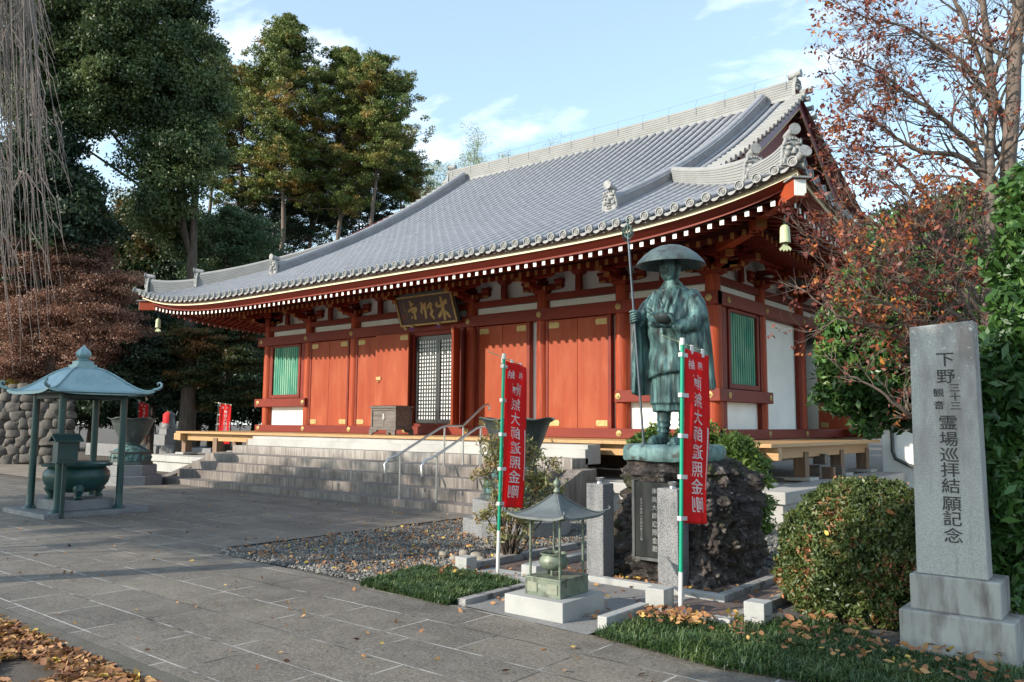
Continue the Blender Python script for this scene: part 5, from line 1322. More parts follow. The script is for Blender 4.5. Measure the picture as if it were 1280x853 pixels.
# incense pavilion ----------------------------------------------------------
tag(MB().box(-16.0, -14.22, 5.46, 7.2, -.02, .075).build('stone_slab', M['granite_dark'], bevel=.006), 'low square granite slab under the green incense pavilion', 'slab')
pv = thing('incense_pavilion', 'green copper roofed incense pavilion on four posts at the left of the plaza', 'pavilion', (-14.96, 6.23, .075))
for sx in (-1, 1):
    for sy in (-1, 1):
        mb = MB(); mb.lathe([(.115, 0), (.11, .02), (.085, .035), (.07, .06), (.062, .075), (.058, .3), (.058, 2.0)], (sx*.55, sy*.51, 0), 20); mb.build('post', M['teal'], pv, smooth=40)
mb = MB()
for s in (-1, 1): mb.box(-.62, .62, s*.51 - .035, s*.51 + .035, 1.90, 1.99); mb.box(s*.55 - .035, s*.55 + .035, -.474, .474, 1.901, 1.989)
mb.box(-.9, .9, -.86, .86, 1.985, 2.0); mb.build('frame', M['teal_dark'], pv)
mbx, P = curl_roof(.89, .89, 2.01, .46, lambda q: .5 + .5*cos(pi*max(0, (q-.06)/.94)**1.05), .07, 32, .03)
pr = merge(mbx, 'roof', M['copper'], pv, 30)
mb = MB()
for sx in (-1, 1):
    for sy in (-1, 1):
        mb.tube([tuple(Vector(P(sx*.89*q, sy*.89*q)) + Vector((0, 0, .006))) for q in [.08 + .92*k/16 for k in range(17)]], .016, 6)
        c = Vector(P(sx*.89, sy*.89)); d = Vector((sx, sy, 0)).normalized(); mb.tube([c - d*.02, c + d*.05 + Vector((0, 0, .01)), c + d*.105 + Vector((0, 0, .05)), c + d*.11 + Vector((0, 0, .10)), c + d*.07 + Vector((0, 0, .13)), c + d*.035 + Vector((0, 0, .11)), c + d*.045 + Vector((0, 0, .08))], [.03, .028, .025, .022, .018, .014, .010], 10)
mb.build('hip_rib', M['copper'], pr, smooth=60)
mb = MB(); mb.box(-.17, .17, -.17, .17, 2.44, 2.51); mb.box(-.13, .13, -.13, .13, 2.51, 2.57)
mb.lathe([(.12, 2.57), (.13, 2.59), (.08, 2.605), (.07, 2.62), (.10, 2.64), (.12, 2.67), (.12, 2.72), (.09, 2.77), (.04, 2.82), (.001, 2.87)], n=24, mod=lambda a, z: 1 + (.10*cos(8*a) if z > 2.635 else 0)); mb.build('finial', M['copper'], pv, smooth=45)
tag(MB().box(-15.42, -14.50, 5.78, 6.70, .076, .25).build('censer_block', M['granite_dark'], bevel=.01), 'grey granite block carrying the green censer inside the pavilion', 'stone block')
ce = thing('bronze_censer', 'wide dark green bronze censer on lion feet inside the pavilion', 'censer', (-14.96, 6.24, .25))
mb = MB(); mb.lathe([(.001, .10), (.25, .11), (.42, .17), (.50, .27), (.53, .38), (.52, .46), (.46, .53), (.45, .55), (.55, .56), (.56, .60), (.46, .60), (.42, .52), (.3, .4), (.001, .38)], n=44); mb.build('vessel', M['teal'], ce, smooth=40)
mb = MB()
for k in range(9): a = 2*pi*k/9; mb.tube([(.505*cos(a+q*.09), .505*sin(a+q*.09), .40 + .05*sin(q*2)) for q in (-1, -.5, 0, .5, 1)], .018, 6)
mb.build('gilt_dragon_relief', M['gold'], ce, smooth=60)
for k in range(3):
    a = -2.4 + 2*pi*k/3; mb = MB(); mb.tube([(.40*cos(a), .40*sin(a), .22), (.46*cos(a), .46*sin(a), .15), (.42*cos(a), .42*sin(a), .07), (.45*cos(a), .45*sin(a), .0)], [.10, .085, .055, .075], 12); mb.build('lion_foot', M['teal'], ce, smooth=60)
# incense box on a post
bx = thing('incense_box', 'dark green metal box with a gabled lid on a post in front of the pavilion', 'box', (-14.20, 5.72, 0), radians(-10))
mb = MB(); mb.box(-.03, .03, -.03, .03, 0, .90); mb.build('post', M['teal_dark'], bx, bevel=.004)
mb = MB(); mb.box(-.22, .20, -.17, .17, .90, .92); mb.box(-.20, .18, .13, .15, .92, 1.26); mb.box(.16, .18, -.15, .13, .92, 1.26); mb.box(-.20, .16, -.15, -.135, .92, 1.26); mb.build('case', M['teal_dark'], bx)
mb = MB(); mb.prism([(-.27, 1.27), (-.02, 1.37), (.26, 1.27), (.26, 1.25), (-.02, 1.345), (-.27, 1.25)], -.21, .21, 'y'); mb.box(-.05, .01, -.2, .2, 1.36, 1.385); mb.build('lid', M['teal_dark'], bx)

# lotus basins ---------------------------------------------------------------
def basin(x, y, s, label, hs=.5):
    t = thing('lotus_basin', label, 'basin', (x, y, 0), group='large bronze lotus basins flanking the steps')
    def wavy(a, z): return 1 + (.045*cos(6*a)*min(1, max(0, (z-1.2)/.45)))
    def rimz(mb, st):
        for i in range(st, len(mb.v)):
            px_, py_, pz_ = mb.v[i]
            if pz_ > 1.5: a = atan2(py_, px_); mb.v[i] = (px_, py_, pz_ + .018*cos(6*a)*(pz_-1.5)/.16)
    mb = MB(); mb.lathe([(.001, 1.0), (.21, 1.0), (.24, 1.05), (.33, 1.2), (.41, 1.38), (.46, 1.52), (.50, 1.62), (.57, 1.66), (.57, 1.675), (.49, 1.64), (.43, 1.5), (.3, 1.25), (.001, 1.2)], n=72, mod=wavy); rimz(mb, 0)
    for k in range(len(mb.v)): px_, py_, pz_ = mb.v[k]; mb.v[k] = (px_*s, py_*s, pz_)
    mb.build('bowl', M['bronze_dark'], t, smooth=50)
    mb = MB(); mb.lathe([(.30, .82), (.42, .80), (.44, .83), (.36, .88), (.27, .95), (.20, .98), (.20, 1.02), (.235, 1.03), (.235, 1.05), (.001, 1.05)], n=48, mod=lambda a, z: 1 + (.035*abs(cos(8*a)) if z < .93 else 0)); mb.build('lotus_foot', M['bronze'], t, smooth=40)
    mb = MB(); mb.lathe([(.50, .80), (.50, .55)], n=8); mb.lathe([(.54, .83), (.54, .80)], n=8); mb.lathe([(.55, .56), (.56, .50)], n=8)
    hx = mb.build('drum', M['bronze_dark'], t)
    mb = MB()
    for k in range(8):
        a = 2*pi*(k+.5)/8; c = Vector((cos(a), sin(a), 0)); d = Vector((-sin(a), cos(a), 0)); R_ = .50*cos(pi/8)
        mb.obox(c*(R_ + .006) + Vector((0, 0, .675)), d*.15, Vector((0, 0, .085)), c*.006)
        for q in range(5): mb.tube([c*(R_+.014) + d*(-.11 + .055*q) + Vector((0, 0, .65 + .02*((q % 2)))), c*(R_+.018) + d*(-.09 + .05*q) + Vector((0, 0, .70))], .018, 6)
    mb.build('relief_panel', M['bronze'], hx, smooth=50)
    mb = MB(); mb.lathe([(.66, .49), (.66, .22)], n=8); mb.lathe([(.80, .22), (.80, -.03)], n=8); mb.build('stone_base', M['granite_dark'] if hs else M['granite'], t, bevel=.01)
basin(-7.62, 9.45, 1.0, 'large bronze lotus basin behind the leafy bush near the banner'); basin(-20.75, 9.95, 1.0, 'large bronze lotus basin behind the green pavilion, left of the steps')

# monument ---------------------------------------------------------------------
mo = thing('stone_monument', 'tall weathered inscribed stone pillar on a two step base at the right', 'monument', (-1.3, 6.5, 0))
mb = MB(); mb.box(-.29, .42, -.20, .30, -.04, .31); mb.build('base_stone', M['mono'], mo, bevel=.01)
mb = MB(); mb.box(-.225, .34, -.14, .24, .31, .555); mb.build('upper_base', M['mono'], mo, bevel=.01)
mb = MB(); mb.rings([[(-.186, -.095, .556), (.262, -.095, .556), (.262, .09, .556), (-.186, .09, .556)], [(-.166, -.09, 2.325), (.250, -.09, 2.345), (.250, .08, 2.345), (-.166, .08, 2.325)]])
sl_ = mb.build('slab', M['slabstone'], mo, bevel=.008)
mb = MB(); fn = lambda a, b: (a, -.0985 + .0028*(b - .556), b)
zz = lambda py: 2.335 - (py - 405)*.00556
for ch, py in (('下', 451), ('野', 473), ('霊', 532), ('場', 553), ('巡', 573), ('拝', 592), ('結', 612), ('願', 634), ('記', 653), ('念', 674)): put(mb, ch, .062, zz(py), .125, .110, fn)
for ch, px_, py in (('三', .055, 488), ('十', .055, 499.5), ('三', .055, 511), ('観', -.05, 494), ('音', -.05, 510)): put(mb, ch, px_ + .06, zz(py), .075, .064, fn)
mb.build('inscription', M['engrave'], sl_)
# ------------------------------------------------------------------ trees and plants
def limb_path(a, b, bend, n=6, sag=0):
    a, b = Vector(a), Vector(b); L_ = (b-a).length; o1 = Vector(noise.random_unit_vector()) if False else Vector((random.uniform(-1, 1), random.uniform(-1, 1), random.uniform(-.5, .5)))
    return [a*(1-f) + b*f + o1*bend*L_*sin(pi*f) + Vector((0, 0, -sag*L_*sin(pi*f))) for f in [k/n for k in range(n+1)]]

def d_far(B): return B.y > 0
def tree(name, label, cat, base, blobs, m, leaf, nclump, per, spread, trunk_h=None, trunk_r=.3, bark='bark', group=None, inner=.5, flat=.7, ratio=.45, lean=(0, 0), limbs=8, tones=None, seed=None, crown='crown', updir=0.0):
    """tapered trunk with limbs reaching into the crown; the crown is many leaf sprays"""
    t = thing(name, label, cat, base, 0, group); B = Vector(base)
    blobs = [tuple(b) for b in blobs]
    tops = max(b[2] + b[5]*.5 for b in blobs); th = trunk_h or tops - B.z
    mb = MB(); n = 9
    pts = [Vector((lean[0]*f*f + .12*trunk_r*3*sin(f*7 + base[0]), lean[1]*f*f, th*f)) for f in [k/n for k in range(n+1)]]
    mb.tube(pts, [trunk_r*(1.35 if k == 0 else 1)*(1 - .82*k/n) for k in range(n+1)], 10)
    for k in range(limbs):
        b = blobs[k % len(blobs)]; f = random.uniform(.55, .92) if (B - EYE).length > 15 else random.uniform(.35, .85); i = min(n-1, int(f*n)); s = pts[i]
        e = Vector((b[0] + random.uniform(-.5, .5)*b[3], b[1] + random.uniform(-.5, .5)*b[4], b[2] + random.uniform(-.3, .5)*b[5])) - B
        r0 = trunk_r*(1 - .8*f)*.55; mb.tube(limb_path(s, e, .08), [r0*(1-.13*q) for q in range(7)], 6)
    mb.build('trunk', M[bark], t, smooth=60)
    C = blob_points(blobs, nclump, inner)
    far = (B - EYE).length > 15
    if far and m in ('evergreen', 'maple') and d_far(B): per = int(per*4.4); leaf = leaf*.40; ratio = .5
    elif far: per = int(per*2.3); leaf = leaf*.56; ratio = .5
    P, A, Bv, tone = clump_leaves(C, per, spread, leaf, flat, ratio, tones=tones, updir=updir)
    o = quads(crown, P - np.array(B), A, Bv, tone, LM[m], t, bend=.12)
    return t
def PB(px, py, d, r, rz_=None, ry=None):
    p = at(px, py, d); return (p.x, p.y, p.z, r, ry or r, rz_ or r)
def G0(px, d, z=-.03):
    p = at(px, 530, d); return (p.x, p.y, z)

# broadleaf evergreen, upper left: a big crown over the pavilion, open in the middle
bl = [PB(60, 30, 31, 2.2), PB(20, 90, 31, 2.0), PB(130, 25, 31, 2.3), PB(195, 25, 32, 2.1), PB(225, 75, 32, 1.7), PB(243, 130, 32, 1.4), PB(235, 190, 32, 1.6), PB(212, 235, 32, 1.25), PB(190, 130, 32, 1.6), PB(180, 200, 32, 1.0), PB(110, 95, 31, 1.8), PB(160, 80, 31, 1.8), PB(85, 150, 31, 1.2), PB(60, 130, 31, 1.5), PB(80, -40, 32, 2.6), PB(160, -50, 32, 2.6), PB(230, -10, 32, 1.4), PB(125, 140, 31, 1.0), PB(205, 268, 33, 1.1), PB(228, 290, 34, 1.2), PB(190, 262, 34, .9)]
tree('broadleaf_tree', 'huge dark broadleaf evergreen overhanging at the upper left, sky showing through a gap', 'tree', G0(232, 33), bl, 'evergreen', .17, 1700, 46, .62, trunk_h=15, trunk_r=.36, inner=.35, limbs=7)
bl = [PB(45, 215, 30, 1.7), PB(70, 260, 30, 1.8), PB(20, 250, 30, 1.6), PB(100, 290, 31, 1.4), PB(60, 180, 30, 1.1), PB(95, 240, 31, 1.0), PB(30, 310, 31, 1.8)]
tree('broadleaf_tree', 'near black evergreen crown at the left below the sky gap, behind the red maple', 'tree', G0(60, 31), bl, 'deep', .15, 700, 44, .55, trunk_h=8, trunk_r=.35, inner=.3, limbs=8)

# autumn conifers behind the hall
def conifer(px, ytop, ybot, halfw, d, label, n=520, seed=0, m='conifer', trunk='barkpale', leaf=.15, group='tall autumn tinted conifers behind the hall', cat='tree', low=None, shape=1.0, skew=0, tr=.2):
    top = at(px, ytop, d); bot = at(px, ybot, d); hw = 1.12*halfw*d/1006; base = Vector((bot.x, bot.y, -.03)); B = base
    t = thing('conifer_tree', label, cat, base, 0, group)
    mb = MB(); H_ = top.z
    pts = [Vector((.15*sin(k*1.3 + px), .1*cos(k + px), H_*k/12)) for k in range(13)]
    mb.tube(pts, [tr*(1.25 - 1.18*k/12) for k in range(13)], 10)
    C = []; tn = []
    rr = random.Random(seed)
    z0 = bot.z
    nb = int(n*1.7)//9
    for k in range(nb):
        f = rr.random()**.85; z = z0 + (H_-z0)*f; prof_ = (min(1, (1-f)*2.3*shape)**.75)*(.55 + .45*min(1, f*5 + .2)); a = rr.uniform(0, 2*pi); L_ = hw*prof_*rr.uniform(.42, 1.22)
        rise = rr.uniform(-.12, .35)
        e = Vector((cos(a)*L_ + skew*hw*(1-f)*.3, sin(a)*L_, z + rise*L_)); s = Vector((0, 0, z - .1*L_))
        mb.tube([s, s*.5 + e*.5 + Vector((0, 0, -.06*L_)), e], [.05*(1-f*.6), .03, .012], 5)
        tt = rr.random()
        for q in range(9):
            g = .35 + .65*(q+rr.random())/9; c = s*(1-g) + e*g + Vector((rr.gauss(0, .22), rr.gauss(0, .22), rr.gauss(0, .12)))*min(1.2, L_*.8 + .2); C.append(c); tn.append(min(1, max(0, tt*.75 + rr.uniform(0, .35))))
    mb.build('trunk', M[trunk], t, smooth=60)
    P, A, Bv, tone = clump_leaves(C, 74, .33, leaf*.46, .55, .42, tones=tn)
    quads('crown', P, A, Bv, tone, LM[m], t, bend=.1); return t
conifer(352, 20, 250, 62, 46, 'tallest pointed conifer left of the hall roof with a bare pale lower trunk', 900, 1)
conifer(425, 62, 270, 62, 47, 'rust tinted conifer just right of the tallest one, crown reaching the roof', 800, 2, shape=1.4)
conifer(468, 72, 215, 52, 46, 'right hand conifer of the row with its pale trunk rising from the roof slope', 700, 3, shape=1.5, skew=.5)
conifer(298, 85, 255, 55, 48, 'conifer between the big dark evergreen and the tallest conifer', 650, 4, shape=1.4)
conifer(262, 55, 230, 40, 49, 'thin conifer top peeping out behind the big dark evergreen', 420, 5, shape=1.3)
conifer(500, 170, 250, 30, 50, 'lowest conifer at the right end of the row touching the roof', 300, 6, m='conifer', shape=1.6)
conifer(390, 190, 300, 60, 50, 'shaded conifer filling in low behind the row', 420, 7, m='deep', shape=1.8, trunk='bark')
conifer(285, 262, 350, 46, 36, 'small bluish fir with layered boughs above the left eave', 520, 8, m='fir', leaf=.12, group='young firs above the left eave', shape=1.0, tr=.1)
conifer(340, 215, 330, 70, 52, 'dark conifer low behind the two pale trunks', 420, 9, m='deep', shape=1.8, trunk='bark')
conifer(450, 230, 290, 60, 54, 'dark conifer low behind the roof slope', 320, 10, m='deep', shape=1.8, trunk='bark')
# mid left broadleaf mass
def simple(name, label, pts, m, leaf, nc, per, spread, base, tr=.2, group=None, inner=.3, bark='bark', th=None, flat=.7, limbs=6, cat='tree', **k):
    return tree(name, label, cat, base, [PB(*p) for p in pts], m, leaf, nc, per, spread, trunk_h=th, trunk_r=tr, group=group, inner=inner, bark=bark, flat=flat, limbs=limbs, **k)
simple('broadleaf_tree', 'olive green tree below the big evergreen, left of the young fir', [(150, 285, 40, 1.9), (200, 290, 40, 2.0), (180, 330, 40, 2.2), (235, 320, 41, 1.8), (140, 320, 40, 1.8), (225, 280, 42, 1.4)], 'mixed', .15, 620, 40, .6, G0(185, 40), group='background trees left of the hall')
simple('broadleaf_tree', 'dark tree above the roof end at the left with leaves down to the eave', [(215, 360, 40, 2.0), (260, 350, 41, 2.0), (320, 310, 42, 1.6), (170, 370, 40, 2.0), (300, 340, 42, 1.8)], 'deep', .15, 620, 40, .6, G0(240, 41), group='background trees left of the hall')
# maple at the left
simple('maple_tree', 'wide red brown maple behind the green pavilion roof', [(40, 310, 31, 1.46, 0.83), (85, 330, 31, 1.59, 0.90), (20, 345, 31, 1.59, 0.90), (125, 365, 31, 1.34, 0.77), (85, 390, 31, 1.71, 0.98), (35, 400, 31, 1.71, 0.98), (112, 312, 31, 0.73, 0.42), (60, 285, 31, 0.85, 0.48), (135, 400, 31, 1.22, 0.69), (95, 430, 31, 1.34, 0.77), (50, 435, 31, 1.22, 0.69), (150, 350, 31, .9, .3), (150, 420, 31, 1.10, 0.52), (120, 450, 31, 1.20, 0.60), (20, 460, 31, 1.30, 0.60), (105, 290, 31, .6, .25), (15, 290, 31, 0.98, 0.55)], 'maple', .10, 1500, 46, .62, G0(70, 31.5), tr=.16, flat=.30, th=5, limbs=14, inner=.05)
# layered dark and turning maples under the eave
simple('maple_tree', 'dark green maple with turning sprays left of the hall front, behind the red banner', [(250, 430, 33, 1.5, .7), (300, 450, 33, 1.4, .6), (290, 410, 34, 1.5, .7), (240, 470, 33, 1.3, .5), (310, 490, 34, 1.2, .5), (270, 500, 34, 1.3, .5), (220, 420, 34, 1.3, .6)], 'mixed', .10, 900, 52, .42, G0(285, 35), tr=.14, flat=.3, th=4, limbs=10, inner=.1, group='maples left of the hall')
simple('maple_tree', 'near black layered maple under the left eave beside the hanging bell', [(180, 440, 32, 1.4, .8), (200, 470, 33, 1.4, .7), (160, 470, 32, 1.2, .7), (215, 500, 34, 1.1, .5), (190, 410, 34, 1.3, .8)], 'deep', .11, 620, 46, .45, G0(190, 34), tr=.14, flat=.35, th=4, limbs=8, inner=.1, group='maples left of the hall')
for i, (px, d, r, lab) in enumerate([(10, 46, 3.2, 'far'), (60, 48, 3.2, ''), (115, 47, 3.0, ''), (165, 50, 3.0, ''), (215, 48, 2.8, ''), (265, 52, 3.0, ''), (318, 50, 3.0, ''), (355, 56, 3.2, '')]):
    simple('broadleaf_tree', 'dark far tree closing the view behind the graveyard', [(px, 470, d, r, 2.0), (px + 15, 430, d, r*.9, 1.8), (px - 14, 390, d, r*.9, 1.8), (px, 345, d, r*.8, 1.8)] + ([(px, 515, d, r*.8, .9)] if i % 2 else []), 'deep', .20, 330, 34, .8, G0(px, d), group='far dark trees behind the graveyard', tr=.25, limbs=4, inner=.15)
simple('yellow_shrub', 'yellow green shrub above the field stone wall at the left edge', [(10, 485, 33, .9), (35, 470, 34, .8), (20, 460, 34, .7), (48, 490, 34, .5)], 'yellow', .09, 200, 36, .3, (*at(20, 520, 33.5)[:2], 1.0), tr=.06, cat='shrub', limbs=3, th=1.4)
for i, (px, d) in enumerate([(-10, 43), (45, 44), (100, 43), (150, 45), (195, 46), (245, 46), (300, 47), (345, 50)]):
    simple('understory_bush', 'dark low bush under the far trees behind the graveyard', [(px, 512, d, 1.9, .9), (px + 22, 500, d, 1.7, 1.0), (px + 8, 480, d, 1.6, .9)], 'deep', .16, 260, 34, .55, G0(px, d), group='dark bushes under the far trees', tr=.06, limbs=3, th=1.5, inner=.1, cat='bush')
# bamboo tops behind the ridge
def bamboo(px, ytop, d, w_, label, m='bamboo', n=90, ybot=250):
    n = int(n*1.6)
    top = at(px, ytop, d); b = Vector((top.x, top.y, -.03)); t = thing('bamboo_clump', label, 'bamboo', b, 0, 'bamboo tops above the roof ridge'); mb = MB(); C = []
    zb = at(px, ybot, d).z; ww = w_*d/1006
    for k in range(5):
        x = random.uniform(-ww, ww)*.5; y = random.uniform(-1, 1); hz_ = (top.z - b.z)*random.uniform(.86, 1); mb.tube([(x*.3, y, 0), (x*.6, y, hz_*.5), (x, y, hz_*.85), (x*1.3, y + .3, hz_)], [.06, .05, .03, .008], 6)
        for q in range(n//5):
            z = random.uniform(zb - b.z, hz_); a = random.uniform(0, 2*pi); L_ = ww*random.uniform(.2, .8)*(1.1 - (z - zb + b.z)/max(.1, hz_ - zb + b.z)*.7); C.append((x + cos(a)*L_, y + sin(a)*L_, z + .2*L_))
    mb.build('culm', mat('bamboo_stem', (.20, .24, .10), (.15, .19, .08), 3, .6) if 'bst' not in M else M['bst'], t)
    P, A, Bv, tone = clump_leaves(C, 30, .85, .13, .5, .13); quads('foliage', P, A, Bv, tone, LM[m], t)
bamboo(588, 158, 62, 34, 'yellowish bamboo tops left of the roof ridge end'); bamboo(690, 150, 66, 20, 'thin feathery bamboo top rising above the ridge near the middle', n=60); bamboo(632, 176, 64, 14, 'short bamboo tip just right of the ridge end', n=40); bamboo(540, 200, 58, 42, 'greenish bamboo between the conifers and the ridge end', n=140, ybot=270)

# camellia mass at the right
bl = [PB(1110, 430, 10.8, .62), PB(1090, 470, 10.6, .50), PB(1130, 370, 10.8, .70), PB(1165, 460, 10.6, .65), PB(1185, 390, 10.8, .75), PB(1225, 430, 10.6, .7), PB(1150, 310, 11.2, .62), PB(1215, 330, 11, .8), PB(1180, 505, 10.6, .5), PB(1130, 500, 10.8, .36), PB(1070, 440, 10.8, .26), PB(1260, 380, 10.8, .8), PB(1120, 300, 11.4, .4), PB(1200, 280, 11.2, .5), PB(1260, 300, 11, .6), PB(1062, 405, 10.8, .36), PB(1052, 455, 10.7, .34), PB(1048, 490, 10.7, .26), PB(1085, 515, 10.7, .26), PB(1075, 360, 10.9, .30), PB(1095, 325, 11, .32)]
tree('evergreen_tree', 'dense glossy green evergreen behind the stone monument and bare branches', 'tree', (*at(1200, 530, 10.8)[:2], -.03), bl, 'camellia', .056, 1900, 44, .19, trunk_h=2.6, trunk_r=.09, inner=.45, limbs=10)
bl = [PB(1300, 250, 6.6, .30), PB(1310, 320, 6.4, .40), PB(1300, 400, 6.2, .35), PB(1278, 450, 6.1, .26), PB(1290, 500, 6.1, .42), PB(1270, 560, 6.0, .32), PB(1262, 620, 6.0, .32), PB(1275, 680, 6.0, .30), PB(1290, 740, 6.0, .3), PB(1300, 600, 6.1, .45), PB(1310, 420, 6.3, .4), PB(1236, 575, 6.0, .17), PB(1250, 490, 6.05, .12), PB(1248, 660, 6.0, .14), PB(1236, 700, 5.95, .0001)]
bl = [b for b in bl if b[3] > .01]
tree('camellia_bush', 'glossy green camellia bush at the right edge beside the stone monument', 'bush', (*at(1330, 530, 6.3)[:2], -.03), bl, 'camellia', .052, 900, 36, .13, trunk_h=2.8, trunk_r=.05, inner=.4, limbs=10, ratio=.38)

# clipped azalea dome
def dome(name, label, cat, c, r, m, leaf, n, per, sp, group=None, zc=.42):
    t = thing(name, label, cat, (c[0], c[1], -.03), 0, group)
    d = unit(n); k = .80 + .23*rng.random((n, 1))**.6
    bump = np.array([1 + .09*noise.noise(Vector(q)*2.6) + .04*noise.noise(Vector(q)*7) for q in d])[:, None]
    C = d*k*bump*np.array(r); C[:, 2] += zc
    keep = C[:, 2] > .03; C = C[keep]
    P, A, Bv, tone = clump_leaves(C, per, sp, leaf, .8, .42, updir=.5)
    quads('foliage', P, A, Bv, tone, LM[m], t, bend=.1)
    mb = MB()
    for k in range(26):
        a = random.uniform(0, 2*pi); f = random.uniform(.4, .85); e = (cos(a)*r[0]*f, sin(a)*r[1]*f, zc + r[2]*random.uniform(-.3, .75)); mb.tube([(cos(a)*.06, sin(a)*.06, 0), (e[0]*.5, e[1]*.5, e[2]*.4), e], [.018, .012, .006], 5)
    mb.build('stems', M['bark'], t)
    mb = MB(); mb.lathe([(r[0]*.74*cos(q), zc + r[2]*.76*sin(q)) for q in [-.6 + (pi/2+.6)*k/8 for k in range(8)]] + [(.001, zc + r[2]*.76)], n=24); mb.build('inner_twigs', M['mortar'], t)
    return t
dome('azalea_bush', 'large round clipped azalea bush dotted with red leaves, left of the monument', 'bush', (-2.10, 7.62), (.81, .81, .70), 'azalea', .021, 8500, 18, .048)
# fresh green shrub behind the rock
bl = [PB(915, 560, 10.1, .26), PB(935, 590, 10.0, .26), PB(900, 575, 10.2, .22), PB(940, 630, 9.9, .22), PB(915, 620, 10, .28), PB(895, 600, 10.1, .22), PB(950, 655, 9.8, .14), PB(925, 650, 9.9, .2), PB(880, 545, 10.2, .16), PB(800, 556, 10.0, .14), PB(820, 545, 10.0, .12), PB(860, 552, 10.1, .16)]
tree('green_shrub', 'bright green leafy shrub behind the right side of the lava rock', 'shrub', (*at(905, 530, 10.0)[:2], -.03), bl, 'bush', .045, 420, 40, .12, trunk_h=1.0, trunk_r=.03, inner=.2, limbs=8, ratio=.3)
# airy bush by the left banner
nb = thing('leafy_bush', 'airy reddish green bush behind the banner in front of the lotus basin', 'bush', (-6.20, 7.55, -.03))
mb = MB(); tips = []
for px, py, d in [(612, 545, 9.5), (630, 530, 9.5), (655, 548, 9.6), (675, 560, 9.6), (690, 575, 9.6), (612, 580, 9.4), (640, 570, 9.5), (620, 610, 9.4), (605, 640, 9.3), (680, 600, 9.6), (700, 605, 9.7), (665, 625, 9.5), (650, 600, 9.5), (622, 665, 9.3), (695, 630, 9.6), (640, 640, 9.4), (602, 560, 9.4), (668, 585, 9.6), (660, 655, 9.4), (632, 550, 9.6)]:
    e = at(px, py, d) - Vector((-6.20, 7.55, -.03)); o = Vector((random.uniform(-.06, .06), random.uniform(-.06, .06), 0))
    mid = o*.6 + e*.45 + Vector((random.uniform(-.06, .06), random.uniform(-.06, .06), .05)); mb.tube([o, o*.8 + mid*.5, mid, e], [.022, .016, .010, .004], 6)
    for q in range(8):
        g = .6 + .45*random.random(); c = mid*(1-g) + e*g + Vector((random.gauss(0, .06), random.gauss(0, .06), random.gauss(0, .05))); tips.append(c); mb.tube([mid*(1-g*.8) + e*g*.8, c], [.005, .002], 4)
mb.build('stems', M['bark'], nb)
P, A, Bv, tone = clump_leaves(tips, 26, .10, .032, .6, .28); quads('foliage', P, A, Bv, tone, LM['nandina'], nb)

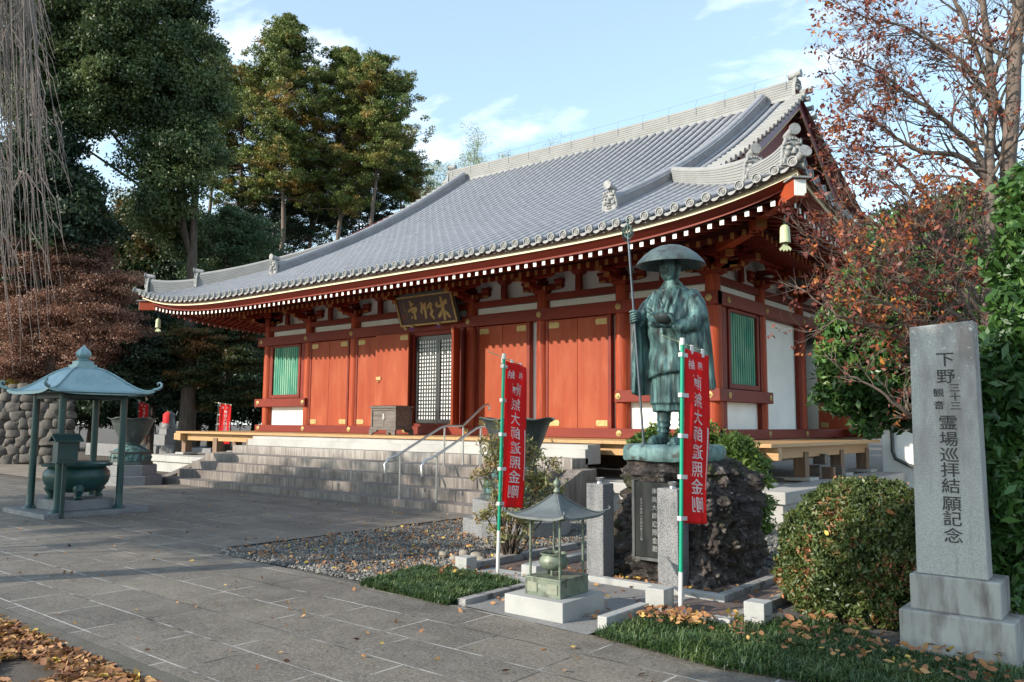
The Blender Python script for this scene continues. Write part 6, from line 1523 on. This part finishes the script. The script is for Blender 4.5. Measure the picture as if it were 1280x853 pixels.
# bare tree with the last red leaves, right
def bare_tree():
    d0 = 8.6; base = at(1262, 530, d0); B = Vector((base.x, base.y, -.03))
    t = thing('bare_tree', 'almost bare many stemmed tree with last red orange leaves above the monument', 'tree', B); mb = MB(); L_ = []; rr = random.Random(11)
    twigs = []
    def grow(p, v, r, ln, lev):
        n = 5; pts = [p]; q = p.copy(); d = v.normalized()
        for k in range(n):
            d = (d + Vector((rr.gauss(0, .17), rr.gauss(0, .17), rr.gauss(.02, .15)))).normalized(); q = q + d*ln/n; pts.append(q.copy())
        rad = [r*(1 - .55*k/n) for k in range(n+1)]; mb.tube([x - B for x in pts], rad, 8 if r > .02 else (5 if r > .006 else 4))
        if lev == 0:
            L_.extend(pts[2:]); return
        for k in range(rr.choice((4, 5)) if lev > 1 else 4):
            f = rr.uniform(.35, 1); i = min(n-1, int(f*n)); a = pts[i]*(1-(f*n-i)) + pts[i+1]*(f*n-i); tang = (pts[i+1]-pts[i]).normalized()
            s = Vector((rr.gauss(0, 1), rr.gauss(0, 1), rr.gauss(0, 1))); s = (s - tang*s.dot(tang)).normalized()
            grow(a, tang*.75 + s*.62 + Vector((0, 0, .12)), rad[i]*.62, ln*rr.uniform(.55, .78), lev-1)
    def limb(pts, r0, r1, lev=2, nside=6, ln=.75):
        nside = int(nside*2.6)
        P3 = [at(*q) for q in pts]; S_ = []
        for a, b, c, e in zip([P3[0]] + P3[:-2], P3[:-1], P3[1:], P3[2:] + [P3[-1]]):
            for k in range(5):
                u = k/5; S_.append(.5*((2*b) + (c-a)*u + (2*a-5*b+4*c-e)*u*u + (3*b-a-3*c+e)*u**3))
        S_.append(P3[-1]); S_ = [x + Vector((rr.gauss(0, .008), rr.gauss(0, .008), rr.gauss(0, .008))) for x in S_]
        n = len(S_); rad = [r0 + (r1-r0)*k/(n-1) for k in range(n)]; mb.tube([x - B for x in S_], rad, 10)
        for k in range(nside):
            i = int(rr.uniform(.25, .98)*(n-2)); tang = (S_[i+1]-S_[i]).normalized(); s = Vector((rr.gauss(0, 1), rr.gauss(0, 1), rr.gauss(.25, .8))); s = (s - tang*s.dot(tang)).normalized()
            grow(S_[i], tang*.75 + s*.65, rad[i]*.45, ln*rr.uniform(.7, 1.1), lev)
        grow(S_[-1], S_[-1]-S_[-3], r1, ln, lev)
    # trunks, out of frame at the foot behind the monument
    limb([(1262, 800, 8.6), (1262, 560, 8.6), (1266, 400, 8.6), (1258, 250, 8.6), (1266, 120, 8.5), (1272, 20, 8.5), (1275, -60, 8.5)], .12, .05, 2, 6)
    limb([(1266, 560, 8.6), (1240, 480, 8.5), (1236, 400, 8.5), (1240, 300, 8.5), (1237, 210, 8.5), (1240, 130, 8.6), (1232, 40, 8.6), (1225, -30, 8.6)], .075, .03, 2, 8)
    limb([(1240, 300, 8.5), (1225, 200, 8.5), (1190, 160, 8.4), (1140, 120, 8.3), (1105, 95, 8.2)], .04, .012, 2, 7, .6)
    limb([(1236, 230, 8.5), (1200, 195, 8.5), (1150, 190, 8.4), (1110, 165, 8.4), (1080, 140, 8.4)], .035, .010, 2, 7, .55)
    limb([(1238, 120, 8.6), (1205, 80, 8.6), (1160, 50, 8.6), (1120, 30, 8.6), (1085, 25, 8.6)], .03, .009, 2, 7, .55)
    limb([(1238, 360, 8.5), (1200, 330, 8.3), (1150, 300, 8.2), (1105, 285, 8.1), (1075, 265, 8.1)], .04, .010, 2, 8, .55)
    limb([(1240, 420, 8.5), (1200, 400, 8.3), (1150, 365, 8.1), (1100, 340, 8.0), (1050, 318, 7.9)], .042, .010, 2, 8, .5)
    limb([(1245, 470, 8.5), (1200, 470, 8.3), (1150, 440, 8.1), (1110, 415, 8.0), (1060, 400, 7.9), (1035, 385, 7.9)], .04, .009, 2, 8, .42)
    limb([(1245, 520, 8.5), (1190, 530, 8.3), (1140, 520, 8.1), (1100, 490, 8.0), (1065, 470, 8.0)], .03, .008, 1, 6, .35)
    limb([(1240, 440, 8.5), (1205, 380, 8.2), (1165, 300, 8.0), (1130, 240, 7.9), (1095, 215, 7.9)], .03, .008, 2, 7, .5)
    limb([(1240, 400, 8.5), (1195, 350, 8.4), (1160, 250, 8.3), (1120, 200, 8.3), (1085, 190, 8.3)], .03, .008, 2, 7, .5)
    limb([(1245, 500, 8.4), (1190, 440, 8.0), (1140, 400, 7.8), (1090, 370, 7.7), (1060, 345, 7.7)], .03, .008, 2, 7, .42)
    limb([(1262, 180, 8.6), (1240, 110, 8.7), (1200, 20, 8.7), (1180, -40, 8.7)], .04, .012, 2, 6, .6)
    mb.build('branches', M['barkpale'], t, smooth=60)
    pts = np.array([tuple(x - B) for x in L_]); k = rng.random(len(pts)) < .19; C = pts[k]
    P, A, Bv, tone = clump_leaves(C, 3, .05, .028, 1, .5); quads('leaves', P, A, Bv, tone, LM['autumn'], t, bend=.35)
bare_tree()

# weeping cherry, bare strands at the upper left
def weeping():
    d0 = 6.5; B = Vector((*at(-900, 530, 6.4)[:2], -.03)); t = thing('weeping_cherry', 'bare hanging strands of a weeping cherry at the left edge', 'tree', B); rr = random.Random(5)
    mb = MB(); tp = at(-200, -260, 7.0); mb.tube([Vector((0, 0, 0)), (tp - B)*.5 + Vector((.1, 0, 0)), tp - B], [.22, .17, .10], 12)
    for px, py, d in ((-60, -180, 6.4), (20, -190, 6.3), (-20, -230, 7.2), (70, -170, 7.0), (-100, -120, 6.6)): mb.tube(limb_path(tp - B, at(px, py, d) - B, .06), [.08, .07, .06, .05, .04, .03, .02], 7)
    mb.build('trunk', M['bark'], t, smooth=60)
    mb = MB()
    for k in range(190):
        u = rr.random(); d = rr.uniform(5.6, 7.6); x0 = -90 + 128*rr.random()**1.3; y1 = rr.uniform(160, 480)*(1 - .3*max(0, x0)/80) ; drift = rr.uniform(-8, 22) + (26 if x0 > 10 else 0)*rr.random()**3
        y0 = -200; pts = []
        n = 9; ph = rr.uniform(0, 6)
        for q in range(n+1):
            f = q/n; pts.append(at(x0 + drift*f**1.7*1.4 + 4*sin(f*9 + ph)*f, y0 + (y1-y0)*f, d) - B)
        mb.tube(pts, [.0065*(1 - .75*q/n) for q in range(n+1)], 4)
        for _ in range(rr.choice((2, 3, 4, 5))):
            i = rr.randrange(2, n-1); a = pts[i]; L_ = rr.uniform(.15, .55); sx = rr.choice((-1, 1, 1))
            e = a + RT*sx*L_*rr.uniform(.15, .6) + F0*rr.uniform(-.1, .1) - Vector((0, 0, L_)); m_ = a*.6 + e*.4 + RT*sx*.05*L_*2; mb.tube([a, m_, e], [.004, .003, .0015], 4)
    mb.build('hanging_strands', M['twig'], t)
weeping()
# unseen trees added outside the frame to cast shade on the garden
def offtree(c, r, label, n=420):
    tree('added_shade_tree', label, 'tree', (c[0], c[1], -.03), [(c[0], c[1], c[2], r[0], r[1], r[2]), (c[0] + r[0]*.5, c[1] + .3, c[2] - .3, r[0]*.6, r[1]*.6, r[2]*.6), (c[0] - r[0]*.5, c[1] - .3, c[2] + .4, r[0]*.6, r[1]*.6, r[2]*.6)], 'evergreen', .11, n, 40, .36, trunk_h=c[2], trunk_r=.15, inner=.2)
offtree((-5.2, -3.55, 5.4), (1.45, 1.6, 2.0), 'unseen leafy tree added behind the photographer shading the monument')
offtree((-21.5, -5.5, 7.0), (4.2, 3.5, 2.6), 'unseen leafy tree added left of the plaza shading the pavilion', 700)
offtree((-16.0, -5.6, 6.2), (2.6, 1.3, 1.0), 'unseen low crowned tree added beyond the path shading the middle of the plaza', 150)

# ------------------------------------------------------------------ stone wall, graves
wl = thing('stone_wall', 'old retaining wall of rounded field stones behind the pavilion', 'wall', (-31.8, 12.6, 0))
D_ = Vector((.774, .633, 0)); Nn = Vector((.633, -.774, 0))*1.0
mb = MB(); c = -D_*5 + Vector((0, 0, 1.42)) - Nn*.5; mb.obox(c, D_*5, Nn*.42, (0, 0, 1.45)); mb.build('core', M['mortar'], wl)
mb = MB(); rr = random.Random(3)
for row in range(9):
    x = -10.0 + rr.uniform(0, .3)
    while x < .1:
        w_ = rr.uniform(.24, .62); h = .33*rr.uniform(.8, 1.3); c = D_*(x + w_/2) + Vector((0, 0, .16 + row*.325 + rr.uniform(-.05, .05))) - Nn*(.10 + rr.uniform(0, .05)); st = len(mb.v)
        mb.lathe([(.001, -1), (.75, -.92), (.97, -.6), (1, 0), (.97, .6), (.75, .92), (.001, 1)], n=10)
        for i in range(st, len(mb.v)):
            X, Y, Z = mb.v[i]; q = 1 + .38*noise.noise(Vector((X*1.1 + row*3, Y*1.1 + x*2, Z*1.1))); mb.v[i] = tuple(c + (D_*X*w_*.58 + Nn*Y*.20 + Vector((0, 0, Z*h*.56)))*q)
        x += w_
    if row == 8: break
mb.build('field_stones', M['fieldstone'], wl, smooth=60)
jz = thing('stone_guardian', 'small grey stone guardian figure with red cap and bib beyond the veranda end', 'statue', (-37.6, 19.8, 0))
mb = MB(); mb.box(-.9, .9, -.7, .7, 0, .45); mb.box(-.6, .6, -.5, .5, .45, .95); mb.box(-.35, .35, -.3, .3, .95, 1.25); mb.build('pedestal', M['granite_dark'], jz, bevel=.02)
mb = MB(); mb.lathe([(.34, 1.25), (.36, 1.35), (.28, 1.5), (.25, 1.75), (.27, 1.9), (.20, 2.0), (.10, 2.06), (.13, 2.1), (.165, 2.2), (.16, 2.3), (.10, 2.4), (.001, 2.43)], n=20); mb.build('figure', M['granite_dark'], jz, smooth=60)
mb = MB(); mb.lathe([(.16, 2.27), (.185, 2.28), (.18, 2.38), (.10, 2.46), (.001, 2.47)], n=18); mb.build('cap', M['redbib'], jz, smooth=60)
mb = MB(); mb.rings([[(q*cos(a), q*sin(a), z) for a in [-2.6 + 2.1*k/10 for k in range(11)]] for q, z in ((.16, 2.04), (.29, 1.92), (.29, 1.6), (.30, 1.5))], False, False, closed=False); mb.build('bib', M['redbib'], jz, smooth=60)
mb = MB(); mb.tube([(.42*cos(t), .2, 2.2 + .42*sin(t)) for t in [2*pi*k/24 for k in range(25)]], .035, 6); mb.build('halo', M['granite_dark'], jz)
def grave(px, d, w_, h, label):
    p = at(px, 530, d); t = thing('grave_stone', label, 'grave', (p.x, p.y, 0), .6, 'grave stones beyond the end of the veranda')
    mb = MB(); mb.box(-w_*.9, w_*.9, -w_*.9, w_*.9, 0, .4); mb.build('base', M['granite_dark'], t, bevel=.01); mb = MB(); mb.box(-w_*.45, w_*.45, -w_*.45, w_*.45, .4, h); mb.build('shaft', M['granite_dark'], t, bevel=.015)
grave(236, 38, .55, 1.15, 'wide grey grave stone nearest the left end of the veranda'); grave(205, 41, .35, 1.5, 'narrow grave stone just left of the guardian figure'); grave(226, 43, .35, 1.6, 'tallest grave stone, right behind the guardian figure')
tag(MB().box(-40, -29, 17.0, 17.4, -.02, .55).build('low_wall', M['granite_dark'], bevel=.02), 'low grey stone edging wall in front of the graves', 'wall')

# ------------------------------------------------------------------ ground cover
def inpoly(P, poly):
    x, y = P[:, 0], P[:, 1]; ins = np.zeros(len(P), bool); j = len(poly)-1
    for i in range(len(poly)):
        xi, yi = poly[i]; xj, yj = poly[j]; c = ((yi > y) != (yj > y)) & (x < (xj-xi)*(y-yi)/(yj-yi+1e-12)+xi); ins ^= c; j = i
    return ins
def scatter(poly, n):
    a = np.array(poly); lo, hi = a.min(0), a.max(0); P = lo + rng.random((n, 2))*(hi-lo); return P[inpoly(P, poly)]
def stones(name, poly, n, s0, s1, m, label, tone=(0, 1)):
    P = scatter(poly, n); k = len(P); s = (s0 + (s1-s0)*rng.random(k)**2.5); V = np.empty((k, 6, 3), np.float32)
    base = np.array([[1, 0, 0], [0, 1, 0], [-1, 0, 0], [0, -1, 0], [0, 0, .75], [0, 0, -.6]])
    ang = rng.random(k)*2*pi; ca, sa = np.cos(ang), np.sin(ang); asp = .6 + .4*rng.random(k)
    for j in range(6):
        b = base[j]*(1 + .35*(rng.random((k, 3))-.5)) + (rng.random((k, 3))-.5)*.35; x = b[:, 0]; y = b[:, 1]*asp
        V[:, j, 0] = P[:, 0] + s*(x*ca - y*sa); V[:, j, 1] = P[:, 1] + s*(x*sa + y*ca); V[:, j, 2] = -.02 + s*(b[:, 2] + .45) + rng.random(k)*.006
    F = np.array([[0, 1, 4], [1, 2, 4], [2, 3, 4], [3, 0, 4], [1, 0, 5], [2, 1, 5], [3, 2, 5], [0, 3, 5]]); idx = (np.arange(k)[:, None, None]*6 + F[None]).reshape(-1)
    me = bpy.data.meshes.new(name); me.vertices.add(k*6); me.vertices.foreach_set('co', V.ravel()); me.loops.add(len(idx)); me.loops.foreach_set('vertex_index', idx.astype(np.int32)); me.polygons.add(k*8); me.polygons.foreach_set('loop_start', np.arange(0, k*24, 3, dtype=np.int32)); me.update(calc_edges=True)
    at_ = me.attributes.new('tone', 'FLOAT', 'FACE'); at_.data.foreach_set('value', np.repeat(tone[0] + (tone[1]-tone[0])*rng.random(k), 8).astype(np.float32)); me.materials.append(LM[m])
    o = bpy.data.objects.new(name, me); col.objects.link(o); return tag(o, label, 'gravel', kind='stuff')
stones('gravel', [(-9.38, 5.54), (-6.2, 5.55), (-6.2, 9.2), (-5.5, 13.1), (-9.3, 13.1), (-9.4, 8)], 75000, .009, .026, 'gravel', 'grey gravel bed between the plaza and the statue garden')
stones('gravel', [(-5.5, 9.0), (-2.8, 8.9), (-2.6, 7.6), (-1.2, 8.0), (0, 10), (-1, 20.5), (-4.9, 20.5), (-4.95, 13.1), (-5.6, 13.1)], 26000, .018, .04, 'gravel', 'pale gravel along the right side of the stone platform', (.35, 1.2))
stones('gravel', [(-3.3, 7.0), (-3.3, 8.9), (-5.5, 8.9), (-5.5, 7.12)], 5200, .010, .022, 'gravel', 'fine gravel round the foot of the rock', (.1, .8))
for i, (x, y, s) in enumerate([(-6.5, 7.3, .10), (-6.3, 7.15, .08), (-6.62, 7.05, .07), (-6.25, 7.45, .09), (-6.75, 7.35, .08), (-6.45, 6.98, .06), (-6.15, 7.2, .06), (-6.9, 7.15, .07)]):
    mb = MB(); mb.lathe([(.001, -.5), (.7, -.42), (1, 0), (.8, .4), (.4, .58), (.001, .62)], n=11)
    for k in range(len(mb.v)): X, Y, Z = mb.v[k]; q = 1 + .25*noise.noise(Vector((X + i*3, Y, Z))); mb.v[k] = (x + X*s*q, y + Y*s*.75*q, .02 + Z*s*q)
    o = mb.build('border_stone', mat('river_stone', (.30, .26, .20), (.2, .17, .14), 8, .85) if i == 0 else bpy.data.materials['river_stone'], smooth=70); tag(o, 'rounded brown stone lying at the foot of the airy bush', 'stone', 'rounded stones at the foot of the airy bush')

def leaves_on(name, P, z, size, label, m='dry', lift_=.012, curl=.5):
    k = len(P); D = unit(k); D[:, 2] *= .35; D /= np.linalg.norm(D, axis=1, keepdims=True); n_ = np.tile([0, 0, 1.], (k, 1)) + .55*rng.normal(size=(k, 3)); B_ = np.cross(n_, D); B_ /= np.linalg.norm(B_, axis=1, keepdims=True)
    s = size*(.55 + .75*rng.random((k, 1))); Q = np.column_stack([P, np.broadcast_to(z, k)]) + np.column_stack([np.zeros((k, 2)), lift_*(.6 + rng.random(k))])
    # each leaf: a six sided blade folded along its rib
    N_ = np.cross(D, B_); V = np.empty((k, 8, 3), np.float32); pr = [(-1, 0, 0), (-.45, .42, .22), (.25, .50, .26), (1.05, .05, .30), (.25, -.50, .22), (-.45, -.42, .18), (-.2, 0, -.02), (.45, 0, .02)]
    for j, (a, b, c) in enumerate(pr):
        jit = 1 + .3*(rng.random((k, 1)) - .5); V[:, j] = Q + D*s*a*jit + B_*s*b*jit + N_*s*c*curl*rng.random((k, 1))
    F = np.array([[0, 6, 1, 1], [6, 7, 2, 1], [7, 3, 2, 2], [7, 4, 3, 3], [6, 5, 4, 7], [0, 5, 6, 6]])
    tris = [[0, 6, 1], [1, 6, 7], [1, 7, 2], [2, 7, 3], [3, 7, 4], [4, 7, 6], [4, 6, 5], [5, 6, 0]]
    F = np.array(tris); idx = (np.arange(k)[:, None, None]*8 + F[None]).reshape(-1)
    me = bpy.data.meshes.new(name); me.vertices.add(k*8); me.vertices.foreach_set('co', V.ravel()); me.loops.add(len(idx)); me.loops.foreach_set('vertex_index', idx.astype(np.int32)); me.polygons.add(k*8); me.polygons.foreach_set('loop_start', np.arange(0, k*24, 3, dtype=np.int32)); me.update(calc_edges=True)
    a_ = me.attributes.new('tone', 'FLOAT', 'FACE'); a_.data.foreach_set('value', np.repeat(rng.random(k), 8).astype(np.float32)); me.materials.append(LM[m])
    o = bpy.data.objects.new(name, me); col.objects.link(o); return tag(o, label, 'fallen leaves', kind='stuff')
# thick litter beside the path, lower left
P = scatter([(-12, 2.60), (-4.2, 2.60), (-4.4, 1.6), (-6.5, .8), (-12, .5)], 26000)
dens = np.array([noise.noise(Vector((x*1.6, y*1.6, 3))) for x, y in P]); P = P[(dens > -.34) | (P[:, 1] > 2.3)]
leaves_on('leaf_litter', P, -.03, .036, 'thick brown fallen leaves on the soil at the lower left', lift_=.03)
P = scatter([(-12, 2.75), (0, 2.75), (0, 5.0), (-9.5, 5.4), (-9.6, 10.6), (-20, 10.6), (-20, 5)], 620); leaves_on('scattered_leaves', P, .0, .026, 'yellow brown leaves scattered over the dark paving')
P = scatter([(-9.3, 5.6), (-6.2, 5.6), (-6.2, 9.2), (-9.3, 10)], 1500); leaves_on('scattered_leaves', P, .02, .026, 'orange leaves lying on the grey gravel')
P = scatter([(-4.9, 5.5), (-2.9, 5.6), (-2.9, 8.6), (-6, 8.6), (-6, 6.4)], 330); leaves_on('scattered_leaves', P, .01, .032, 'brown leaves on the paving round the rock')
P = scatter([(-5.4, 7.15), (-3.36, 7.15), (-3.36, 7.5), (-5.4, 7.5)], 130); leaves_on('scattered_leaves', P, .01, .034, 'brown leaves gathered at the foot of the rock')
# mondo grass
def grass(poly, n, h, label, hfun=None):
    P = scatter(poly, n); k = len(P); a = rng.random(k)*2*pi; lean = .35 + .9*rng.random(k); L_ = h*(.6 + .6*rng.random(k)); w_ = .0045
    if hfun is not None: L_ *= np.array([hfun(x, y) for x, y in P])
    V = np.empty((k, 7, 3), np.float32); px_ = -np.sin(a)*w_; py_ = np.cos(a)*w_
    for j, (f, ww) in enumerate(((0, 1), (.4, .95), (.75, .7))):
        hz_ = L_*(f - .42*f*f*lean); rr_ = L_*f*f*lean*.75
        for s, q in ((1, 0), (-1, 1)):
            V[:, j*2+q, 0] = P[:, 0] + np.cos(a)*rr_ + s*px_*ww; V[:, j*2+q, 1] = P[:, 1] + np.sin(a)*rr_ + s*py_*ww; V[:, j*2+q, 2] = -.01 + hz_
    V[:, 6, 0] = P[:, 0] + np.cos(a)*L_*lean*.78; V[:, 6, 1] = P[:, 1] + np.sin(a)*L_*lean*.78; V[:, 6, 2] = -.01 + L_*(1 - .55*lean)
    F4 = np.array([[0, 1, 3, 2], [2, 3, 5, 4]]); lo = np.concatenate([(np.arange(k)[:, None]*7 + np.array([0, 1, 3, 2, 2, 3, 5, 4, 4, 5, 6])[None])], 1).reshape(-1)
    st = (np.arange(k)[:, None]*11 + np.array([0, 4, 8])[None]).reshape(-1)
    me = bpy.data.meshes.new('mondo_grass'); me.vertices.add(k*7); me.vertices.foreach_set('co', V.ravel()); me.loops.add(k*11); me.loops.foreach_set('vertex_index', lo.astype(np.int32)); me.polygons.add(k*3); me.polygons.foreach_set('loop_start', st.astype(np.int32)); me.update(calc_edges=True)
    a_ = me.attributes.new('tone', 'FLOAT', 'FACE'); t_ = rng.random(k)[:, None]*.6 + np.array([0, .15, .4])[None]; a_.data.foreach_set('value', t_.reshape(-1).astype(np.float32)); me.materials.append(LM['grass'])
    o = bpy.data.objects.new('mondo_grass', me); col.objects.link(o); return tag(o, label, 'grass', kind='stuff')
g1 = [(-6.30, 5.36), (-5.05, 5.28), (-5.05, 6.35), (-5.9, 6.5), (-6.45, 6.35)]
g2 = [(-3.50, 5.27), (-2.4, 5.12), (-1.6, 5.25), (-.6, 5.35), (-.5, 6.3), (-1.7, 6.35), (-2.0, 6.75), (-2.8, 6.6), (-2.9, 6.15), (-3.45, 6.15)]
sheet('turf_bed', g1, .006, M['soil']); sheet('turf_bed', g2, .006, M['soil'])
hump = lambda x, y: .75 + .5*max(0, noise.noise(Vector((x*5, y*5, 1)))) + .35*max(0, noise.noise(Vector((x*14, y*14, 4))))
grass(g1, 34000, .13, 'dark green mondo grass patch left of the small lantern', hump)
grass(g2, 46000, .115, 'dark green mondo grass strip in front of the monument', lambda x, y: hump(x, y) + .7*exp(-((x+2.72)**2 + (y-5.35)**2)/.05))
P = scatter(g2, 520); P = P[(P[:, 1] > 5.55)]; leaves_on('scattered_leaves', P, .085, .033, 'brown and yellow leaves caught on the grass in front of the monument', lift_=.02)
P = scatter([(-3.45, 5.75), (-2.9, 5.75), (-2.9, 6.15), (-3.45, 6.15)], 120); leaves_on('scattered_leaves', P, .07, .034, 'brown leaves heaped round the foot of the right banner pole', lift_=.02)
P = scatter([(-5.9, 6.0), (-5.5, 5.8), (-5.3, 6.3), (-6.0, 6.4)], 60); leaves_on('scattered_leaves', P, .10, .03, 'brown leaves on the left grass patch', lift_=.02)
P = blob_points([(-2.10, 7.62, .42, .85, .85, .72)], 70, .98); P = P[P[:, 2] > .5]; leaves_on('scattered_leaves', P[:, :2], P[:, 2], .035, 'yellow leaves caught on the round clipped bush')
